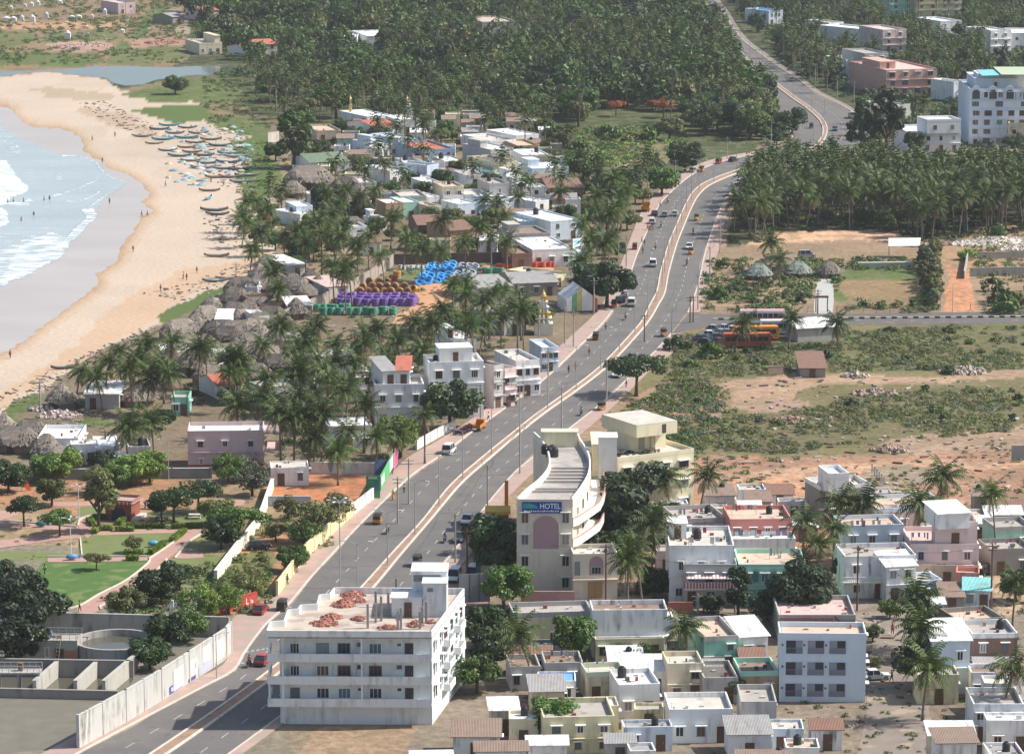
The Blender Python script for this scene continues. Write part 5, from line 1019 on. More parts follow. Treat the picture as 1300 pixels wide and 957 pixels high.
GH = [(248, 420), (262, 412), (282, 420), (300, 432), (318, 424), (308, 412), (330, 436), (290, 436), (272, 430), (318, 446), (300, 452), (282, 460), (262, 446), (240, 452), (230, 462), (300, 470), (318, 462), (336, 455), (346, 444), (216, 468), (268, 395), (300, 388), (318, 380), (336, 372), (350, 362), (306, 376), (330, 360), (352, 384), (372, 370), (388, 380), (368, 394), (345, 410), (362, 420), (380, 372), (404, 372), (330, 420), (316, 402), (346, 398), (376, 404), (228, 430), (395, 362), (342, 346), (360, 350), (350, 470), (330, 480), (310, 485), (372, 460), (362, 446), (335, 395), (298, 404)]
for x, y, k, s_, lb in HUTS:
    p = G(x, y); dup(HP[k if 'cone hut in' not in lb and 'green cone' not in lb else 4], p, random.uniform(-.5, .5), lb, '', s_); FOOT.append((p.x, p.y, 2.8 * s_))
for i, (x, y) in enumerate(GH):
    p = G(x, y); dup(HP[i % 4], p, random.uniform(-.7, .7), 'grey thatched hut crowded among its neighbours behind the beach', 'thatched huts crowded behind the beach', random.uniform(.8, 1.15)); FOOT.append((p.x, p.y, 2.4))
for p in HP: kill(p)
# ================================================================== WALLS, YARD, WATERWORKS, PARK
def wall(label, pts, h, m, th=.22, cat='wall', name='compound_wall', cop=None, pil=0, z=0, group=None):
    p = [G(x, y) for x, y in pts]; o = thing(name, label, cat, p[0], 0, group); q = [(v - p[0]).to_2d() for v in p]
    def run(t_, z0, z1):
        b = MB(); n_ = len(q); v = []
        for i, c_ in enumerate(q):
            d1 = (q[i] - q[i - 1]).normalized() if i else (q[1] - q[0]).normalized(); d2 = (q[i + 1] - q[i]).normalized() if i < n_ - 1 else d1; d = (d1 + d2).normalized(); nn = Vector((-d.y, d.x)) * t_ / 2 / max(.4, d.dot(d1)); v += [(c_.x + nn.x, c_.y + nn.y, z0), (c_.x - nn.x, c_.y - nn.y, z0), (c_.x - nn.x, c_.y - nn.y, z1), (c_.x + nn.x, c_.y + nn.y, z1)]
        b.add(v, [(i * 4 + k, i * 4 + (k + 1) % 4, i * 4 + 4 + (k + 1) % 4, i * 4 + 4 + k) for i in range(n_ - 1) for k in range(4)] + [(3, 2, 1, 0), tuple(4 * (n_ - 1) + k for k in range(4))]); return b
    fixn(part('wall_face', run(th, -.2, h), m, o)); fixn(part('coping', run(th + .12, h + .003, h + .1), cop or m, o))
    if pil:
        for a_, c_ in zip(q, q[1:]):
            L_ = (c_ - a_).length; k = max(1, int(L_ / pil)); an_ = math.atan2((c_ - a_).y, (c_ - a_).x)
            for i in range(k + 1): s_ = a_.lerp(c_, i / k); b = MB(); b.box(-.16, .16, -th / 2 - .07, th / 2 + .07, -.2, h + .2); part('pillar', b, m, o, (s_.x, s_.y, 0), an_)
    return o
brw = pm((.23, .175, .14), .2, .6, .95, grime=.4); cwall = pm((.40, .38, .34), .12, .4, .9, grime=.9); whw = pm((.70, .69, .66), .1, .5, .9, grime=.6); yw = pm((.72, .64, .38), .1, .4, .9, grime=.4)
wall('grey brown yard wall running beside the thatched huts', [(330, 424), (372, 404), (408, 389), (450, 369), (480, 351), (499, 337)], 2.6, pm((.36, .31, .26), .2, .6, .95, grime=.5), pil=6)
wall('dark brown back wall of the coil yard', [(499, 336), (600, 334), (741, 332)], 2.5, pm((.15, .105, .085), .2, .6, .95, grime=.3), pil=6)
wall('brown wall below the coil yard behind palms', [(495, 430), (535, 430)], 2.2, brw); wall('white wall behind the red earth lot', [(396, 601), (484, 602)], 2.0, whw, pil=8); wall('grey wall in front of the red earth lot', [(340, 642), (395, 642)], 1.6, pm((.44, .46, .48), .1, .5, .9, grime=.5))
wall('white boundary wall between the park and the parking ground', [(274, 738), (300, 704), (326, 672), (334, 655), (346, 620)], 1.7, pm((.72, .70, .60), .1, .5, .9, grime=.4), th=.5); wall('long yellow wall beside the left footpath', [(352, 757), (388, 709), (448, 655)], 2.3, yw, pil=5)
wall('white painted wall at the end of the yellow wall', [(449, 654), (478, 631)], 2.0, whw, pil=3); o = wall('red painted wall with white letters at the footpath corner', [(267, 784), (326, 767)], 1.9, pm((.48, .07, .05), .15, .6, .8, grime=.3))
p0, p1 = G(267, 784), G(326, 767); d = p1 - p0; an_ = math.atan2(d.y, d.x); wl = pm((.75, .75, .73), .05)
for s_, f, sz in (('K', .52, 1.3), ('L', .78, 1.3), ('la', .88, 1.0), ('w', .28, .8)): v = d * f; nn = Vector((d.y, -d.x, 0)).normalized() * .13; text(s_, sz, wl, o, (v.x + nn.x, v.y + nn.y, .5), an_)
wall('pink tiled wall in front of the hotel', [(661, 764), (729, 764)], 1.6, pm((.46, .27, .25), .2, 1.2)); wall('brick red wall beside the hotel lane', [(848, 778), (880, 778)], 1.6, pm((.42, .14, .11), .15, 1)); wall('green grey wall along the back of the park', [(-30, 611), (120, 608), (268, 607)], 1.8, pm((.24, .27, .24), .15, .5, .9, grime=.5), cop=whw, pil=6)
wall('grey compound wall right of the red earth track', [(1231, 351), (1330, 349)], 2.0, cwall); wall('low grey wall behind the right compound', [(1227, 329), (1330, 327)], 1.6, cwall); wall('short grey wall beside the red earth track', [(1224, 354), (1229, 327)], 1.8, cwall); wall('grey block wall at the edge of the red ground', [(1284, 584), (1330, 583)], 2.6, pm((.30, .31, .32), .1, .5, .9))
wall('long concrete ledge at the head of the lawn', [(1089, 341), (1158, 340)], 1.4, pm((.52, .48, .42), .1, .5, .9), th=1.2); wall('white roadside wall near the bright green tree', [(529, 571), (555, 556), (577, 545)], 1.7, whw, pil=3); wall('ruined white wall on the beach grass', [(340, 182), (354, 180)], 3.2, pm((.58, .53, .47), .2, .5, .95, grime=.5)); wall('white low wall beside green roofed hall', [(371, 218), (413, 217)], 1.8, whw)
wall('ruined brick wall near the rusty shed', [(975, 477), (994, 476)], 1.9, pm((.38, .28, .22), .2, .7)); wall('white wall around the unfinished house plot', [(1110, 646), (1205, 648)], 1.2, whw); wall('grey yard wall among the lowest houses', [(652, 826), (735, 826), (748, 812)], 1.6, cwall); wall('grey yard wall left of windowless white house', [(755, 828), (843, 828)], 1.7, cwall)
# ---- pipe coils stacked in the yard
def coil_mesh(r_, w_, m, ribs=5):
    b = MB(); prof = [(r_ * .55, 0)]
    for k in range(ribs): z = w_ * k / ribs; prof += [(r_ * .94, z + .02), (r_, z + w_ / ribs * .35), (r_, z + w_ / ribs * .65), (r_ * .94, z + w_ / ribs - .02)]
    prof += [(r_ * .55, w_), (r_ * .5, w_ * .3)]; b.lathe(prof, 16); me = b.mesh('coil', m, False); return me
CC = {k: coil_mesh(1.0, 1.75, pm(c_, .2, 1.2, .45)) for k, c_ in dict(purple=(.20, .10, .38), green=(.06, .27, .17), brown=(.36, .17, .07), blue=(.05, .28, .62), grey=(.26, .30, .35), white=(.6, .62, .6), red=(.5, .09, .05), orange=(.55, .26, .05)).items()}
CC['brown2'] = coil_mesh(1.0, .8, pm((.40, .20, .09), .25, 1.5, .6), 2); CC['blue2'] = coil_mesh(1.15, .55, pm((.05, .30, .66), .2, 1.2, .4), 2); CC['grey2'] = coil_mesh(1.15, .55, pm((.27, .31, .36), .2, 1.2, .5), 2)
def coil(x, y, k, lab, group, tilt=(0, 0), z=0, s_=1.0):
    o = ob('pipe_coil', CC[k], None, G(x, y) + Vector((0, 0, z)), None, s_); o.rotation_euler = (tilt[0] + random.uniform(-.08, .08), tilt[1] + random.uniform(-.08, .08), random.uniform(-.5, .5)); o.location.x += random.uniform(-.25, .25); o.location.y += random.uniform(-.4, .4); o.scale *= random.uniform(.9, 1.06); return tag(o, lab, 'pipe coil', group)
for i, x in enumerate((410, 421.5, 432, 443, 454, 465, 476, 487, 500)): coil(x, 399.5, 'green', 'green pipe coil standing in the front row of the yard', 'green pipe coils in the front row')
for i in range(6): coil(402 + i * 8, 395 - i * .2, 'green', 'green pipe coil in the short row behind the front row', 'green pipe coils in the second row', s_=.9)
for r_ in range(3):
    for i in range(9 - (r_ == 2)): coil(431 + i * 11.4 + r_ * 3, 388 - r_ * 3.7, 'purple', 'purple pipe coil in the purple rows behind the green coils', 'purple pipe coils')
for r_, n_ in ((0, 7), (1, 6), (2, 3)):
    for i in range(n_): coil(457 + i * 10 + r_ * 5 + (r_ == 2) * 4, 375 - r_ * 6.4, 'brown2', 'brown pipe coil set on edge behind the purple coils', 'brown pipe coils on edge', (math.pi / 2, -.3), 1.0)
coil(528, 371, 'orange', 'single orange brown coil right of the brown rows', '', (1.2, 0), .8, .8); coil(504, 353, 'orange', 'orange coil standing alone near yard grass', ''); coil(502, 356, 'red', 'red coil behind the brown rows', '', s_=.8)
for c_, xa, ya, xb, yb in (('blue2', 533, 361, 548, 340), ('blue2', 543, 360, 555, 339), ('blue2', 557, 359, 566, 338), ('blue2', 566, 358, 574, 337), ('grey2', 574, 359, 588, 340), ('grey2', 584, 358, 597, 340), ('grey2', 594, 356, 602, 340)):
    nm = 'blue' if c_ == 'blue2' else 'grey'
    for i in range(7): f = i / 6; coil(xa + (xb - xa) * f, ya + (yb - ya) * f, c_, f'{nm} pipe coil leaning in the {nm} stacks by the yard back wall', f'{nm} pipe coils', (.55, .25), .3)
for i in range(9): coil(509 + i * 4, 341 + (i % 2), 'white', 'white pipe coil along the foot of the yard back wall', 'white pipe coils', s_=.5)
for i in range(5): coil(617 + i * 5, 347, 'green', 'green coil in the far corner of the yard', 'green coils in the far corner', s_=.8)
for i in range(17): coil(634 + i * 4.2, 341 - i * .15, 'red', 'orange red coil in the row before the store roofs', 'orange red coils', s_=.75)
sheet('yard_earth', [(505, 400), (530, 384), (525, 362), (545, 360), (606, 357), (612, 346), (612, 338), (650, 336), (700, 340), (700, 346), (640, 350), (610, 366), (570, 385), (545, 400), (530, 412), (500, 410)], .012, pm((.50, .27, .15), .2, .3, .95, spots=(.2, .6, (.40, .24, .14))), jit=2)
sheet('yard_grass', [(495, 345), (512, 340), (535, 341), (530, 352), (505, 356)], .016, pm((.12, .16, .06), .3, .5), 'structure', jit=2)
# ---- waterworks
conc2 = pm((.40, .385, .35), .14, .35, .92, grime=1.0); conc3 = pm((.30, .28, .255), .18, .35, .92, grime=.8); murk, t, bs, c = watermat('tank_water', (.10, .095, .07), .1, .8, .02)
wall('tall stained concrete wall between waterworks and park', [(-30, 800), (57, 802), (175, 805), (291, 808)], 2.9, conc2, th=.35); ow = wall('curving concrete outer wall of the waterworks with painted posters', [(293, 828), (287, 836), (270, 847), (240, 867), (205, 890), (160, 917), (100, 950)], 4.4, pm((.54, .53, .50), .12, .35, .92, grime=1.0), th=.3, pil=5)
base = G(293, 828)
for (xa, ya), (xb, yb), z0, z1, c_ in (((284, 838.0), (271, 846.3), .5, 3.6, (.66, .65, .6)), ((266, 849.7), (256, 856.3), 1.6, 3.9, (.7, .7, .66)), ((249, 861), (240, 867), .8, 3.2, (.7, .69, .66)), ((232, 872.3), (219, 881), .4, 3.4, (.66, .65, .62)), ((268, 848.4), (251, 859.7), .3, 1.5, (.5, .52, .62)), ((247, 862.4), (238, 868.4), .25, .75, (.12, .10, .30)), ((230, 873.6), (214, 884.3), .3, 1.4, (.10, .12, .40)), ((282, 839.3), (274, 844.4), .9, 1.9, (.62, .63, .7))):
    p, q = G(xa, ya) - base, G(xb, yb) - base; d = (q - p).normalized(); nn = Vector((-d.y, d.x, 0)) * .18
    if nn.x < 0: nn = -nn
    b = MB(); v = [p + nn, q + nn]; b.quad((v[0].x, v[0].y, z0), (v[1].x, v[1].y, z0), (v[1].x, v[1].y, z1), (v[0].x, v[0].y, z1)); part('painted_panel', b, pm(c_, .08, .5, .9, grime=.3), ow)
    if z1 < 2 and c_[2] > .35 and c_[0] < .3:
        b = MB()
        for k in range(5): f0, f1 = .12 + k * .16, .22 + k * .16; a_, e_ = v[0].lerp(v[1], f0) + nn * .06, v[0].lerp(v[1], f1) + nn * .06; b.quad((a_.x, a_.y, z0 + .3), (e_.x, e_.y, z0 + .3), (e_.x, e_.y, z1 - .25), (a_.x, a_.y, z1 - .25))
        part('painted_script', b, wl, ow)
tc = G(147, 812, 2.6); o = thing('settling_tank', 'round concrete settling tank filled with murky water', 'water tank', (tc.x, tc.y, 0)); r_ = 5.7
b = MB(); b.lathe([(r_, -.3), (r_, 2.5), (r_ + .12, 2.52), (r_ + .12, 2.7), (r_ - .28, 2.7), (r_ - .28, .5)], 56); part('tank_wall', b, conc2, o); b = MB(); b.lathe([(r_ - .3, 1.75), (.01, 1.76)], 40); part('water', b, murk, o); b = MB(); b.box(-r_, -r_ + 1.8, .9, 1.5, 2.72, 2.82); b.tube([(-r_ + 1.5, 1.2, 2.7), (-r_ + 1.5, 1.2, 1.4)], .08, 6); part('inlet_plank', b, conc3, o)
FOOT += [(tc.x, tc.y, 6)]
ph = house('low concrete pump house with a railed roof walkway', (18, 812), (98, 813), 803, 3.4, conc2, 'conc', st=1, fw=5, sw=0, par=.15, cat='pump house', name='pump_house', shade=False, win=(.8, 1.4)); A, u, n, W_, D, zt, rz = ROOFS[ph['label']]
b = MB()
for y in (.1, D - .1):
    b.tube([(0, y, zt + .95), (W_, y, zt + .95)], .035, 5); b.tube([(0, y, zt + .5), (W_, y, zt + .5)], .025, 5)
    for i in range(9): b.tube([(W_ * i / 8, y, zt), (W_ * i / 8, y, zt + .97)], .035, 5)
part('railing', b, pm((.42, .41, .39), .1), ph); b = MB(); b.box(W_ * .62, W_ * .98, -.06, 0, .2, 2.0); part('brick_infill', b, pm((.40, .20, .11), .2, 2), ph)
lad = MB(); lad.tube([(W_ * .66, -1.2, 0), (W_ * .69, -.1, zt + .6)], .05, 5).tube([(W_ * .71, -1.2, 0), (W_ * .74, -.1, zt + .6)], .05, 5)
for i in range(8): f = i / 8; lad.box(W_ * (.66 + .03 * f), W_ * (.71 + .03 * f), -1.2 + 1.1 * f - .05, -1.2 + 1.1 * f + .05, (zt + .6) * f, (zt + .6) * f + .06)
part('ladder', lad, conc3, ph)
tag(ob('blue_box', MB().box(-.55, .55, -.4, .4, 0, .8).mesh('blue_box', pm((.12, .24, .44), .15)), None, (*(A + u * W_ * .5 + n * D * .5).xy, zt + .02)), 'faded blue box left on the pump house walkway', 'box')
for lb, pts, h_, t_ in (('long dark channel wall in front of the round tank', [(-30, 857), (170, 860)], 2.4, .4), ('second channel wall at the bottom of the waterworks', [(-30, 884), (150, 888)], 1.2, .4), ('pale cross beam wall in the middle of the channels', [(96, 884), (124, 858)], 2.2, .5), ('pale cross beam wall at the left of the channels', [(44, 884), (74, 858)], 2.2, .5), ('pale sloping wall joining the curved outer wall', [(132, 886), (172, 852)], 2.4, .5)): wall(lb, pts, h_, conc3 if 'dark' in lb or 'second' in lb else pm((.46, .44, .39), .12, .4, .9, grime=.6), t_, name='channel_wall')
sheet('channel_water', [(-30, 858), (170, 861), (150, 887), (-30, 883)], .03, murk, smooth=False)
p = G(25, 876); o = thing('platform', 'railed concrete platform standing over the dark channels', 'platform', p); b = MB(); b.box(-3, 3, -1.2, 1.2, 2.6, 2.8); part('deck', b, conc2, o)
for x in (-2.8, 0, 2.8):
    for y in (-1, 1): b = MB(); b.box(x - .12, x + .12, y - .12, y + .12, -.2, 2.6); part('leg', b, conc2, o)
b = MB()
for y in (-1.15, 1.15):
    b.tube([(-3, y, 3.7), (3, y, 3.7)], .04, 5).tube([(-3, y, 3.25), (3, y, 3.25)], .03, 5)
    for i in range(8): b.tube([(-3 + i * 6 / 7, y, 2.8), (-3 + i * 6 / 7, y, 3.72)], .04, 5)
part('railing', b, pm((.5, .5, .48), .1), o); b = MB(); b.box(-.1, .5, -.3, .3, 2.8, 3.9); part('valve_box', b, pm((.2, .1, .07), .2), o)
p = G(10, 836); o = thing('walkway', 'inclined concrete walkway with rails at the waterworks edge', 'walkway', p, R(24)); b = MB(); b.box(-5, 4, -.6, .6, 2.4, 2.65); b.box(3.7, 4, -.6, .6, 0, 2.4); b.box(-3, -2.7, -.6, .6, 0, 2.4); part('deck', b, conc2, o); b = MB()
for y in (-.6, .6):
    b.tube([(-5, y, 3.5), (4, y, 3.5)], .04, 5)
    for i in range(10): b.tube([(-5 + i, y, 2.6), (-5 + i, y, 3.5)], .035, 5)
part('railing', b, pm((.45, .45, .43), .1), o)
sheet('waterworks_ground', [(57, 803), (291, 809), (288, 834), (240, 866), (160, 915), (100, 948), (-60, 960), (-60, 800)], .01, pm((.17, .155, .125), .25, .4), smooth=False)
# ---- park
brickp = pm((.42, .255, .21), .2, .6, .95, spots=(.6, .6, (.34, .24, .19))); lawn1 = pm((.075, .145, .032), .25, .5, .95, spots=(.25, .55, (.15, .19, .06))); lawn2 = pm((.16, .18, .07), .22, .4, .95, spots=(.3, .5, (.15, .20, .06)))
sheet('lawn', [(56, 713), (120, 711), (190, 712), (187, 721), (160, 738), (126, 755), (98, 769), (60, 776), (45, 750)], .012, lawn1); sheet('lawn', [(104, 705), (102, 684), (120, 678), (160, 676), (234, 677), (216, 691), (190, 707), (150, 707)], .012, lawn2); sheet('lawn', [(230, 707), (290, 707), (282, 722), (260, 740), (215, 742), (200, 728)], .012, lawn2); sheet('lawn', [(0, 700), (95, 703), (100, 708), (60, 711), (0, 711)], .012, lawn2); sheet('lawn', [(250, 690), (300, 690), (290, 704), (235, 703)], .012, pm((.22, .19, .09), .25, .4)); sheet('lawn', [(175, 668), (255, 664), (258, 652), (200, 650), (176, 655)], .012, pm((.15, .18, .07), .3, .4)); sheet('lawn', [(100, 645), (130, 644), (132, 655), (105, 656)], .012, lawn2)
PATHS = [([(98, 771), (126, 755), (160, 738), (188, 716), (190, 710), (216, 692), (236, 677), (252, 674), (256, 678), (240, 688), (226, 700), (212, 710), (194, 729), (170, 744), (142, 762), (128, 774), (108, 779)]), ([(118, 674), (180, 672), (256, 671), (256, 675), (180, 677), (118, 679)]), ([(226, 702), (258, 701), (258, 707), (222, 708)]), ([(-40, 661), (20, 663), (98, 670), (116, 677), (112, 683), (95, 675), (20, 669), (-40, 667)]), ([(99, 668), (102, 660), (116, 655), (134, 655), (134, 659), (119, 661), (112, 668), (118, 677), (110, 680)]), ([(160, 658), (178, 653), (190, 658), (178, 668), (160, 668)]), ([(-40, 652), (22, 647), (24, 652), (0, 660), (-40, 664)]), ([(52, 637), (120, 637), (190, 635), (190, 640), (120, 642), (52, 642)]), ([(60, 708), (186, 707), (188, 711), (60, 713)]), ([(268, 636), (310, 634), (314, 639), (290, 644), (268, 642)]), ([(-40, 690), (60, 680), (100, 676), (104, 682), (60, 687), (-40, 700)])]
for i, q in enumerate(PATHS): sheet('park_path', q, .018 + .004 * i, brickp, jit=.3)
for ln in ([(60, 777), (98, 770), (126, 754.5), (160, 737), (188, 715), (190, 709)], [(128, 774), (127, 770), (142, 762), (170, 744), (194, 729), (212, 710)], [(-40, 661), (20, 662.5), (98, 669)], [(99, 668), (102, 659.5), (116, 654.5), (134, 654.5)], [(190, 709), (216, 691.5), (236, 676.5)], [(60, 707), (186, 706.5)], [(222, 708.5), (240, 688), (256, 678)], [(102, 684), (104, 705)]): kerb('path_kerb', ln, .22, .22, whk)
hl_ = leafmat('hedge_leaf', (.13, .20, .025), (.22, .29, .05))
def hedge(label, a_, b_, w_=.9, h_=.8):
    p, q = G(*a_), G(*b_); d = q - p; L_ = d.length; rr = np.random.default_rng(int(a_[0] * 3)); n_ = int(L_ * 150) + 120; fx = rr.uniform(0, L_, n_); fy = rr.uniform(-w_ / 2, w_ / 2, n_); fz = rr.uniform(0, h_, n_); sd_ = rr.integers(0, 3, n_)
    fy = np.where(sd_ == 0, -w_ / 2, fy); fz = np.where(sd_ == 1, h_, fz); pos = np.stack([fx, fy, fz], 1) + rr.normal(size=(n_, 3)) * .04; t1 = rr.normal(size=(n_, 3)); t1 /= np.linalg.norm(t1, axis=1)[:, None]; t2 = np.cross(t1, rr.normal(size=(n_, 3))); t2 /= np.linalg.norm(t2, axis=1)[:, None]; s_ = .1
    v = np.stack([pos - t1 * s_ - t2 * s_, pos + t1 * s_ - t2 * s_, pos + t1 * s_ + t2 * s_, pos - t1 * s_ + t2 * s_], 1).reshape(-1, 3); me = bpy.data.meshes.new('hedge'); me.from_pydata(v.tolist(), [], np.arange(n_ * 4).reshape(-1, 4).tolist()); me.materials.append(hl_)
    tag(ob('hedge', me, None, p, math.atan2(d.y, d.x)), label, 'hedge')
for lb, a_, b_ in (('clipped hedge left of the kiosk path', (113, 662), (120, 668)), ('clipped hedge in front of the brick kiosk', (118, 659), (158, 659)), ('clipped hedge on the right of kiosk square', (150, 667), (159, 660)), ('short clipped hedge below the kiosk', (124, 673), (143, 673)), ('clipped hedge between two short ones below kiosk', (146, 674), (170, 674)), ('long clipped hedge along the upper lawn', (160, 670), (210, 670)), ('long clipped hedge at the right end of the upper lawn', (217, 671), (259, 670)), ('small clipped hedge at the lawn corner', (119, 678), (124, 672)), ('clipped hedge at the lower edge of the dry lawn', (158, 704), (182, 704)), ('second clipped hedge below the dry lawn', (160, 711), (176, 711)), ('diagonal clipped hedge following the brick path', (191, 704), (208, 692)), ('low hedge beside the path bend', (218, 688), (234, 676))): hedge(lb, a_, b_)
kp = G(156, 657); o = thing('brick_kiosk', 'square red brick kiosk with a flat parapet roof', 'kiosk', kp, R(-14)); bk = pm((.30, .10, .07), .2, 1.6, .9, grime=.4); b = MB(); b.box(-2.3, 2.3, -2.1, 2.1, 0, 2.9); part('wall', b, bk, o); b = MB(); b.box(-2.7, 2.7, -2.5, 2.5, 2.9, 3.05); rf = part('roof', b, pm((.42, .32, .27), .2), o)
b = MB(); b.box(-2.6, 2.6, -2.4, -2.2, 3.05, 3.5).box(-2.6, 2.6, 2.2, 2.4, 3.05, 3.5).box(-2.6, -2.4, -2.2, 2.2, 3.05, 3.5).box(2.4, 2.6, -2.2, 2.2, 3.05, 3.5)
for i in range(8): b.box(-2.5 + i * .68, -2.2 + i * .68, -2.75, -2.4, 2.75, 3.25)
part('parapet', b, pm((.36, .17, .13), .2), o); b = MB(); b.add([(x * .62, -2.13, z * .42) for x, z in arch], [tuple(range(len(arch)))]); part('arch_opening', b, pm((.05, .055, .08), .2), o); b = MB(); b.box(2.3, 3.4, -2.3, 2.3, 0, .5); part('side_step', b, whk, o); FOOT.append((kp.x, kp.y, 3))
o = thing('playground_slide', 'bright orange slide leaning in the park', 'slide', G(37, 623), R(20)); b = MB(); b.add([(-.4, 0, .1), (.4, 0, .1), (-.6, 0, 2.6), (-1.4, 0, 2.6), (-.4, .15, .1), (.4, .15, .1), (-.6, .15, 2.6), (-1.4, .15, 2.6)], [(0, 1, 2, 3), (7, 6, 5, 4), (0, 3, 7, 4), (1, 5, 6, 2), (3, 2, 6, 7)]); part('chute', b, pm((.70, .13, .04), .08, 1, .4), o); b = MB(); b.tube([(-1.2, .6, 0), (-1.0, .1, 2.6)], .05, 6); part('ladder', b, pm((.3, .3, .3), .1), o)
for i, (x, y, s_) in enumerate(((213, 781, .8), (224, 782, 1.05), (238, 780, 1.3))):
    o = thing('slide_frame', ['smallest white angular frame behind the curved wall', 'middle white angular frame behind the curved wall', 'largest white angular frame behind the curved wall'][i], 'play frame', G(x, y), R(-8), None, s_); b = MB(); b.add([(-1.3, 0, 0), (-1.05, 0, 0), (.9, 0, 2.5), (1.1, 0, 2.9), (.7, 0, 2.9), (-1.3, .3, 0), (-1.05, .3, 0), (.9, .3, 2.5), (1.1, .3, 2.9), (.7, .3, 2.9)], [(0, 1, 2, 3, 4), (9, 8, 7, 6, 5), (0, 4, 9, 5), (4, 3, 8, 9), (3, 2, 7, 8)]); part('chute', b, pm((.78, .78, .77), .03), o); b = MB(); b.box(.85, 1.1, 0, .3, 0, 2.8); b.box(.3, .5, .05, .25, 0, 2.0); part('leg', b, pm((.78, .78, .77), .03), o)
for x, y, c_, lb in ((195, 694, (.08, .38, .62), 'bright blue play figure on the dry lawn'), (91, 711, (.14, .28, .50), 'blue play figure at the edge of the lower path'), (52, 669, (.05, .18, .20), 'dark teal bench like figure on the left path'), (205, 662, (.30, .12, .09), 'red brown picnic table under the layered trees'), (248, 658, (.62, .60, .56), 'white picnic table near the layered trees'), (190, 646, (.66, .65, .62), 'white low bench beside the kiosk path')):
    nm = 'play_figure' if 'figure' in lb else ('picnic_table' if 'table' in lb else 'park_bench'); o = thing(nm, lb, nm.replace('_', ' '), G(x, y), random.uniform(-.4, .4)); m = pm(c_, .1, 1, .5)
    if nm == 'play_figure': b = MB(); b.lathe([(.15, .1), (.55, .35), (.6, .7), (.3, 1.0), (.05, 1.1)], 10); b.v = [(x_ * 1.6, y_ * .7, z_) for x_, y_, z_ in b.v]; part('body', b, m, o, smooth=True); b = MB(); b.add([(.8, 0, .5), (1.5, .1, 1.1), (1.3, 0, .2), (.8, .1, .4)], [(0, 1, 2, 3)]); part('tail', b, m, o)
    else:
        b = MB(); b.box(-1.1, 1.1, -.5, .5, .68, .76); part('table_top' if 'table' in nm else 'seat', b, m, o)
        for sx in (-.8, .8): b = MB(); b.box(sx - .08, sx + .08, -.35, .35, 0, .68); part('leg', b, m, o)
        for sy in (-.95, .95):
            if 'table' in nm: b = MB(); b.box(-1.1, 1.1, sy - .15, sy + .15, .38, .44); b.box(-.8, -.7, sy - .1, sy + .1, 0, .38); b.box(.7, .8, sy - .1, sy + .1, 0, .38); part('bench_seat', b, m, o)
# ---- garden by the side road: awning, sheds, covered car, huts' walk
o = thing('canopy', 'white canvas awning on posts beside the orange yard', 'awning', G(1148, 326)); b = MB(); v = [(-4.2, -2.2, 2.9), (3.4, -2.4, 3.0), (4.2, 1.6, 4.4), (-3.8, 1.8, 4.3)]; b.add(v + [(a_, c_, e_ + .12) for a_, c_, e_ in v], [(3, 2, 1, 0), (4, 5, 6, 7), (0, 1, 5, 4), (1, 2, 6, 5), (2, 3, 7, 6), (3, 0, 4, 7)]); part('canvas', b, pm((.80, .79, .78), .04, .7), o)
for x, y, z in ((-4, -2.1, 2.9), (3.3, -2.3, 3.0), (4, 1.5, 4.3), (-3.7, 1.7, 4.2)): b = MB(); b.tube([(x, y, -.1), (x, y, z)], .06, 6); part('post', b, pm((.35, .33, .3), .1), o)
house('rusty corrugated hut alone in the scrub', (1016, 467), (1048, 467), 456, 2.0, 'dim', 'rust', 'shed', fw=1, rise=1.6, name='corrugated_hut', cat='hut')
house('long white shed roof beside the parked buses', (1013, 417), (1064, 414), 409, 3.0, 'grey', 'white', 'shed', fw=0, dr=False, rise=.9)
house('pale thatched long hut in the garden corner', (975, 336), (1008, 336), 326, 2.6, 'tan', 'brown', 'gable', fw=2, rise=1.4); sheet('garden_walk', [(1040, 352), (1056, 352), (1056, 399), (1034, 399)], .014, pm((.42, .42, .39), .12, .4))
o = thing('gate', 'brown beam gate over the garden walk', 'gate', G(1043, 396)); b = MB(); b.box(-1.5, 1.5, -.1, .1, 3.2, 3.7); part('beam', b, pm((.26, .13, .09), .2), o)
for x in (-1.3, 1.3): b = MB(); b.box(x - .12, x + .12, -.1, .1, 0, 3.2); part('post', b, pm((.26, .2, .16), .2), o)
for x0, x1, y in ((890, 1032, 397), (1062, 1192, 397), (1232, 1340, 393)):
    p, q = G(x0, y), G(x1, y); L_ = (q - p).length; o = thing('fence', f'thin wire fence on posts along the side road {"before the garden" if x0 == 890 else "before the lawn" if x0 == 1062 else "right of the red track"}', 'fence', p, math.atan2((q - p).y, (q - p).x))
    for i in range(int(L_ / 3) + 1): b = MB(); b.box(i * 3 - .07, i * 3 + .07, -.07, .07, -.1, 1.5); part('post', b, pm((.42, .38, .33), .15), o)
    for z in (.5, 1.0, 1.4): b = MB(); b.tube([(0, 0, z), (L_, 0, z)], .02, 4); part('wire', b, pm((.2, .2, .2), .1), o)
for i in range(6): tag(ob('stone_post', MB().box(-.13, .13, -.13, .13, -.1, 1.7).mesh('stone_post', pm((.58, .55, .5), .15)), None, G(1107 + i * 3, 600 + i * 3.2)), 'pale stone post in the short slanting line on red ground', 'post', 'stone posts on the red ground')
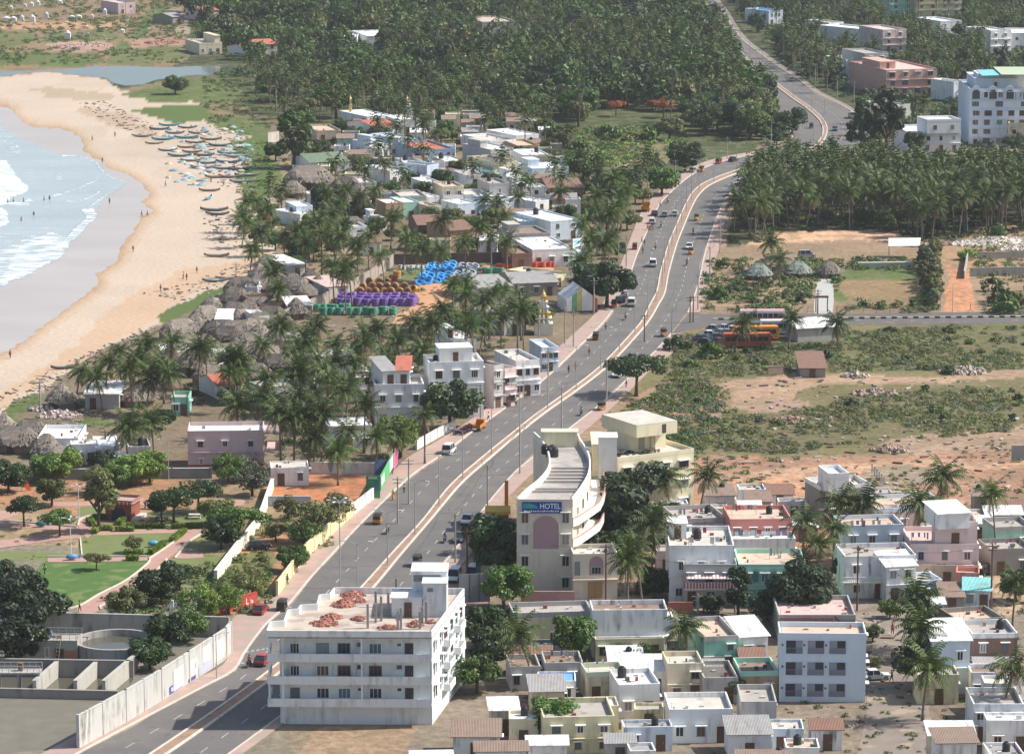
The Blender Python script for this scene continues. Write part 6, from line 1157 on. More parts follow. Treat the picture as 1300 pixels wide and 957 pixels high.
# rubble heaps on open ground
for x, y, rx, c_ in ((1240, 310, 8, (.52, .47, .4)), (1275, 306, 9, (.56, .5, .43)), (1290, 316, 6, (.5, .44, .38)), (1225, 472, 6, (.36, .30, .25)), (1000, 535, 4, (.30, .20, .15)), (1110, 500, 5, (.33, .25, .2)), (1085, 478, 3, (.36, .31, .26)), (1190, 310, 5, (.3, .2, .15)), (1165, 312, 4, (.34, .28, .22)), (115, 58, 9, (.40, .27, .22)), (85, 60, 8, (.42, .3, .26)), (205, 55, 8, (.36, .2, .15)), (60, 520, 4, (.36, .3, .26)), (75, 528, 5, (.4, .33, .3)), (1130, 572, 4, (.34, .25, .19))): p = G(x, y); heap('rubble', '', '', p, rx * .8, rx * .6, .9, [pm(c_, .3, 1), pm(tuple(k * .7 for k in c_), .3, 1), pm(tuple(min(.8, k * 1.3) for k in c_), .2, 1)], .45, 120)
# graves and small white structures on the far field
for i, (x, y, w_, h_) in enumerate(((41, 28, 2.4, 3.4), (8, 27, 3, 2.2), (17, 27, 2.5, 2.2), (28, 26, 1.6, 2.4), (48, 7, 2, 2.4), (40, 8, 2, 2), (14, 12, 1.6, 1.8), (59, 23, 1.6, 2.8), (91, 24, 2.6, 1.6), (100, 24, 2.6, 1.8), (76, 5, 2.2, 1.8), (86, 49, 2.4, 3.4), (133, 19, 1.8, 3), (117, 23, 1.4, 1.6), (155, 42, 2, 1.8), (128, 37, 1.4, 1.2), (160, 17, 2, 1.4), (32, 9, 1.4, 1.6), (110, 35, 1.2, 1))):
    o = thing('tomb', 'small white tomb on the red field beyond the lagoon', 'tomb', G(x, y), 0, 'white tombs beyond the lagoon'); m = pm((.70, .69, .66), .08); b = MB(); b.box(-w_ / 2, w_ / 2, -w_ / 2, w_ / 2, -.1, h_ * .7); part('base', b, m, o); b = MB(); b.lathe([(w_ * .45, h_ * .7), (w_ * .3, h_ * .88), (.05, h_)], 8); part('top', b, m, o)
# ================================================================== BOATS, NETS, LITTER
hullc = [(.15, .14, .15), (.22, .18, .15), (.14, .19, .23), (.30, .31, .30), (.19, .15, .12), (.14, .27, .33), (.30, .24, .17)]
def canoe(c_, sd):
    b = MB(); ns = 13; L_ = 8.5; rows = []
    for i in range(ns):
        f = i / (ns - 1) * 2 - 1; w2 = .72 * (1 - abs(f) ** 2.4) + .03; z1 = .75 + .75 * abs(f) ** 3.2; z0 = .0 + .55 * abs(f) ** 3; x = f * L_ / 2; rows.append([(x, -w2, z1), (x, -w2 * .8, z0 + .25), (x, 0, z0), (x, w2 * .8, z0 + .25), (x, w2, z1), (x, w2 * .82, z1 - .04), (x, w2 * .6, z0 + .32), (x, 0, z0 + .14), (x, -w2 * .6, z0 + .32), (x, -w2 * .82, z1 - .04)])
    v = [p for r_ in rows for p in r_]; b.add(v, [(i * 10 + k, (i + 1) * 10 + k, (i + 1) * 10 + (k + 1) % 10, i * 10 + (k + 1) % 10) for i in range(ns - 1) for k in range(10)]); m = pm(c_, .25, 1.2, .7, grime=.2)
    o = thing('fishing_boat', 'wooden fishing canoe', 'boat'); fixn(part('hull', b, m, o))
    b = MB(); b.tube([(r_[0][0], r_[0][1], r_[0][2]) for r_ in rows], .06, 5).tube([(r_[4][0], r_[4][1], r_[4][2]) for r_ in rows], .06, 5); part('gunwale', b, pm(tuple(min(1, k * 2.2 + .08) for k in c_), .2), o)
    for x in (-1.8, 0, 1.8): b = MB(); b.box(x - .12, x + .12, -.62, .62, .6, .67); part('thwart', b, pm((.26, .19, .13), .2), o)
    if sd % 2 == 0: b = MB(); b.lathe([(.7, .5), (.55, .85), (.2, 1.0)], 9); b.v = [(x * 2.2, y * .8, z) for x, y, z in b.v]; part('net_cargo', b, pm([(.18, .42, .40), (.30, .42, .50), (.5, .48, .36)][sd % 3], .35, 3), o)
    return o
BP = [canoe(c_, i) for i, c_ in enumerate(hullc)]
BOATS = [(202, 165, 0), (180, 174, -4), (196, 183, 6), (213, 192, 3), (207, 178, 2), (237, 188, 4), (259, 198, -3), (262, 208, 0), (258, 214, -5), (276, 226, 6), (290, 207, 4), (292, 196, 4), (266, 243, -4), (272, 268, -2), (276, 273, 4), (321, 289, -4), (275, 326, -3), (273, 358, -2), (236, 176, 3), (222, 170, 3), (248, 182, 5), (304, 216, 10), (308, 232, 12), (314, 224, 8), (228, 199, 2), (284, 215, 6), (252, 170, 4), (268, 178, 6), (280, 186, 6), (300, 200, 8), (243, 205, 0), (238, 163, 2), (215, 160, 2), (294, 226, 5), (244, 194, 3), (82, 468, 20)]
for i, (x, y, a_) in enumerate(BOATS):
    o = dup(BP[(i * 3) % 7], G(x, y, .03), R(a_ + random.uniform(-6, 6)), 'dark fishing canoe drawn up in the crowded boat row on the sand', 'fishing boats drawn up on the sand', random.uniform(.68, .92))
    nl = {12: 'lone canoe on open sand below the boat row', 15: 'canoe lying at the foot of the green bank', 16: 'small canoe by itself low on the sand', 17: 'canoe nearest the thatched huts on the sand', 35: 'canoe hauled up beside the first beach palms'}
    if i in nl:
        o['label'] = nl[i]; del o['group']
o = dup(BP[5], G(265, 253, .03), R(80), 'blue canoe turned end on towards the sea', '', .8); o['label'] = 'blue canoe turned end on towards the sea'
for p in BP: kill(p)
netm = [pm(c_, .4, 1.5) for c_ in ((.28, .43, .40), (.36, .44, .47), (.52, .48, .38), (.52, .53, .51), (.20, .31, .36))]
rr = random.Random(3)
for i in range(84):
    x, y = rr.uniform(0, 1), rr.uniform(0, 1); px = 210 + 105 * x + rr.uniform(-8, 8) + y * 12; py = 158 + 78 * y + rr.uniform(-3, 3) + x * 4; p = G(px, py, .02); mb = MB(); mb.lathe([(1.0, 0), (.85, .35), (.5, .7), (.12, .85)], 10); k = rr.uniform(.5, 1.4); mb.v = [(a_ * k * rr.uniform(.8, 1.25) * 1.5, c_ * k * rr.uniform(.8, 1.2), z * rr.uniform(.5, .9)) for a_, c_, z in mb.v]
    tag(ob('fishing_net', mb.mesh('fishing_net', netm[rr.randrange(5)], False), None, p), 'heap of tangled fishing net among the drawn up boats', 'fishing net', 'net heaps among the boats')
mb = MB()
def litter(poly, n_, s0, s1):
    xs_ = [q[0] for q in poly]; ys_ = [q[1] for q in poly]; k = 0
    while k < n_:
        x, y = rr.uniform(min(xs_), max(xs_)), rr.uniform(min(ys_), max(ys_))
        if not inside(poly, np.array([x]), np.array([y]))[0]: continue
        p = G(x, y); a_ = rr.uniform(0, 3.14); s_ = rr.uniform(s0, s1); l2 = s_ * rr.uniform(1, 4); c_, q = math.cos(a_), math.sin(a_); b = MB(); b.box(-l2 / 2, l2 / 2, -s_ / 2, s_ / 2, 0, s_ * .5); mb.add([(vx * c_ - vy * q + p.x, vx * q + vy * c_ + p.y, vz + .02) for vx, vy, vz in b.v], b.f, rr.randrange(4)); k += 1
litter([(100, 132), (130, 128), (190, 155), (205, 175), (175, 172), (140, 158)], 150, .15, .5); litter([(255, 270), (300, 280), (330, 320), (290, 320), (262, 305)], 110, .15, .5); litter([(0, 500), (60, 470), (130, 440), (200, 412), (210, 418), (120, 462), (40, 510), (0, 525)], 260, .12, .4); litter([(180, 372), (240, 360), (300, 335), (320, 345), (240, 385)], 120, .12, .45); litter([(230, 160), (320, 160), (330, 250), (260, 230)], 260, .15, .6); litter([(60, 500), (140, 520), (130, 545), (60, 540)], 120, .15, .4); litter([(330, 330), (520, 300), (640, 200), (720, 240), (560, 440), (330, 450)], 420, .15, .6); litter([(650, 780), (1290, 700), (1290, 900), (660, 900)], 420, .1, .45); litter([(900, 480), (1290, 480), (1290, 640), (900, 640)], 420, .15, .55); litter([(0, 20), (220, 10), (220, 60), (0, 50)], 160, .3, .9); litter([(300, 370), (400, 365), (420, 440), (250, 470)], 260, .12, .5)
o = ob('litter', mb.mesh('litter', [pm((.10, .08, .06), .3), pm((.25, .2, .15), .3), pm((.45, .42, .38), .3), pm((.16, .10, .08), .3)])); o['kind'] = 'stuff'
# ================================================================== VEHICLES, PEOPLE, POLES
tyre = pm((.02, .02, .02), .2, 2, .8); rimm = pm((.4, .4, .42), .1, 2, .35, metal=.6); lampm = pm((.75, .74, .68), .05, 2, .2); redl = pm((.4, .02, .02), .1, 2, .3); blackm = pm((.03, .03, .03), .2, 1, .6)
def wheel(par_, x, y, r_, w_=.18):
    b = MB(); b.tube([(0, -w_ / 2, 0), (0, w_ / 2, 0)], r_, 12); o = part('wheel', b, tyre, par_, (x, y, r_)); b = MB(); b.tube([(0, -w_ / 2 - .01, 0), (0, w_ / 2 + .01, 0)], r_ * .55, 10); part('rim', b, rimm, o)
def hull(prof, hw, tw=None):
    """side profile (x, z, share of the half width) swept across the car with its shoulders drawn in"""
    b = MB(); n_ = len(prof); L_ = [(x, -hw * k, z) for x, z, k in prof]; R_ = [(x, hw * k, z) for x, z, k in prof]; b.add(L_ + R_, [(i, (i + 1) % n_, n_ + (i + 1) % n_, n_ + i) for i in range(n_)] + [tuple(range(n_ - 1, -1, -1)), tuple(range(n_, 2 * n_))]); return b
def paintm(c_): return pm(c_, .05, 1, .3, name='car_paint')
VP = {}
def vehicle(kind, c_):
    key = (kind, c_)
    if key in VP: return VP[key], False
    o = thing('vehicle', 'vehicle', 'vehicle'); m = paintm(c_)
    if kind in ('car', 'van', 'jeep'):
        L_, W_, H_ = dict(car=(4.0, 1.65, 1.45), van=(4.3, 1.75, 1.85), jeep=(4.4, 1.8, 1.85))[kind]; x0, x1 = -L_ / 2, L_ / 2; z = .28; sh = .82 if kind == 'car' else .95
        hood = x1 - (1.15 if kind == 'car' else .75); tail = x0 + (.55 if kind == 'car' else .05)
        body = hull([(x0, z, .96), (x1 - .1, z, .96), (x1, z + .25, .93), (x1 - .05, sh - .1, .93), (hood, sh, 1), (tail, sh + .04, 1), (x0, sh - .02, .96)], W_ / 2); part('body', body, m, o)
        cab = hull([(hood + .05, sh - .01, .97), (hood - .7, H_ - .04, .80), (hood - 1.0, H_, .78), (tail + .35 if kind == 'car' else x0 + .25, H_, .78), (x0 + .1, sh, .95)], W_ / 2); gl_ = part('window', cab, glass, o)
        rf = MB(); a_ = tail + .3 if kind == 'car' else x0 + .2; rf.box(a_, hood - .75, -W_ * .40, W_ * .40, H_ - .01, H_ + .05); part('roof', rf, m, o)
        pl = MB()
        for y in (-1, 1):
            for f in (.02, .5, .98): xx = (x0 + .35) * (1 - f) + (hood - .35) * f; pl.tube([(xx, y * W_ * .485, sh), (xx * .9 - .1, y * W_ * .405, H_)], .04, 4)
        part('pillar', pl, m, o)
        for y in (-1, 1): b = MB(); b.box(x1 - .06, x1 + .02, y * W_ * .36 - .16, y * W_ * .36 + .16, .58, .74); part('headlight', b, lampm, o); b = MB(); b.box(x0 - .02, x0 + .06, y * W_ * .40 - .1, y * W_ * .40 + .1, .62, .84); part('tail_light', b, redl, o)
        b = MB(); b.box(x1 - .02, x1 + .06, -W_ * .45, W_ * .45, .28, .45); b.box(x0 - .06, x0 + .02, -W_ * .45, W_ * .45, .28, .45); part('bumper', b, blackm, o)
        for x in (x0 + .75, x1 - .75):
            for y in (-W_ / 2 + .08, W_ / 2 - .08): wheel(o, x, y, .31)
    elif kind == 'auto':
        body = hull([(-1.25, .35, .95), (.55, .35, .95), (.85, .35, .5), (1.25, .45, .25), (1.3, .85, .25), (.95, 1.05, .6), (.55, .75, .9), (.1, .6, 1), (-.3, .9, 1), (-1.3, .95, .95)], .66); part('body', body, m, o)
        b = MB(); b.add([(.95, -.42, 1.1), (.95, .42, 1.1), (.75, .5, 1.62), (.75, -.5, 1.62)], [(0, 1, 2, 3)]); part('windscreen', b, glass, o)
        hood = hull([(.8, 1.55, .8), (.6, 1.74, .82), (-.9, 1.78, .85), (-1.3, 1.5, .88), (-1.35, .9, .95), (-1.15, .9, .95), (-1.1, 1.4, .9), (.75, 1.48, .85)], .66); part('canopy', hood, pm((.05, .05, .045) if c_[2] < .2 else (.1, .1, .1), .15, 1, .7), o)
        b = MB(); b.box(-1.0, -.35, -.55, .55, .6, .95); part('seat', b, pm((.12, .05, .04), .2), o); b = MB(); b.tube([(1.28, 0, .75), (1.36, 0, .75)], .1, 8); part('headlight', b, lampm, o)
        wheel(o, 1.0, 0, .22, .12); wheel(o, -.85, -.55, .22, .12); wheel(o, -.85, .55, .22, .12)
    elif kind == 'bus':
        part('body', hull([(-5, .45, 1), (5, .45, 1), (5.1, 1.2, .97), (4.9, 2.9, .94), (4.6, 3.05, .9), (-4.8, 3.05, .9), (-5, 2.9, .95)], 1.25), m, o); b = MB(); b.box(-4.9, 4.9, -1.1, 1.1, 3.06, 3.14); part('roof', b, pm((.72, .70, .66) if c_[0] > .5 and c_[1] > .5 else tuple(min(1, k * 1.2) for k in c_), .08), o)
        for y in (-1.27, 1.27):
            for i in range(8): b = MB(); b.box(-4.6 + i * 1.15, -3.65 + i * 1.15, y - .02, y + .02, 1.6, 2.5); part('window', b, glass, o)
        b = MB(); b.box(5.0, 5.08, -1.05, 1.05, 1.5, 2.7); part('windscreen', b, glass, o)
        for x in (-3, 3.2):
            for y in (-1.1, 1.1): wheel(o, x, y, .5, .3)
    elif kind == 'truck':
        part('cab', hull([(1.3, .5, 1), (2.8, .5, 1), (2.85, 1.3, 1), (2.6, 2.3, .92), (1.3, 2.35, .92)], 1.05), m, o); b = MB(); b.box(2.62, 2.86, -.9, .9, 1.4, 2.1); part('windscreen', b, glass, o); b = MB(); b.box(-3, 1.2, -1.1, 1.1, .75, .9).box(-3, 1.2, -1.1, -1.02, .9, 1.7).box(-3, 1.2, 1.02, 1.1, .9, 1.7).box(-3, -2.92, -1.02, 1.02, .9, 1.7).box(1.1, 1.2, -1.02, 1.02, .9, 2.0); part('cargo_bed', b, pm(tuple(k * .8 for k in c_), .2), o); b = MB(); b.box(-2.8, 2.4, -.4, .4, .5, .75); part('chassis', b, blackm, o)
        for x in (-2, 2.1):
            for y in (-.9, .9): wheel(o, x, y, .42, .28)
    else:
        part('frame', hull([(-.75, .45, .6), (.35, .38, .6), (.62, .6, .4), (.55, .95, .5), (.2, .95, 1), (-.3, .8, 1), (-.85, .85, .7)], .16), m, o); b = MB(); b.box(-.75, -.05, -.14, .14, .82, .90); part('seat', b, blackm, o); b = MB(); b.tube([(.5, -.36, 1.08), (.55, 0, 1.0), (.5, .36, 1.08)], .03, 5); part('handlebar', b, blackm, o); b = MB(); b.tube([(.6, 0, 1.0), (.75, 0, .3)], .04, 5); part('fork', b, blackm, o); b = MB(); b.tube([(.66, 0, .88), (.74, 0, .88)], .1, 8); part('headlight', b, lampm, o)
        wheel(o, .75, 0, .3, .1); wheel(o, -.65, 0, .3, .1)
    VP[key] = o; return o, True
NAMES = dict(car=('parked_car', 'car'), van=('van', 'van'), jeep=('jeep', 'jeep'), auto=('auto_rickshaw', 'auto rickshaw'), bus=('bus', 'bus'), truck=('truck', 'truck'), bike=('motorbike', 'motorbike'))
MLP = smooth_line(M_L, 3)
def road_dir(px, py):
    i = min(range(1, len(MLP) - 1), key=lambda k: abs(MLP[k][1] - py) + .2 * abs(MLP[k][0] - px)); a_, c_ = G(*MLP[min(i + 1, len(MLP) - 1)]), G(*MLP[i - 1]); d = a_ - c_; return math.atan2(d.y, d.x)
def put(kind, c_, x, y, label, side=None, rz=None, group=None, s_=1.0, name=None):
    z = .04
    if rz is None: rz = road_dir(x, y) + (0 if side == 'L' else math.pi)
    pr, new = vehicle(kind, c_); nm, ct = NAMES[kind]
    o = dup(pr, G(x, y, z), rz, label, group or '', .75 if (kind, y) == ('truck', 545) else s_, ct); o.name = name or (nm if side is None or kind != 'car' else 'car'); return o
YEL, BLK, WHT, SIL, RED_, DKB, ORG = (.52, .27, .04), (.03, .03, .035), (.75, .75, .74), (.42, .43, .45), (.42, .04, .03), (.03, .05, .12), (.58, .22, .04)
# ---- people
def person_proto(shirt, legs, pose, skirt=False):
    o = thing('person', 'person', 'person'); sk = pm((.16, .085, .05), .08, 3, .6, name='skin'); me = bpy.data.meshes.new('body')
    sit = pose == 'ride'; hz_ = .92; st = .22 if pose == 'walk' else .05
    if sit: J = {'pel': (0, 0, .92), 'spine': (.05, 0, 1.18), 'chest': (.1, 0, 1.36), 'neck': (.12, 0, 1.5), 'head': (.15, 0, 1.62), 'top': (.15, 0, 1.76)}; legsj = lambda s_: [(.05, s_ * .1, .9), (.42, s_ * .17, .82), (.3, s_ * .17, .42), (.45, s_ * .17, .36)]; arms = lambda s_: [(.1, s_ * .2, 1.36), (.28, s_ * .27, 1.16), (.5, s_ * .3, 1.08), (.55, s_ * .28, 1.07)]
    else: J = {'pel': (0, 0, hz_), 'spine': (0, 0, 1.12), 'chest': (0, 0, 1.3), 'neck': (0, 0, 1.46), 'head': (.02, 0, 1.57), 'top': (.02, 0, 1.69)}; legsj = lambda s_: [(0, s_ * .09, .86), (s_ * st * .5 + .03, s_ * .1, .48), (s_ * st, s_ * .1, .07), (s_ * st + .14, s_ * .11, .04)]; arms = lambda s_: [(0, s_ * .19, 1.34), (-.03 - s_ * st * .3, s_ * .24, 1.06), (.06 - s_ * st * .7, s_ * .25, .82), (.08 - s_ * st * .8, s_ * .25, .72)]
    V_ = [J[k] for k in ('pel', 'spine', 'chest', 'neck', 'head', 'top')]; rad = [.125, .115, .14, .055, .10, .075]; E = [(i, i + 1) for i in range(5)]
    for s_ in (-1, 1):
        for lst, root, rs in ((legsj(s_), 0, (.085, .06, .042, .035)), (arms(s_), 2, (.055, .042, .032, .035))):
            p_ = root
            for q, r_ in zip(lst, rs): V_.append(q); rad.append(r_); E.append((p_, len(V_) - 1)); p_ = len(V_) - 1
    def skin(V2, E2, rad2, name, m, root=0, sub=1):
        me = bpy.data.meshes.new(name); me.from_pydata(V2, E2, []); q = ob(name, me); sm = q.modifiers.new('s', 'SKIN'); q.data.skin_vertices[0].data[root].use_root = True
        for i, r_ in enumerate(rad2): q.data.skin_vertices[0].data[i].radius = (r_, r_)
        if sub: q.modifiers.new('d', 'SUBSURF').levels = sub
        dg = bpy.context.evaluated_depsgraph_get(); m2 = bpy.data.meshes.new_from_object(q.evaluated_get(dg)); bpy.data.objects.remove(q); m2.materials.clear(); m2.materials.append(m); m2.name = name; return m2
    ob('body', skin(V_, E, rad, 'body', sk), o)
    al, ar = arms(-1), arms(1); S_ = [J['pel'], J['spine'], J['chest'], al[0], Vector(al[0]).lerp(Vector(al[1]), .7), ar[0], Vector(ar[0]).lerp(Vector(ar[1]), .7)]
    ob('shirt', skin([tuple(p) for p in S_], [(0, 1), (1, 2), (2, 3), (3, 4), (2, 5), (5, 6)], [.14, .135, .16, .075, .07, .075, .07], 'shirt', pm(shirt, .12, 3, .9)), o)
    if skirt: b = MB(); b.lathe([(.26, .08), (.22, .5), (.16, .95)], 12); part('skirt', b, pm(legs, .12, 3, .9), o)
    else:
        T_ = [J['pel']]; E2 = []; r2 = [.14]
        for s_ in (-1, 1):
            p_ = 0
            for q, r_ in zip(legsj(s_)[:3], (.10, .075, .06)): T_.append(q); r2.append(r_); E2.append((p_, len(T_) - 1)); p_ = len(T_) - 1
        ob('trousers', skin(T_, E2, r2, 'trousers', pm(legs, .12, 3, .9)), o)
    b = MB(); hx, hy, hzz = J['head']; b.lathe([(.10, hzz + .02), (.118, hzz + .06), (.10, hzz + .14), (.03, hzz + .185)], 10, (hx - .015, hy)); part('hair', b, pm((.012, .01, .01), .2, 3, .5), o, smooth=True); return o
PPC = [((.62, .62, .6), (.06, .06, .09)), ((.45, .06, .08), (.05, .05, .06)), ((.10, .18, .36), (.12, .10, .08)), ((.60, .30, .05), (.60, .30, .05)), ((.08, .25, .14), (.07, .07, .08)), ((.5, .42, .1), (.1, .08, .2))]
PP = [person_proto(a_, c_, 'walk', i == 3) for i, (a_, c_) in enumerate(PPC)]; PR = [person_proto(a_, c_, 'ride') for a_, c_ in PPC[:3]]
cl_w = ['white shirt', 'red shirt', 'blue shirt', 'orange sari', 'green shirt', 'yellow top']
def person(x, y, k, label, z=.1, rz=None, group=None): o = dup(PP[k], G(x, y, z), random.uniform(0, 6.28) if rz is None else rz, label, group or ''); o.name = 'person'; return o
def bike(x, y, side, k, c_, place):
    rz = road_dir(x, y) + (0 if side == 'L' else math.pi); put('bike', c_, x, y, f'motorbike ridden by a {cl_w[k]} rider {place}', side); o = dup(PR[k], G(x, y, .04), rz, f'person in a {cl_w[k]} riding the motorbike {place}', ''); o.name = 'person'
# left carriageway and its footpath
for k, c_, x, y, lb, sd in (('auto', YEL, 480, 664, 'yellow and black auto rickshaw near the tall lamp mast', 'L'), ('van', WHT, 570, 575, 'white van driving past the large white building', 'L'), ('truck', ORG, 608, 545, 'orange truck parked before the large white building', 'L'), ('auto', (.20, .09, .03), 757, 431, 'brown auto rickshaw on the left carriageway below the festival tent', 'L'), ('jeep', WHT, 802, 388, 'white jeep on the left carriageway beside the big roadside tree', 'L'), ('auto', ORG, 780, 390, 'orange auto rickshaw parked under the big roadside tree', 'L'), ('van', WHT, 829, 338, 'white minivan in the middle of the left carriageway', 'L'), ('auto', (.35, .10, .05), 806, 317, 'red brown auto rickshaw at the left kerb', 'L'), ('car', WHT, 828, 284, 'white car nearest the group of walkers', 'L'), ('car', WHT, 812, 281, 'white car parked off the road beside two others', 'L'), ('car', (.5, .5, .48), 805, 279, 'grey white car parked furthest off the road', 'L'),
 ('truck', YEL, 820, 268, 'yellow truck parked at the wide roadside', 'L'), ('car', BLK, 831, 274, 'black car beside the yellow truck', 'L'), ('car', SIL, 844, 275, 'silver car on the left carriageway near the yellow truck', 'L'), ('car', WHT, 857, 274, 'white car near the road divider at the bend', 'L'), ('car', WHT, 852, 239, 'white car parked on the sandy footpath', 'L'), ('auto', ORG, 891, 218, 'orange auto rickshaw parked by roadside stalls', 'L'), ('car', (.35, .36, .3), 880, 219, 'grey car parked by roadside stalls', 'L'), ('auto', RED_, 913, 208, 'red auto rickshaw far up the left carriageway', 'L'), ('car', BLK, 931, 205, 'dark car at the far road bend', 'L'), ('auto', (.05, .04, .03), 359, 774, 'dark auto rickshaw turning near the red painted wall', 'L'), ('car', RED_, 334, 842, 'small red car beside the apartment building', 'L'), ('car', (.35, .05, .04), 331, 778, 'maroon car parked on the pink footpath', 'L'), ('car', WHT, 930, 54, 'white car on the upper road near the top', 'L'), ('car', WHT, 1005, 103, 'white car on the upper road beside the divider', 'L')): put(k, c_, x, y, lb, sd)
for x, y, k, c_, pl in ((492, 677, 0, BLK, 'behind the yellow auto rickshaw'), (794, 406, 0, BLK, 'below the white jeep'), (832, 317, 0, BLK, 'in front of the white minivan'), (839, 289, 1, BLK, 'beside the group of walkers'), (848, 258, 0, BLK, 'above the silver car'), (316, 846, 1, BLK, 'at the curved waterworks wall')): bike(x, y, 'L', k, c_, pl)
# right carriageway
for k, c_, x, y, lb in (('auto', YEL, 884, 280, 'yellow auto rickshaw alone at the bend on the right carriageway'), ('car', WHT, 875, 316, 'white car followed by an auto rickshaw'), ('auto', ORG, 877, 323, 'orange auto rickshaw just behind the white car'), ('car', WHT, 939, 234, 'white car coming round the far bend'), ('auto', (.30, .14, .05), 842, 427, 'brown auto rickshaw waiting at the side road junction'), ('car', WHT, 784, 478, 'white car in the shade of the umbrella tree'), ('auto', (.32, .15, .05), 763, 521, 'brown auto rickshaw parked on the right footpath'), ('car', WHT, 593, 664, 'white car parked before the yellow stall'), ('car', (.06, .07, .09), 584, 687, 'dark car parked behind the white car'), ('auto', (.12, .12, .12), 529, 718, 'grey auto rickshaw above the apartment roof'), ('van', WHT, 600, 733, 'white van parked beside the turquoise flag'), ('van', WHT, 577, 736, 'white van parked nearest the divider'), ('car', (.04, .16, .20), 1060, 166, 'teal car coming down the upper road'), ('auto', BLK, 1030, 163, 'dark auto rickshaw beside the upper road tree'), ('truck', (.5, .45, .4), 1082, 150, 'pale truck in shade at the upper road edge')): put(k, c_, x, y, lb, 'R')
for x, y, k, c_, pl in ((880, 297, 2, BLK, 'below the lone yellow auto rickshaw'), (872, 337, 1, BLK, 'below the white car with the auto rickshaw'), (738, 527, 0, BLK, 'near the brown auto rickshaw on the footpath'), (565, 688, 2, BLK, 'beside the parked dark car')): bike(x, y, 'R', k, c_, pl)
put('car', BLK, 328, 697, 'black car parked on the red parking ground', rz=.3); put('car', WHT, 1112, 862, 'white car parked beside the pale blue building', rz=.2); put('car', BLK, 817, 752, 'black car in the shaded hotel lane', rz=1.2); put('auto', BLK, 1252, 729, 'dark auto rickshaw parked by the sandy lane', rz=.6); put('van', (.36, .38, .40), 1024, 327, 'grey covered vehicle left behind the garden hut', rz=.1)
for i, (x, y, c_, lb) in enumerate(((892, 433, DKB, 'navy blue car at the front of the side road car park'), (903, 428, WHT, 'white car behind the navy blue car'), (912, 431, (.1, .12, .16), 'dark grey blue car in the car park'), (915, 437, (.12, .03, .03), 'maroon car at the front of the car park'), (922, 420, SIL, 'silver car at the back of the car park'), (926, 426, (.2, .22, .3), 'blue grey car beside the orange bus'), (934, 422, WHT, 'white car between silver car and buses'), (908, 421, (.3, .34, .36), 'grey car at the back of the car park'), (898, 438, (.04, .04, .05), 'black car in the bushes of the car park'))): put('car', c_, x, y, lb, rz=random.uniform(-.5, .7))
put('bus', (.72, .66, .66), 968, 411, 'white bus with a red stripe on the side road', rz=.02); put('bus', ORG, 958, 432, 'bright orange bus in the car park', rz=.12); put('bus', (.36, .09, .04), 948, 441, 'rusty red bus in front of the orange bus', rz=.06); put('bus', (.66, .65, .6), 994, 424, 'pale old bus beside the white shed roof', rz=.05)
o = next(q for q in COL.objects if q.get('label') == 'white bus with a red stripe on the side road'); b = MB(); b.box(-4.95, 4.95, -1.285, -1.255, 1.1, 1.5); b.box(-4.7, 4.7, -.5, .5, 3.15, 3.17); part('stripe', b, pm((.55, .06, .12), .1), o)
for i in range(9): put('bike', [BLK, RED_, DKB][i % 3], 582 + i * 2.2 + random.uniform(-1, 1), 553 - i * 1.1, 'motorbike parked in the row before the white building', rz=road_dir(590, 548) + 1.3, group='motorbikes parked before the white building')
for i in range(8): put('bike', [BLK, RED_, DKB][i % 3], 640 + i * 3.4, 517 - i * 3.1, 'motorbike parked along the shop fronts on the footpath', rz=road_dir(640, 500) + 1.3, group='motorbikes parked by the shops')
for i in range(5): put('bike', [BLK, DKB][i % 2], 895 + i * 5, 776 + (i % 2), 'motorbike parked below the red striped balcony', rz=1.2, group='motorbikes parked below the balcony')
for i, (x, y, c_) in enumerate(((790, 383, BLK), (786, 384, DKB), (793, 377, SIL))): put('car', c_, x, y, ['black car under the big roadside tree', 'navy car under the big roadside tree', 'silver car under the big roadside tree'][i], 'L')
# walkers, bathers, people on the beach
for i in range(4): person(822 + i * 2.2, 292 + (i % 2), [1, 1, 3, 2][i], 'person walking in the group beside the white car', group='group of walkers at the roadside')
for x, y, k, lb in ((499, 634, 3, 'person in orange walking beside green banner'), (513, 626, 0, 'person in white standing at the road edge'), (477, 628, 4, 'person in dark clothes under the green board'), (769, 419, 0, 'person in white crossing below the festival tent'), (816, 322, 4, 'person walking up the left lane edge'), (815, 309, 4, 'person standing at the kerb by the red brown rickshaw'), (818, 312, 2, 'second person standing at the kerb'), (838, 263, 1, 'person beside the black parked car'), (731, 470, 3, 'person in orange at the left lane edge'), (337, 775, 4, 'dark clothed person near the maroon car'), (365, 742, 2, 'person sitting under the footpath tree'), (722, 474, 1, 'person on the left footpath by the shops'), (667, 506, 5, 'person standing before the blue awning'), (655, 516, 0, 'person beside the parked motorbikes'), (1132, 865, 2, 'person walking in the lane'), (1133, 805, 1, 'person beside the lane bend'), (101, 776, 4, 'dark clothed person at the end of the brick path'), (57, 729, 0, 'person in white under the lawn tree'), (795, 492, 2, 'person seated by the umbrella tree trunk'), (1075, 790, 3, 'person in orange near the house corner'), (748, 451, 5, 'person on footpath below the tent'), (620, 534, 0, 'person in white beside the orange truck')): person(x, y, k, lb)
for x, y, k in ((56, 257, 4), (63, 256, 4), (43, 276, 2), (27, 283, 1), (10, 260, 4), (17, 259, 2), (30, 259, 4)): person(x, y, k, 'bather standing waist deep in the surf', -.5, group='bathers in the surf')
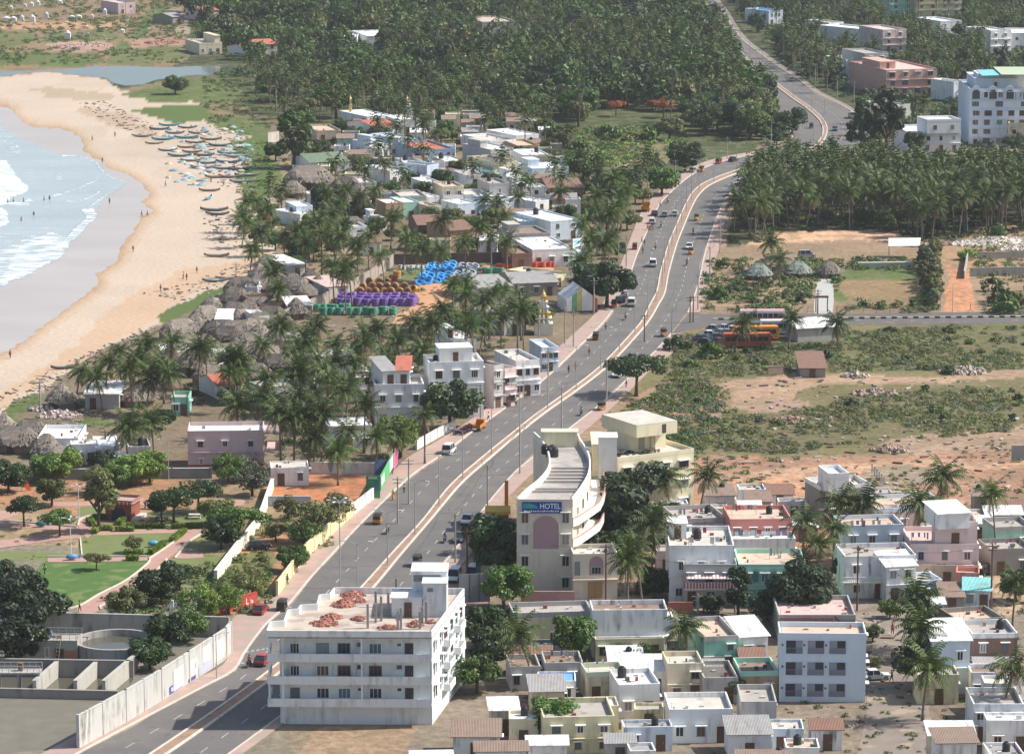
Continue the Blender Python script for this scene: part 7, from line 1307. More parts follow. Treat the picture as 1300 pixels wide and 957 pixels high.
for x, y, k, lb in ((139, 259, 4, 'person walking alone on the wet sand'), (117, 179, 1, 'person on the sand near the upper wash'), (130, 207, 2, 'person at the thin foam line'), (210, 237, 4, 'person in the middle of the dry sand'), (180, 275, 0, 'left one of two people at the wet sand edge'), (187, 275, 1, 'right one of two people at the wet sand edge'), (169, 320, 4, 'person at the wet sand below the middle of the bay'), (13, 455, 1, 'person on the sand at the lower left'), (204, 370, 4, 'person beside driftwood on the sand'), (233, 354, 3, 'person in orange on the littered sand'), (237, 356, 1, 'person beside the one in orange on sand'), (146, 174, 4, 'person beside the first canoe'), (250, 347, 5, 'person in yellow on the littered sand'), (268, 232, 2, 'person beside the boats on the sand'), (284, 236, 0, 'person in white beside the boats')): person(x, y, k, lb, .02)
for q in PP + PR + list(VP.values()): kill(q)
# ---- lamp posts and utility poles
steel = pm((.42, .43, .44), .08, 1, .5, metal=.3); pconc = pm((.36, .33, .30), .15, 1, .9); rusty = pm((.16, .09, .065), .2, 1, .8)
def lamp_proto(h, arms, m=steel, L_=1.9):
    o = thing('street_lamp', 'lamp', 'street lamp'); b = MB(); b.tube([(0, 0, 0), (0, 0, h * .5), (0, 0, h)], [.11, .085, .06], 8); part('pole', b, m, o)
    for a_ in arms:
        c_, s_ = math.cos(a_), math.sin(a_); b = MB(); b.tube([(0, 0, h - .3), (c_ * L_ * .5, s_ * L_ * .5, h + .15), (c_ * L_, s_ * L_, h + .25)], .04, 6); q = part('arm', b, m, o); b = MB(); b.box(-.12, .5, -.14, .14, -.06, .08); part('lamp_head', b, pm((.62, .63, .64), .05), q, (c_ * L_, s_ * L_, h + .25), a_)
    return o
L2 = lamp_proto(8.6, (math.pi / 2, -math.pi / 2)); L1 = lamp_proto(8.6, (0,)); LM = lamp_proto(13.5, [k * math.pi / 3 for k in range(6)], steel, 1.5); LPk = lamp_proto(6, [k * math.pi / 2 for k in range(4)], pm((.62, .62, .6), .05), .9)
mid = [tuple((a_ + c_) / 2 for a_, c_ in zip(p, q)) for p, q in zip(M_L, M_R)]; line = resample([G(*q, .16) for q in smooth_line(mid, 3) if q[1] < 760], 21.5)
for i, p in enumerate(line):
    py = P(p)[1]
    if py > 170: dup(L2, p, road_dir(*P(p)), 'slim double arm street lamp on the planted median of the dual road', 'street lamps on the median')
    elif i % 2 == 0 and py > -10: dup(L2, p, road_dir(*P(p)), 'double arm street lamp on the median of the upper road', 'street lamps on the upper median')
dup(LM, G(432, 746), 0, 'tall lamp mast with a ring of lamps at the left kerb', ''); dup(LPk, G(90, 706), 0, 'white park lamp with four arms on the lawn', ''); dup(LPk, G(100, 658), .4, 'white park lamp by the kiosk path', '', .9); dup(L1, G(214, 608), 3, 'grey lamp post at the park back wall', '', .8); dup(L1, G(275, 862), .2, 'street lamp beside the curved waterworks wall', '', .75)
for i, (x, y) in enumerate(((1209, 397), (1252, 396), (1194, 395), (1265, 396))): dup(L1, G(x, y), 1.5, 'thin lamp post standing along the side road', 'lamp posts along the side road', .75)
for q in (L2, L1, LM, LPk): kill(q)
def pole(x, y, h, label, group=None, m=pconc, arm='V', rz=0):
    o = thing('utility_pole', label, 'utility pole', G(x, y), rz, group); b = MB(); b.tube([(0, 0, -.2), (0, 0, h)], [.17, .11], 7); part('pole', b, m, o)
    if arm == 'V':
        b = MB(); b.tube([(-1.0, 0, h + .5), (-.7, 0, h - .3), (0, 0, h - .7), (.7, 0, h - .3), (1.0, 0, h + .5)], .05, 5); q = part('cross_arm', b, m, o)
        for xx in (-1.0, 1.0): b = MB(); b.lathe([(.07, 0), (.09, .1), (.04, .25)], 7); part('insulator', b, pm((.3, .2, .15), .1), q, (xx, 0, h + .5))
    else: b = MB(); b.box(-.9, .9, -.06, .06, h - .5, h - .38).box(-.7, .7, -.06, .06, h - 1.1, h - 1.0); part('cross_arm', b, m, o)
    return o
RU = [(578, 715), (619, 650), (660, 602), (713, 545), (770, 511), (853, 439), (886, 394), (901, 356), (914, 321), (926, 291)]
for x, y in RU: pole(x, y, 8.2, 'concrete utility pole with a V arm on the right footpath', 'utility poles on the right footpath')
for x, y in ((785, 338), (795, 339), (822, 250), (857, 238), (789, 294), (754, 399), (717, 437), (728, 441), (610, 490 + 50), (519, 640), (505, 665)): pole(x, y, 8.0, 'thin utility pole on the left roadside', 'utility poles on the left roadside', arm='T')
for x, y, h, lb, m in ((769, 764, 9, 'rusty iron pole in front of the hotel annexe', rusty), (1088, 775, 10, 'rusty iron pole before the stained white building', rusty), (1258, 772, 10, 'rusty iron pole beside the sandy lane', rusty), (933, 778, 7.5, 'pale concrete pole before the mint green house', pconc), (886, 778, 3, 'short concrete pole by the brick red wall', pconc), (794, 754, 5.5, 'concrete pole under the leaning palms', pconc), (605, 738, 9, 'rusty iron pole near the turquoise flag', rusty), (593, 735, 8, 'second rusty pole near the turquoise flag', rusty), (818, 434, 6, 'dark pole at the end of the road divider', rusty), (876, 410, 6, 'twin armed pole at the side road corner', rusty), (880, 409, 6, 'stayed pole at the side road corner', rusty), (51, 522, 6, 'pole on the beach bank beside the round hut', pconc), (134, 580, 5, 'dark pole in front of the white houses', rusty), (300, 360, 5, 'pole at the top of the hut lane', pconc), (1038, 398, 5.5, 'dark pole at the garden gate', rusty), (696, 497, 9, 'pole on the shop footpath', pconc), (684, 455, 8, 'lamp like pole before the arcade shop', pconc), (160, 35, 12, 'tall pole on the far red field', pconc), (100, 8, 10, 'pole at the edge of the far red field', pconc), (1035, 112, 9, 'pale pole on the verge of the upper road', pconc), (1063, 128, 9, 'second pale pole on the verge of the upper road', pconc), (1084, 132, 8, 'third pale pole beside the upper road', pconc), (979, 188, 9, 'pole between the two road curves', pconc), (923, 203, 7, 'leaning pale post by far stalls', pconc)): pole(x, y, h, lb, None, m, 'T')
def wire(a_, b_, za, zb, lb, sag=.8, group=None):
    p, q = G(*a_) + Vector((0, 0, za)), G(*b_) + Vector((0, 0, zb)); pts = [p.lerp(q, k / 10) - Vector((0, 0, sag * 4 * (k / 10) * (1 - k / 10))) for k in range(11)]; b = MB(); b.tube(pts, .022, 4); tag(ob('power_line', b.mesh('power_line', blackm)), lb, 'power line', group)
for a_, b_ in zip(RU, RU[1:]):
    if a_ == (770, 511): continue
    wire((a_[0], a_[1]), b_, 8.6, 8.6, 'thin power line strung between poles on the right footpath', .9, 'power lines on the right footpath')
wire((769, 764), (933, 778), 8.5, 7.2, 'thin power line across the hotel lane'); wire((933, 778), (1088, 775), 7.2, 9, 'thin power line before the mint green house'); wire((1088, 775), (1258, 772), 9.5, 9.5, 'thin power line across the sandy lane'); wire((605, 738), (769, 764), 8, 8.5, 'thin power line in front of the hotel')
o = thing('lattice_mast', 'red and white lattice mast above the white house', 'mast', G(1057, 27)); b = MB()
for sx, sy in ((-1, -1), (1, -1), (1, 1), (-1, 1)): b.tube([(sx * .9, sy * .9, 0), (sx * .5, sy * .5, 16)], .09, 4)
for k in range(9): z = k * 1.8; w2 = .9 - .4 * z / 16; b.tube([(-w2, -w2, z), (w2, -w2, z + 1.8)], .06, 4).tube([(w2, -w2, z), (-w2, -w2, z + 1.8)], .06, 4).tube([(w2, -w2, z), (w2, w2, z + 1.8)], .06, 4)
part('frame', b, pm((.42, .10, .07), .2), o); b = MB(); b.lathe([(.05, 12), (.8, 12.4)], 12, (0, -1.2)); part('dish', b, wht, o)
# ---- laundry lines on roofs and terraces
LC = [(.62, .62, .6), (.38, .08, .12), (.14, .2, .34), (.60, .58, .54), (.25, .32, .3), (.36, .24, .34), (.55, .5, .48)]
def laundry(lab, fx0, fx1, fy, label, n_=8):
    A, u, n, W_, D, z, rz = ROOFS[lab]; p = A + u * (fx0 * W_) + n * (fy * D); o = thing('laundry_line', label, 'laundry', (p.x, p.y, z), rz); L_ = (fx1 - fx0) * W_; rr = random.Random(len(label) * 7)
    for x in (0, L_): b = MB(); b.tube([(x, 0, 0), (x, 0, 1.7)], .04, 5); part('post', b, steel, o)
    b = MB(); b.tube([(0, 0, 1.65), (L_, 0, 1.65)], .02, 4); part('line', b, blackm, o)
    for i in range(n_):
        if rr.random() < .35: continue
        x = L_ * (i + .1) / n_; w2 = L_ / n_ * rr.uniform(.5, .85); b = MB(); hh = rr.uniform(.6, 1.1); b.add([(x, -.02, 1.65), (x + w2, -.02, 1.65), (x + w2 * .95, -.1, 1.65 - hh), (x + w2 * .5, .05, 1.65 - hh), (x + .03, -.08, 1.65 - hh)], [(0, 4, 3, 2, 1)]); part('cloth', b, pm(LC[rr.randrange(7)], .1, 2), o)
for k, a_ in (('light blue house', (.1, .8, -.12)), ('crowded white', (.3, .95, .1)), ('crowded white', (.2, .9, .6)), ('coral red', (.1, .5, .6)), ('courtyard house', (.1, .8, .5)), ('two storey pink', (.05, .4, .3)), ('weathered grey', (.1, .8, .4)), ('white terrace house between', (.1, .9, .4)), ('pale yellow tall', (.1, .9, .3)), ('mint green house with', (.5, .9, .6)), ('cream house with pale', (.1, .7, .6)), ('grey concrete house with an', (.1, .8, .3))):
    lab = next(l for l in ROOFS if l.startswith(k)); laundry(lab, *a_, f'line of washing {"in front of" if a_[2] < 0 else "near the front of" if a_[2] < .5 else "at the back of"} the ' + ' '.join(lab.split()[:5]) + ' roof')
# ================================================================== VEGETATION
palm_l = leafmat('palm_leaf', (.038, .070, .014), (.098, .138, .030), .28, .55, .22)
palm_d = leafmat('dry_frond', (.20, .14, .07), (.28, .20, .11), .3, .7, .1)
bark = pm((.20, .17, .14), .25, 1.5, .95, name='palm_bark'); wood = pm((.12, .09, .065), .25, 1.5, .95, name='tree_bark')
LEAF = dict(dark=leafmat('leaf_dark', (.025, .052, .014), (.052, .092, .024)), mid=leafmat('leaf_mid', (.050, .104, .018), (.10, .165, .034)), bright=leafmat('leaf_bright', (.13, .22, .035), (.22, .32, .06)), olive=leafmat('leaf_olive', (.105, .125, .035), (.18, .185, .065)),
 grey=leafmat('leaf_grey', (.09, .115, .065), (.16, .18, .11)), yellow=leafmat('leaf_yellow', (.26, .27, .05), (.40, .38, .10)), flame=leafmat('leaf_flame', (.42, .10, .03), (.50, .17, .05)), deep=leafmat('leaf_deep', (.022, .042, .018), (.048, .075, .028)))
def palm_crown(seed, nf=24, L_=4.0, dead=4, nl=11):
    rr = random.Random(seed); mb = MB()
    for i in range(nf + dead):
        dd = i >= nf; az = i * 2.39996 + rr.uniform(-.25, .25); el = rr.uniform(-1.25, -.85) if dd else 1.35 - 1.75 * (i / nf) + rr.uniform(-.12, .12); L2 = L_ * rr.uniform(.85, 1.1) * (.8 if dd else 1)
        p = Vector((0, 0, .15)); ns = 7; dh = Vector((math.cos(az), math.sin(az), 0)); sd = Vector((-math.sin(az), math.cos(az), 0)); pts = [p.copy()]; e = el
        for k in range(ns): p = p + (dh * math.cos(e) + Vector((0, 0, math.sin(e)))) * (L2 / ns); pts.append(p.copy()); e -= (.10 + .16 * k / ns) * (1.15 if not dd else .3) * (1.2 if abs(el) < 1.1 else .75)
        mi = 1 if dd else 0
        for k in range(ns): w2 = .05 * (1 - k / ns) + .015; mb.quad(pts[k] - sd * w2, pts[k] + sd * w2, pts[k + 1] + sd * w2 * .8, pts[k + 1] - sd * w2 * .8, mi)
        for j in range(nl):
            f = .12 + .86 * j / (nl - 1); q = f * ns; k = min(int(q), ns - 1); a_ = pts[k].lerp(pts[k + 1], q - k); tg = (pts[k + 1] - pts[k]).normalized(); ll = L2 * .24 * math.sin(math.pi * (.18 + .80 * f)) ** .7 + .1
            for s_ in (-1, 1):
                d = (sd * s_ * .85 + tg * .55 + Vector((0, 0, -.55 + rr.uniform(-.2, .15)))).normalized() * ll * rr.uniform(.8, 1.1); w2 = tg * (L2 / nl * .36); mb.quad(a_ - w2, a_ + w2, a_ + d + w2 * .35, a_ + d - w2 * .35, mi)
    return mb.mesh('crown', [palm_l, palm_d])
def palm_trunk(h, bend, seed):
    rr = random.Random(seed); az = rr.uniform(0, 6.28); pts = [(math.cos(az) * bend * ((t_ / 6) ** 1.7 - 1), math.sin(az) * bend * ((t_ / 6) ** 1.7 - 1), h * t_ / 6 - h) for t_ in range(7)]
    b = MB(); b.tube(pts, [.24, .17, .15, .14, .13, .12, .13], 7); return b.mesh('trunk', bark, True)
PC = [palm_crown(s_, n_, L_, d_) for s_, n_, L_, d_ in ((1, 26, 4.2, 4), (2, 22, 4.0, 5), (3, 28, 4.4, 3), (4, 20, 3.8, 6), (5, 24, 4.1, 2))]
PT = [palm_trunk(10, b_, i) for i, b_ in enumerate((.3, 1.2, .7, 1.8, .5))]
def palm(x, y, h, label, group=None, k=None, scl=None):
    """coconut palm whose crown is seen at picked point x, y and whose crown stands h metres up"""
    p = G(x, y, h); k = random.randrange(5) if k is None else k; s_ = scl or random.uniform(.8, 1.18)
    o = thing('coconut_palm', label, 'palm tree', (p.x, p.y, 0), random.uniform(0, 6.28), group)
    ob('crown', PC[k], o, (0, 0, h), scl=s_); ob('trunk', PT[(k + int(x)) % 5], o, (0, 0, h), scl=(1.1, 1.1, h / 10 * 1.02)); o.rotation_euler.x, o.rotation_euler.y = random.uniform(-.07, .07), random.uniform(-.07, .07); return o
def clump_crown(seed, rx, rz, nc, nq, size, flat=.7, hang=0.0, open_=1.0):
    """leaf cards gathered in uneven clumps through the crown's volume, base of the crown at z = 0"""
    rr = np.random.default_rng(seed); cs = []
    while len(cs) < nc:
        q = rr.uniform(-1, 1, 3)
        if .25 < (q ** 2).sum() < 1: cs.append((q[0] * rx * .8, q[1] * rx * .8, rz * (.5 + .42 * q[2]), rr.uniform(.24, .42) * rx * open_))
    cs = np.array(cs); ci = rr.integers(0, nc, nq); d = rr.normal(size=(nq, 3)); d /= np.linalg.norm(d, axis=1)[:, None]; rad = rr.uniform(.55, 1.05, nq) ** .5
    pos = cs[ci, :3] + d * (cs[ci, 3] * rad)[:, None] * np.array([1, 1, flat]); pos[:, 2] = np.maximum(pos[:, 2], .0) - hang * rr.random(nq)
    nrm = d + rr.normal(size=(nq, 3)) * .45 + np.array([0, 0, .35]); nrm /= np.linalg.norm(nrm, axis=1)[:, None]
    t1 = np.cross(nrm, rr.normal(size=(nq, 3))); t1 /= np.linalg.norm(t1, axis=1)[:, None]; t2 = np.cross(nrm, t1); s_ = size * rr.uniform(.6, 1.3, nq)[:, None]
    v = np.stack([pos - t1 * s_ - t2 * s_ * .55, pos + t1 * s_ * .9 - t2 * s_ * .45, pos + t1 * s_ + t2 * s_ * .5, pos - t1 * s_ * .8 + t2 * s_ * .6], 1).reshape(-1, 3)
    return v, np.arange(nq * 4).reshape(-1, 4)
def me_of(name, v, f, m):
    me = bpy.data.meshes.new(name); me.from_pydata(v.tolist(), [], f.tolist()); me.materials.append(m); return me
CROWN = {}
def crown_mesh(shape, seed, leaf):
    key = (shape, seed, leaf)
    if key not in CROWN:
        a_ = dict(broad=(4.0, 4.8, 21, 4300, .205), round=(3.2, 5.0, 19, 3700, .19, .85), feathery=(3.8, 4.4, 26, 3400, .145, .6, .3, .75), tall=(2.2, 6.5, 18, 1500, .25, .9), umbrella=(5.2, 2.6, 24, 3400, .19, .5, 0, .8), bush=(1.6, 1.7, 9, 420, .17), thorn=(2.0, 1.6, 12, 480, .12, .6, .1, .9), far=(4.0, 5.0, 12, 240, .62), hedge=(1.0, 1.0, 8, 300, .10))[shape]
        CROWN[key] = me_of('crown', *clump_crown(seed * 31 + len(shape), *a_), LEAF[leaf])
    return CROWN[key]
TRK = {}
def trunk_mesh(shape, seed):
    key = (shape in ('tall',), shape == 'umbrella', seed)
    if key not in TRK:
        rr = random.Random(seed + 5); b = MB(); H_ = {'umbrella': 3.6}.get(shape, 3.0); b.tube([(0, 0, -.2), (.1, .05, H_ * .5), (rr.uniform(-.2, .2), .1, H_), (0, 0, H_ + 1.6)], [.3, .22, .18, .06], 7)
        for i in range(5): q = i * 1.257 + rr.uniform(-.3, .3); r_ = (2.6 if shape == 'umbrella' else 1.7); b.tube([(0, .05, H_ * .72), (math.cos(q) * r_ * .5, math.sin(q) * r_ * .5, H_ + .4), (math.cos(q) * r_, math.sin(q) * r_, H_ + 1.4)], [.13, .09, .03], 5)
        TRK[key] = b.mesh('trunk', wood, True)
    return TRK[key]
def tree(x, y, wd, shape, leaf, label, group=None, name='broad_tree', ground=False, seed=None, hs=1.0):
    """tree whose crown centre is seen at x, y (its base when ground is True); wd is the crown's width in picked pixels"""
    base_r = dict(broad=3.9, round=3.1, feathery=3.7, tall=2.2, umbrella=5.0)[shape]; cz = dict(broad=3.6, round=3.9, feathery=3.4, tall=4.4, umbrella=4.6)[shape]
    p = G(x, y); s0 = scale_at(p); k = wd / s0 / (2 * base_r)
    if not ground: p = G(x, y, cz * k * hs); p.z = 0
    sd = seed if seed is not None else int(x * 3 + y) % 3; o = thing(name, label, 'tree', p, random.uniform(0, 6.28), group)
    ob('crown', crown_mesh(shape, sd, leaf), o, (0, 0, 1.25 * k * hs if shape != 'umbrella' else 3.2 * k * hs), scl=(k, k, k * hs)); ob('trunk', trunk_mesh(shape, sd), o, scl=(k, k, k * hs)); return o
def bush(x, y, wd, leaf='mid', label='', group=None, shape='bush', hs=1.0):
    p = G(x, y); k = wd / scale_at(p) / (3.6 if shape == 'bush' else 4.4); o = ob('bush', crown_mesh(shape, int(x + y) % 3, leaf), None, (p.x, p.y, -.1), random.uniform(0, 6.28), (k, k, k * hs)); return tag(o, label, 'bush', group)
# --- how much of the picture must stay open for roads, walls and houses
ROADP = smooth_line(L_EDGE, 10) + smooth_line(R_EDGE, 10)[::-1]
FA = np.array([(a_, b_, c_) for a_, b_, c_ in FOOT])
def free(p, r_=1.5): return not ((FA[:, 0] - p.x) ** 2 + (FA[:, 1] - p.y) ** 2 < (FA[:, 2] + r_) ** 2).any()
def on_road(px, py, m=9): return bool(inside(ROADP, np.array([px - m, px, px + m]), np.array([py, py, py])).any())
def hides(px, py, rr):
    s_ = scale_at(G(px, py)); x0, x1 = px - 3 * s_, px + 3 * s_; m = (VA[:, 0] < x1) & (VA[:, 1] > x0) & (VA[:, 4] < py) & (VA[:, 3] > py - 11 * s_)
    return bool(m.any()) and rr.random() < (.95 if py < 215 and px > 960 or py < 178 and 740 < px < 870 or py > 395 and 390 < px < 605 else .58)
def scatter(poly, gap, seed, keep=(), r_=1.0):
    """ground points about gap metres apart inside a picked outline, off the roads and houses"""
    g = [G(x, y) for x, y in poly]; x0, x1 = min(p.x for p in g), max(p.x for p in g); y0, y1 = min(p.y for p in g), max(p.y for p in g); rr = random.Random(seed); wp = [(p.x, p.y) for p in g]; out = []
    nx_, ny_ = int((x1 - x0) / gap) + 1, int((y1 - y0) / gap) + 1
    xs_ = np.array([[x0 + (i + rr.uniform(-.1, .9)) * gap for i in range(nx_)] for j in range(ny_)]).ravel(); ys_ = np.array([[y0 + (j + rr.uniform(-.1, .9)) * gap for i in range(nx_)] for j in range(ny_)]).ravel(); ok = inside(wp, xs_, ys_)
    for x, y in zip(xs_[ok], ys_[ok]):
        p = Vector((x, y, 0)); px, py = P(p)
        if not (-60 < px < 1360 and -45 < py < 1010) or on_road(px, py) or not free(p, r_): continue
        if any(inside(k, np.array([px]), np.array([py]))[0] for k in keep): continue
        if r_ > -.5 and hides(px, py, rr): continue
        out.append((px, py, p))
    return out
# ---- small houses and sheds packed between the named ones
def packed(poly, gap, seed, where, grp, n_max, hr=(2.5, 4.2), keep=()):
    global FA
    rr = random.Random(seed); pts = scatter(poly, gap, seed, keep, 1.2); rr.shuffle(pts)
    for px, py, p in pts[:n_max]:
        if not free(p, 1.6): continue
        w2, d2, h_ = rr.uniform(3.2, 6.5), rr.uniform(3, 6), rr.uniform(*hr); a_, b_, c_ = P((p.x - w2 / 2, p.y - d2 / 2, h_)), P((p.x + w2 / 2, p.y - d2 / 2 + rr.uniform(-.15, .4), h_)), P((p.x, p.y + d2 / 2, h_)); wc = rr.choice(['white', 'white', 'white', 'grey', 'blue', 'cream', 'dim', 'rose', 'yellow', 'mint']); kd = rr.choice(['flat', 'flat', 'flat', 'shed', 'shed', 'gable'])
        rc = rr.choice(['pale', 'conc', 'white', 'beige', 'grey']) if kd == 'flat' else rr.choice(['white', 'grey', 'rust', 'brown']); cn = dict(white='white', grey='grey', blue='pale blue', cream='cream', dim='dull grey', rose='pale pink', yellow='light yellow', mint='mint green')[wc]
        house(f'small {cn} house with a {"flat" if kd == "flat" else "sloping sheet" if kd == "shed" else "pitched"} roof packed {where}', a_, b_, c_[1], h_, wc, rc, kd, st=1, par=.4, rise=.7, group=f'small {cn} {kd} roofed houses {grp}', tank=int(rr.random() < .2), g=1); FA = np.array(FOOT)
VA = np.array([(0, 1, -900, -900, 9e9)])
VIS0 = len(VIS); tk0 = len(TANKS)
packed([(395, 230), (480, 150), (640, 150), (700, 175), (735, 215), (735, 300), (640, 325), (470, 325), (400, 300)], 7.2, 61, 'in the fishing village', 'in the fishing village', 80, (2.6, 4.4))
packed([(645, 800), (745, 800), (850, 795), (990, 775), (990, 900), (645, 905)], 6.5, 62, 'right of the apartment block', 'right of the apartment block', 26, (2.3, 3.4)); packed([(850, 640), (1300, 640), (1300, 770), (850, 760)], 7, 63, 'near the red field', 'near the red field', 34, (2.3, 3.6), [[(985, 700), (1075, 700), (1075, 755), (985, 755)], [(1246, 690), (1296, 690), (1296, 775), (1240, 775)]])
packed([(560, 900), (1085, 912), (1085, 990), (520, 990)], 7.5, 64, 'along the lowest lane', 'along the lowest lane', 36, (2.6, 3.8)); packed([(1185, 860), (1330, 860), (1330, 990), (1190, 990)], 7.5, 65, 'at the lane end', 'at the lane end', 14, (3, 6)); packed([(330, 440), (470, 450), (460, 490), (330, 500), (240, 470)], 9, 66, 'behind the roadside palms', 'behind the roadside palms', 12, (2.5, 3.6))
t0 = thing('water_tank', 'black tank', 'water tank'); b = MB(); b.lathe(prof + [(.5, 1.2), (.25, 1.35)], 14); part('body', b, tkm, t0); b = MB(); b.lathe([(.26, 1.35), (.28, 1.42), (.05, 1.46)], 12); part('lid', b, tkm, t0)
for lb, p, z in TANKS[tk0:]: dup(t0, (p.x, p.y, z), 0, 'black water tank on a small house packed between larger ones', 'water tanks on the small packed houses', random.uniform(.7, 1))
kill(t0); VA = np.array(VIS[:VIS0] + VIS[VIS0::2] + [(752, 862, 112, 137, 142), (395, 605, 335, 398, 404)])
# ---- single palms of the village and houses
PALMS = [(250, 437, 9.5), (150, 442, 8), (185, 435, 9), (125, 470, 7), (165, 465, 8), (215, 470, 8), (100, 470, 6), (140, 455, 8), (178, 452, 8), (205, 455, 8), (190, 475, 7), (165, 540, 8), (190, 528, 7), (344, 472, 9), (388, 430, 10), (375, 442, 9), (408, 467, 9), (358, 520, 10), (403, 495, 10), (388, 528, 9), (370, 528, 9), (410, 520, 10), (440, 543, 9), (475, 553, 9), (435, 495, 9), (443, 483, 9), (465, 508, 9), (495, 455, 9), (465, 435, 10), (450, 452, 9), (533, 445, 9), (538, 528, 8), (400, 275, 10), (410, 293, 10), (470, 292, 9), (445, 328, 10), (348, 328, 8), (613, 248, 8), (608, 280, 8), (533, 308, 8), (560, 310, 8), (620, 298, 8), (625, 365, 10), (588, 372, 9), (565, 385, 9), (538, 398, 9), (550, 412, 9), (485, 412, 10), (460, 420, 9), (405, 415, 10), (388, 427, 9), (423, 427, 9), (595, 397, 9), (613, 380, 9), (745, 270, 9), (738, 278, 9), (768, 308, 9), (775, 270, 9), (760, 243, 9), (655, 372, 9), (665, 392, 9), (652, 385, 9), (675, 226, 8), (710, 240, 8), (500, 545, 8), (330, 500, 8), (375, 495, 9), (350, 505, 8), (425, 450, 9), (400, 452, 9), (505, 425, 9), (520, 405, 9), (575, 360, 9), (640, 360, 9), (635, 395, 9), (618, 405, 9), (330, 430, 8), (600, 410, 9), (750, 300, 9), (735, 320, 8),
 (430, 300, 9), (390, 305, 8), (375, 290, 8), (440, 345, 9), (425, 335, 8), (350, 340, 7), (480, 315, 8), (455, 310, 8), (420, 270, 7), (640, 265, 7), (645, 300, 7), (590, 300, 8), (515, 300, 7), (320, 315, 6), (355, 360, 6), (470, 470, 8), (420, 480, 9), (380, 460, 9), (300, 505, 7), (400, 550, 9), (425, 565, 8), (300, 460, 7)]
RP = [(810, 690, 11, 'big leaning palm beside the hotel annexe'), (826, 668, 10, 'tall palm behind the leaning palm next to the hotel'), (798, 715, 9, 'lower palm in front of the hotel annexe'), (897, 605, 9, 'palm on the edge of the red field behind the hotel'), (843, 607, 6, 'small palm below the hotel wing windows'), (1022, 662, 9, 'palm left of the light blue house'), (1040, 690, 9, 'palm hanging over the mint green house'), (1062, 672, 8, 'palm between mint green and stained white houses'), (1068, 640, 8, 'palm in front of the unfinished house'), (1092, 640, 8, 'palm at the right of the unfinished house'), (1022, 718, 6, 'short palm above the round dark tree'),
 (1194, 608, 8, 'palm alone on the red field'), (1165, 642, 8, 'palm behind the pink rooftop room'), (1262, 630, 10, 'tall palm by the lane right of the pink house'), (1165, 765, 7, 'young palm growing in the middle of the lane'), (1180, 850, 7, 'palm below the slim white house'), (870, 800, 6, 'palm in a courtyard next to the windowless house'), (658, 808, 7, 'palm at the corner of the pale yellow house'), (1168, 802, 8, 'palm under the climbing tree by the lane'), (1290, 850, 8, 'palm at the right corner by tan roof'), (1293, 742, 7, 'palm by the lane behind the brown house'), (990, 330, 6, 'young palm in the fenced garden'), (978, 310, 7, 'palm beside the orange yard'), (945, 412, 6, 'palm by the parked cars'), (1003, 408, 6, 'palm standing between white roofed sheds'), (1062, 412, 5, 'short palm behind the white shed roof')]
for x, y, h, lb in RP: palm(x, y, h, lb)
ALLP = []
for i, (x, y, h) in enumerate(PALMS): h = 6.2 if y > 539 else h; p = G(x, y + 6, h); ALLP.append((p.y, p.x, h * random.uniform(.88, 1.08), 'v'))
WOODS = []
def mix(poly, gap, seed, pp, leafs, zone, hp=(7, 11), keep=(), wd=(5, 9), r_=1.0):
    rr = random.Random(seed)
    for px, py, p in scatter(poly, gap, seed, keep, r_):
        if rr.random() < (pp if zone != 'woods' else (.1 if py > 112 and px > 630 else min(.93, max(.04, .42 + 3.4 * (fbm(p.x * .012, p.y * .006, 91) - .5))))): ALLP.append((p.y, p.x, rr.uniform(*hp), zone))
        else: WOODS.append((p.y, p.x, rr.uniform(*wd), rr.choice(leafs), zone, rr.random()))
CLEAR = [[(455, 324), (740, 324), (735, 345), (560, 400), (400, 432), (380, 420), (470, 340)], [(330, 590), (475, 590), (475, 640), (340, 640)], [(230, 530), (350, 530), (350, 600), (230, 600)], [(100, 480), (160, 480), (160, 530), (100, 530)], [(40, 535), (165, 535), (165, 590), (40, 590)],
 [(726, 168), (872, 160), (864, 206), (738, 214)], [(700, 345), (765, 345), (765, 440), (700, 470)], [(470, 85), (600, 83), (605, 100), (480, 98)]]
G1 = [(925, 312), (938, 262), (955, 242), (990, 230), (1100, 228), (1150, 237), (1360, 237), (1360, 292), (1250, 300), (1180, 312), (1140, 296), (1060, 292), (985, 292), (965, 312)]
mix(G1, 5.3, 1, .93, ['dark', 'mid'], 'grove', (7.5, 10.5))
mix([(375, 200), (480, 130), (560, 115), (690, 150), (755, 215), (760, 260), (640, 330), (470, 330), (390, 340), (340, 330), (390, 270)], 7.5, 2, .45, ['dark', 'mid', 'mid', 'olive'], 'village', (6, 9), CLEAR, (4, 7), .3)
mix([(330, 440), (450, 440), (560, 400), (640, 370), (655, 420), (560, 470), (540, 580), (400, 600), (330, 600), (200, 500), (230, 470)], 9, 3, .5, ['dark', 'mid', 'bright'], 'village', (6, 9), CLEAR, (4, 6.5), .3)
mix([(195, 525), (250, 500), (335, 495), (335, 540), (240, 545), (215, 590), (190, 560)], 6.5, 9, .3, ['dark', 'mid', 'deep'], 'village', (5, 7), CLEAR, (4, 6.5), .3)
mix([(300, 300), (350, 240), (400, 280), (400, 340), (340, 350)], 7.5, 10, .4, ['dark', 'mid', 'olive'], 'village', (5, 8), CLEAR, (3, 5.5), .3)
mix([(740, 235), (840, 215), (830, 250), (800, 300), (775, 350), (755, 350), (740, 300)], 8, 4, .35, ['dark', 'mid', 'olive'], 'roadside', (6, 9), (), (5, 8))
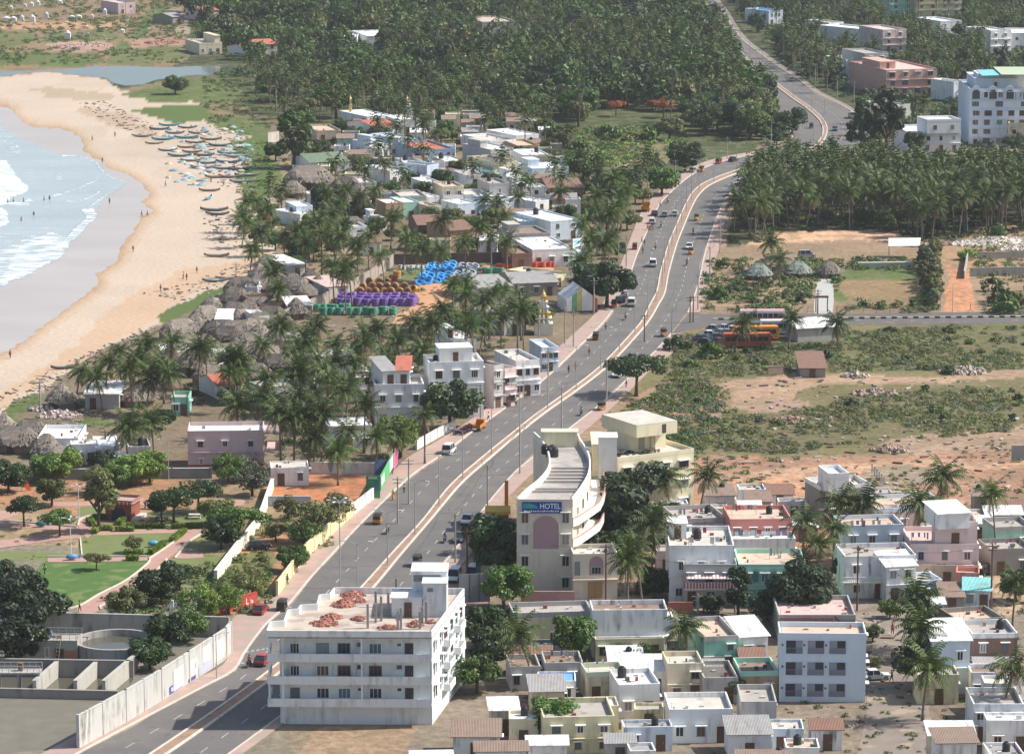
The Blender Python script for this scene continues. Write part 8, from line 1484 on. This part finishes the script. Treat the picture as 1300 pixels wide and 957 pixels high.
mix([(255, 98), (330, 104), (345, 150), (395, 172), (460, 142), (500, 132), (560, 118), (700, 150), (750, 190), (880, 170), (960, 180), (985, 140), (940, 80), (890, 12), (850, -45), (235, -45), (235, 20), (262, 70), (330, 82)], 8.6, 5, .42, ['dark', 'mid', 'deep', 'mid', 'dark', 'olive', 'deep', 'mid', 'mid'], 'woods', (6.5, 12.5), [CLEAR[5], CLEAR[7], [(325, 92), (445, 92), (445, 103), (325, 103)], [(235, 78), (345, 80), (345, 100), (235, 100)], [(520, 60), (548, 58), (552, 66), (522, 68)], [(690, 92), (715, 90), (718, 98), (690, 100)]], (7, 15))
mix([(1010, 95), (1045, 118), (1105, 140), (1105, 195), (1145, 205), (1360, 205), (1360, -45), (880, -45), (925, 5)], 8.0, 6, .6, ['dark', 'mid', 'deep'], 'upper', (8, 11), (), (6, 10), 2.5)
mix([(985, 140), (1000, 160), (1000, 182), (965, 190), (940, 185), (960, 150)], 8, 7, .3, ['dark', 'mid'], 'upper', (8, 11))
ALLP.sort(); WOODS.sort()
ZL = dict(v='coconut palm among the village houses beside the dual road', village='coconut palm rising between the thatch and flat roofs', grove='coconut palm in the dense grove right of the road bend', roadside='coconut palm in the roadside belt above the parked vehicles', woods='coconut palm in the deep woods behind the village', upper='coconut palm between the villas of the upper hillside')
ZT = dict(village='leafy tree among the village roofs', roadside='leafy tree in the belt beside the parked vehicles', woods='broad tree in the deep woods behind the village', upper='broad tree between the villas near the top', grove='broad tree standing inside the palm grove')
NP, NT = 272, 225
for i, (y, x, h, z) in enumerate(ALLP[:NP]):
    px, py = P((x, y, h)); palm(px, py, h, ZL[z], 'palms: ' + ZL[z][13:])
def stuff_join(name, temps, inst, mats):
    """one object from many transformed copies of a few low-face templates"""
    V_, F_, M_, o_ = [], [], [], 0
    for k, x, y, z, s_, sz, a_ in inst:
        tv, tf, tm = temps[k]; c_, q = math.cos(a_), math.sin(a_); v = tv * np.array([s_, s_, sz]); v = np.stack([v[:, 0] * c_ - v[:, 1] * q + x, v[:, 0] * q + v[:, 1] * c_ + y, v[:, 2] + z], 1); V_.append(v); F_.append(tf + o_); M_.append(tm); o_ += len(tv)
    V_ = np.concatenate(V_); F_ = np.concatenate(F_); M_ = np.concatenate(M_); me = bpy.data.meshes.new(name); me.vertices.add(len(V_)); me.vertices.foreach_set('co', V_.astype(np.float32).ravel()); me.loops.add(F_.size); me.loops.foreach_set('vertex_index', F_.astype(np.int32).ravel()); me.polygons.add(len(F_))
    me.polygons.foreach_set('loop_start', np.arange(0, F_.size, 4, dtype=np.int32)); 
    for m in mats: me.materials.append(m)
    me.polygons.foreach_set('material_index', M_.astype(np.int32)); me.update(); me.validate(); o = ob(name, me); o['kind'] = 'stuff'; return o
def q4(me, mi=None):
    v = np.array([t_.co[:] for t_ in me.vertices]); f = np.array([tuple(p.vertices) if len(p.vertices) == 4 else tuple(p.vertices)[:3] + (p.vertices[2],) for p in me.polygons if len(p.vertices) == 4]); m = np.array([p.material_index if mi is None else mi for p in me.polygons if len(p.vertices) == 4]); return v, f, m
LP = [palm_crown(s_, 15, 4.3, 3, 5) for s_ in (11, 12, 13)]; b = MB(); b.tube([(0, 0, 0), (.1, 0, 5), (0, 0, 10)], [.2, .15, .13], 4, cap=False); LT = b.mesh('lt', bark)
temps = [q4(m_) for m_ in LP] + [q4(LT, 2)]; inst = []
for y, x, h, z in ALLP[NP:]: a_ = random.uniform(0, 6.28); inst.append((random.randrange(3), x, y, h, random.uniform(.85, 1.15), 1, a_)); inst.append((3, x, y, 0, 1.2, h / 10, a_))
print('palms', len(ALLP), 'trees', len(WOODS))
stuff_join('palm_woods', temps, inst, [palm_l, palm_d, bark])
SH = ['broad', 'round', 'broad', 'feathery']
for y, x, r_, lf, z, q in WOODS[:NT]:
    p = Vector((x, y, 0)); px, py = P(p); sh = SH[int(q * 4)]; tree(px, py, r_ * scale_at(p), sh, lf, ZT[z], 'trees: ' + ZT[z], ground=True)
LF = list(LEAF); tw = [clump_crown(70 + i, 4.0, 6.6, 18, 560, .40) for i in range(4)]; temps = [(v, f, np.full(len(f), LF.index(l_))) for l_ in LF for v, f in tw]; tr_i = len(temps); b = MB(); b.tube([(0, 0, 0), (0, 0, 4)], [.3, .15], 4, cap=False); temps.append(q4(b.mesh('lt', wood), len(LF))); inst = []
for y, x, r_, lf, z, q in WOODS[NT:]: k = r_ / 8; inst.append((LF.index(lf) * 4 + int(q * 3.99), x, y, .5 * k, k, k * (.8 + .5 * q), q * 40)); inst.append((tr_i, x, y, 0, 1, k, 0))
stuff_join('far_woods', temps, inst, [LEAF[k] for k in LF] + [wood])
for i, (x, y, w2) in enumerate(((762, 120, 22), (782, 132, 26), (842, 131, 30), (828, 130, 20))): tree(x, y, w2, 'umbrella', 'flame', ['flame tree with a compact orange crown highest in the woods', 'flame tree with low orange crown in the dark woods', 'widest orange flame tree in the dark woods', 'pale orange flame tree touching the widest one'][i], name='flame_tree', hs=1.3)
# ---- single broad trees
TREES = [(788, 828, 36, 'feathery', 'mid', 'leafy bush tree at the yellow porch'), (822, 828, 40, 'feathery', 'mid', 'second leafy bush tree at the yellow porch'), (905, 764, 26, 'broad', 'dark', 'small dark tree behind the brick red wall'), (700, 830, 22, 'broad', 'dark', 'small tree in a walled yard'), (975, 765, 40, 'broad', 'dark', 'dark tree in the lane behind the metal roofed house'), (1075, 720, 34, 'round', 'dark', 'dark tree left of the stained white building'), (1130, 770, 26, 'broad', 'mid', 'little tree at the lane corner'), (930, 870, 34, 'broad', 'mid', 'tree between the lowest houses'), (760, 860, 30, 'broad', 'dark', 'tree behind the cream house'), (845, 690, 40, 'broad', 'deep', 'deep green tree left of the crowded white house'), (830, 735, 44, 'broad', 'deep', 'shady tree over the hotel lane'), (660, 775, 30, 'broad', 'dark', 'tree before the pink tiled wall'), (808, 462, 72, 'umbrella', 'dark', 'spreading umbrella tree leaning over the right carriageway'), (770, 355, 62, 'broad', 'dark', 'big dark tree behind the festival tent'), (748, 350, 44, 'round', 'dark', 'dark tree joined to the left of the big roadside tree'), (572, 508, 66, 'broad', 'dark', 'wide dark tree in front of the large white building'), (508, 545, 46, 'round', 'bright', 'bright green round tree near the footpath wall'), (720, 800, 0, '', '', ''),
 (680, 400, 40, 'broad', 'mid', 'tree behind the stepped temple tower'), (634, 688, 64, 'round', 'dark', 'dark tree left of the hotel facade'), (618, 670, 44, 'round', 'deep', 'deep green tree beside yellow stall'), (640, 740, 60, 'broad', 'mid', 'mid green tree in front of the hotel corner'), (675, 725, 34, 'feathery', 'yellow', 'yellow flowering tree at the hotel foot'), (612, 790, 50, 'round', 'dark', 'dark tree right of the apartment side wall'), (625, 820, 56, 'broad', 'dark', 'broad tree below the hoarding frame'), (605, 850, 54, 'broad', 'mid', 'tree touching the lower apartment balconies'), (640, 790, 50, 'broad', 'dark', 'tree between hoarding frame and yellow house'),
 (782, 640, 84, 'round', 'deep', 'dark rounded tree against the hotel flank'), (806, 600, 66, 'round', 'deep', 'dark tree in front of the hotel wing'), (778, 690, 66, 'broad', 'dark', 'dense tree above the hotel annexe'), (840, 650, 40, 'broad', 'mid', 'tree with light leaves beside the crowded house'), (726, 800, 52, 'round', 'mid', 'round tree in front of the pale yellow house'), (700, 905, 60, 'broad', 'mid', 'tree in the street of low houses'), (1020, 742, 80, 'broad', 'deep', 'round dark tree below the mint green house'), (938, 745, 30, 'tall', 'dark', 'slim tree beside red striped balcony house'), (952, 788, 30, 'feathery', 'grey', 'thin grey leaved tree between roofs'),
 (1166, 790, 40, 'tall', 'dark', 'tall climbing tree in the lane'), (1168, 835, 54, 'round', 'dark', 'thick dark tree at the lane end'), (1108, 800, 26, 'feathery', 'mid', 'sparse tree beside the pale blue building'), (1112, 840, 24, 'feathery', 'olive', 'sparse olive tree near the white car'), (1290, 740, 44, 'broad', 'dark', 'dark tree at the lane by the right edge'), (1290, 700, 30, 'broad', 'mid', 'small tree by weathered grey house'), (35, 760, 78, 'broad', 'deep', 'massive dark tree over the waterworks corner'), (10, 735, 60, 'broad', 'deep', 'dark tree at the left edge of the lawns'), (25, 795, 66, 'round', 'deep', 'dark tree beside the concrete waterworks wall'),
 (215, 800, 54, 'broad', 'dark', 'dark tree over the round tank'), (190, 825, 44, 'broad', 'dark', 'low tree leaning on the tank rim'), (240, 790, 44, 'broad', 'mid', 'tree behind the curved concrete wall'), (30, 640, 50, 'umbrella', 'dark', 'flat topped tree left in the park'), (75, 655, 46, 'umbrella', 'mid', 'flat topped tree left of the brick kiosk'), (65, 618, 32, 'round', 'olive', 'small round tree by the orange slide'), (125, 630, 36, 'tall', 'olive', 'upright tree beside the brick kiosk'), (125, 605, 40, 'feathery', 'olive', 'olive tree before the green park wall'), (220, 630, 60, 'umbrella', 'dark', 'wide layered tree behind the hedges'), (252, 620, 54, 'umbrella', 'dark', 'second layered tree with a clear stem'), (205, 640, 40, 'umbrella', 'dark', 'layered tree above the picnic tables'), (300, 655, 66, 'umbrella', 'mid', 'large spreading tree beside the park edge wall'), (280, 672, 44, 'broad', 'dark', 'tree shading the park corner'), (275, 645, 40, 'broad', 'olive', 'pale tree near the pink house corner'),
 (290, 590, 44, 'feathery', 'mid', 'leafy tree in front of the pink house'), (320, 605, 44, 'feathery', 'grey', 'grey leaved tree at the red lot corner'), (310, 590, 36, 'feathery', 'grey', 'silvery tree touching the pink house'), (80, 585, 46, 'broad', 'bright', 'bright green tree before the white houses'), (55, 590, 40, 'broad', 'mid', 'tree before the grey huts by the park wall'), (130, 580, 44, 'umbrella', 'deep', 'dark tree in front of the white house front'), (165, 592, 44, 'broad', 'bright', 'bright tree before the green park wall'), (190, 588, 44, 'broad', 'bright', 'bright tree below the plain grey house'), (150, 600, 36, 'broad', 'mid', 'tree between the two bright trees'), (10, 600, 44, 'broad', 'dark', 'dark tree at the left end of the park wall'),
 (205, 735, 58, 'broad', 'deep', 'dark tree where the brick path narrows'), (228, 725, 44, 'umbrella', 'dark', 'tree with bare stems beside the dark path tree'), (160, 760, 44, 'broad', 'olive', 'bushy tree at the lower end of the path'), (255, 760, 56, 'feathery', 'bright', 'light green tree behind the white slide frames'), (290, 755, 44, 'feathery', 'bright', 'light green tree by the red painted wall'), (320, 735, 46, 'feathery', 'olive', 'thin tree on the red parking ground'), (372, 705, 36, 'broad', 'mid', 'tree leaning over the yellow footpath wall'), (400, 655, 60, 'feathery', 'olive', 'olive tree behind the yellow wall'), (385, 672, 44, 'feathery', 'mid', 'mid green tree behind the yellow wall'), (425, 640, 44, 'feathery', 'olive', 'olive tree near the tall lamp mast'), (365, 640, 34, 'feathery', 'olive', 'brownish bush tree in the scrub lot'),
 (350, 672, 30, 'feathery', 'olive', 'dry tree in the scrub lot'), (168, 688, 24, 'feathery', 'olive', 'young thin tree on the dry lawn'), (122, 707, 30, 'umbrella', 'olive', 'low thin tree between the two lawns'), (372, 170, 34, 'tall', 'mid', 'upright leafy tree at the edge of the beach grass'), (350, 190, 26, 'broad', 'dark', 'tree beside ruined wall'), (222, 105, 26, 'broad', 'mid', 'round bush like tree at the lagoon'), (418, 248, 36, 'broad', 'deep', 'dark tree in front of huge thatched hall'), (455, 265, 34, 'broad', 'dark', 'dark tree beside the huts of the white yard'), (600, 590, 0, '', '', ''), (1095, 158, 36, 'tall', 'deep', 'dense dark tree beside the upper road'), (1125, 150, 40, 'tall', 'deep', 'dark conifer like tree near the white villa'), (1006, 150, 38, 'broad', 'dark', 'big tree covering the upper road median'), (965, 140, 40, 'broad', 'olive', 'pale tree right of the flame trees'), (850, 160, 32, 'broad', 'olive', 'light tree on the green clearing'), (870, 195, 40, 'broad', 'dark', 'dark tree over the parked roadside vehicles'), (840, 225, 40, 'broad', 'mid', 'roadside tree above the white parked car'), (785, 235, 50, 'broad', 'dark', 'bushy tree in the roadside belt'), (740, 205, 44, 'broad', 'mid', 'bushy tree below the pale clearing')]
for a_ in TREES:
    if a_[2]: tree(a_[0], a_[1], a_[2] * 1.2, *a_[3:])
# ---- casuarina row by the lawn, bushes and scrub
for i in range(26): x = 1178 + random.uniform(-9, 9); y = 330 + i * 2.5; tree(x + (y - 330) * .05, y, random.uniform(15, 22), 'tall', random.choice(['grey', 'olive', 'olive']), 'slender grey green tree in the row beside the lawn', 'row of slender trees beside the lawn', 'casuarina', True, hs=.9)
SCR = [(800, 560), (822, 515), (850, 470), (860, 425), (1000, 422), (1300, 412), (1360, 412), (1360, 465), (1270, 470), (1200, 478), (1180, 470), (1060, 472), (960, 478), (900, 480), (920, 520), (940, 525), (985, 530), (1010, 520), (1110, 500), (1360, 490), (1360, 552), (1290, 545), (1180, 560), (1000, 577), (900, 572), (870, 590), (830, 585)]
NOS = [[(905, 484), (1060, 474), (1055, 492), (1015, 500), (1010, 520), (985, 532), (935, 524), (905, 500)], [(925, 405), (1070, 405), (1070, 435), (925, 438)], [(1010, 450), (1052, 450), (1052, 480), (1010, 480)]]
pts = scatter(SCR, 4.6, 21, NOS, .5)
rr = random.Random(8); pts = [q for q in pts if fbm(q[2].x * .05, q[2].y * .03, 77) > .38 or rr.random() < .3]; rr.shuffle(pts)
big = sorted(pts[:110], key=lambda q: -q[1])
for px, py, p in big: bush(px, py, rr.uniform(2.2, 4.6) * scale_at(p), rr.choice(['mid', 'dark', 'olive', 'grey']), 'thorny shrub in the scrub beside the side road', 'shrubs scattered over the scrub land', rr.choice(['bush', 'thorn', 'thorn']), .8)
tw = [clump_crown(90 + i, 1.3, .9, 8, 80, .17, .7) for i in range(4)]; temps = [(v, f, np.full(len(f), LF.index(l_))) for l_ in LF for v, f in tw]; inst = []
def tufts(poly, gap, seed, leafs, keep=(), s0=.5, s1=1.4, thr=.4):
    rr = random.Random(seed)
    for px, py, p in scatter(poly, gap, seed, keep, -1.0):
        if fbm(p.x * .07, p.y * .04, 55) < thr and rr.random() > .12: continue
        s_ = rr.uniform(s0, s1); inst.append((LF.index(rr.choice(leafs)) * 4 + rr.randrange(4), p.x, p.y, -.05, s_, s_ * rr.uniform(.5, 1), rr.uniform(0, 6)))
tufts(SCR, 1.55, 31, ['mid', 'olive', 'olive', 'grey', 'olive'], NOS, .3, 1.0, .40)
tufts([(270, 100), (560, 90), (960, 130), (985, 140), (890, 12), (850, -45), (235, -45), (262, 70), (340, 84)], 7.5, 51, ['deep', 'dark', 'mid'], [CLEAR[5], CLEAR[7]], 1.6, 3.4, 0); tufts([(1010, 95), (1105, 140), (1105, 195), (1360, 205), (1360, -45), (880, -45)], 7.5, 52, ['deep', 'dark', 'mid'], (), 1.5, 3, 0); tufts(G1, 5, 53, ['deep', 'dark', 'mid'], (), 1, 2, 0); tufts([(375, 200), (480, 130), (560, 115), (690, 150), (755, 215), (760, 260), (640, 330), (390, 340)], 4.5, 54, ['dark', 'mid', 'olive'], CLEAR, .7, 1.8, .42)
tufts([(760, 535), (870, 480), (930, 500), (880, 590), (830, 585)], 2.0, 33, ['olive', 'mid', 'grey'])
tufts([(890, 580), (1360, 560), (1360, 640), (1230, 640), (1050, 620), (890, 620)], 3.6, 34, ['olive', 'mid', 'grey'], (), .3, .9, .5)
tufts([(880, 330), (1190, 330), (1190, 398), (890, 398)], 2.5, 35, ['mid', 'dark', 'mid', 'olive'], [[(1066, 344), (1172, 342), (1172, 386), (1064, 386)], [(1035, 352), (1060, 352), (1060, 398), (1035, 398)]], .5, 1.9)
tufts([(1236, 300), (1360, 285), (1360, 400), (1250, 400)], 3.0, 36, ['mid', 'olive', 'grey']); tufts([(730, 165), (870, 160), (870, 205), (735, 215)], 2.6, 37, ['olive', 'mid', 'bright', 'mid'], (), .6, 2.0, .42)
tufts([(270, 95), (330, 100), (470, 115), (560, 100), (470, 82), (300, 85)], 3.0, 38, ['mid', 'olive', 'grey'], (), .8, 2.2); tufts([(-30, 0), (232, 0), (240, 80), (0, 85), (-30, 85)], 4.2, 39, ['mid', 'olive', 'mid'], (), .6, 1.6, .5)
tufts([(260, 100), (350, 105), (345, 215), (360, 300), (335, 350), (300, 300), (310, 200), (262, 150)], 3.2, 40, ['mid', 'mid', 'olive'], (), .4, 1.2, .5)
tufts([(100, 700), (340, 690), (345, 765), (290, 790), (140, 790)], 2.0, 41, ['mid', 'olive', 'dark'], [[(100, 772), (340, 690), (345, 650), (100, 650)]], .4, 1.3, .3); tufts([(290, 660), (430, 645), (420, 690), (350, 745), (290, 745)], 2.4, 42, ['olive', 'mid'], [[(290, 690), (385, 680), (380, 715), (300, 740)]], .4, 1.3, .42)
tufts([(355, 195), (480, 185), (640, 330), (480, 420), (240, 480), (200, 420), (330, 350), (352, 300)], 4.0, 43, ['mid', 'olive', 'dark'], (), .4, 1.2, .5); tufts([(330, 440), (650, 380), (640, 480), (540, 570), (400, 600), (200, 520)], 3.4, 44, ['mid', 'olive', 'dark'], CLEAR, .4, 1.3, .45)
tufts([(640, 770), (1300, 690), (1300, 960), (600, 960)], 3.2, 45, ['mid', 'dark', 'dark'], (), .2, .7, .5); tufts([(0, 605), (340, 600), (345, 690), (200, 690), (0, 700)], 3.5, 46, ['olive', 'mid'], (), .2, .6, .5)
stuff_join('scrub', temps, inst, [LEAF[k] for k in LF]); print('tufts', len(inst))
for i, (x, y, w2, lf) in enumerate(((1266, 385, 54, 'mid'), (1275, 396, 50, 'mid'), (1290, 390, 44, 'olive'), (1258, 370, 36, 'dark'), (1270, 300, 34, 'mid'), (1230, 330, 30, 'bright'), (860, 445, 40, 'dark'), (900, 455, 44, 'mid'), (945, 440, 50, 'dark'), (1045, 455, 26, 'dark'), (690, 205, 30, 'mid'), (735, 195, 34, 'mid'), (770, 178, 40, 'mid'), (800, 182, 34, 'olive'), (825, 180, 40, 'mid'), (920, 340, 26, 'mid'), (912, 380, 34, 'mid'), (930, 372, 24, 'dark'), (960, 375, 20, 'mid'), (1018, 385, 22, 'dark'), (1095, 390, 18, 'mid'), (1120, 392, 22, 'mid'), (1140, 390, 20, 'olive'), (1158, 390, 22, 'mid'))): bush(x, y, w2, lf, 'leafy bush on the verge along the road or side road', 'bushes on the road verges', 'bush', 1.0)
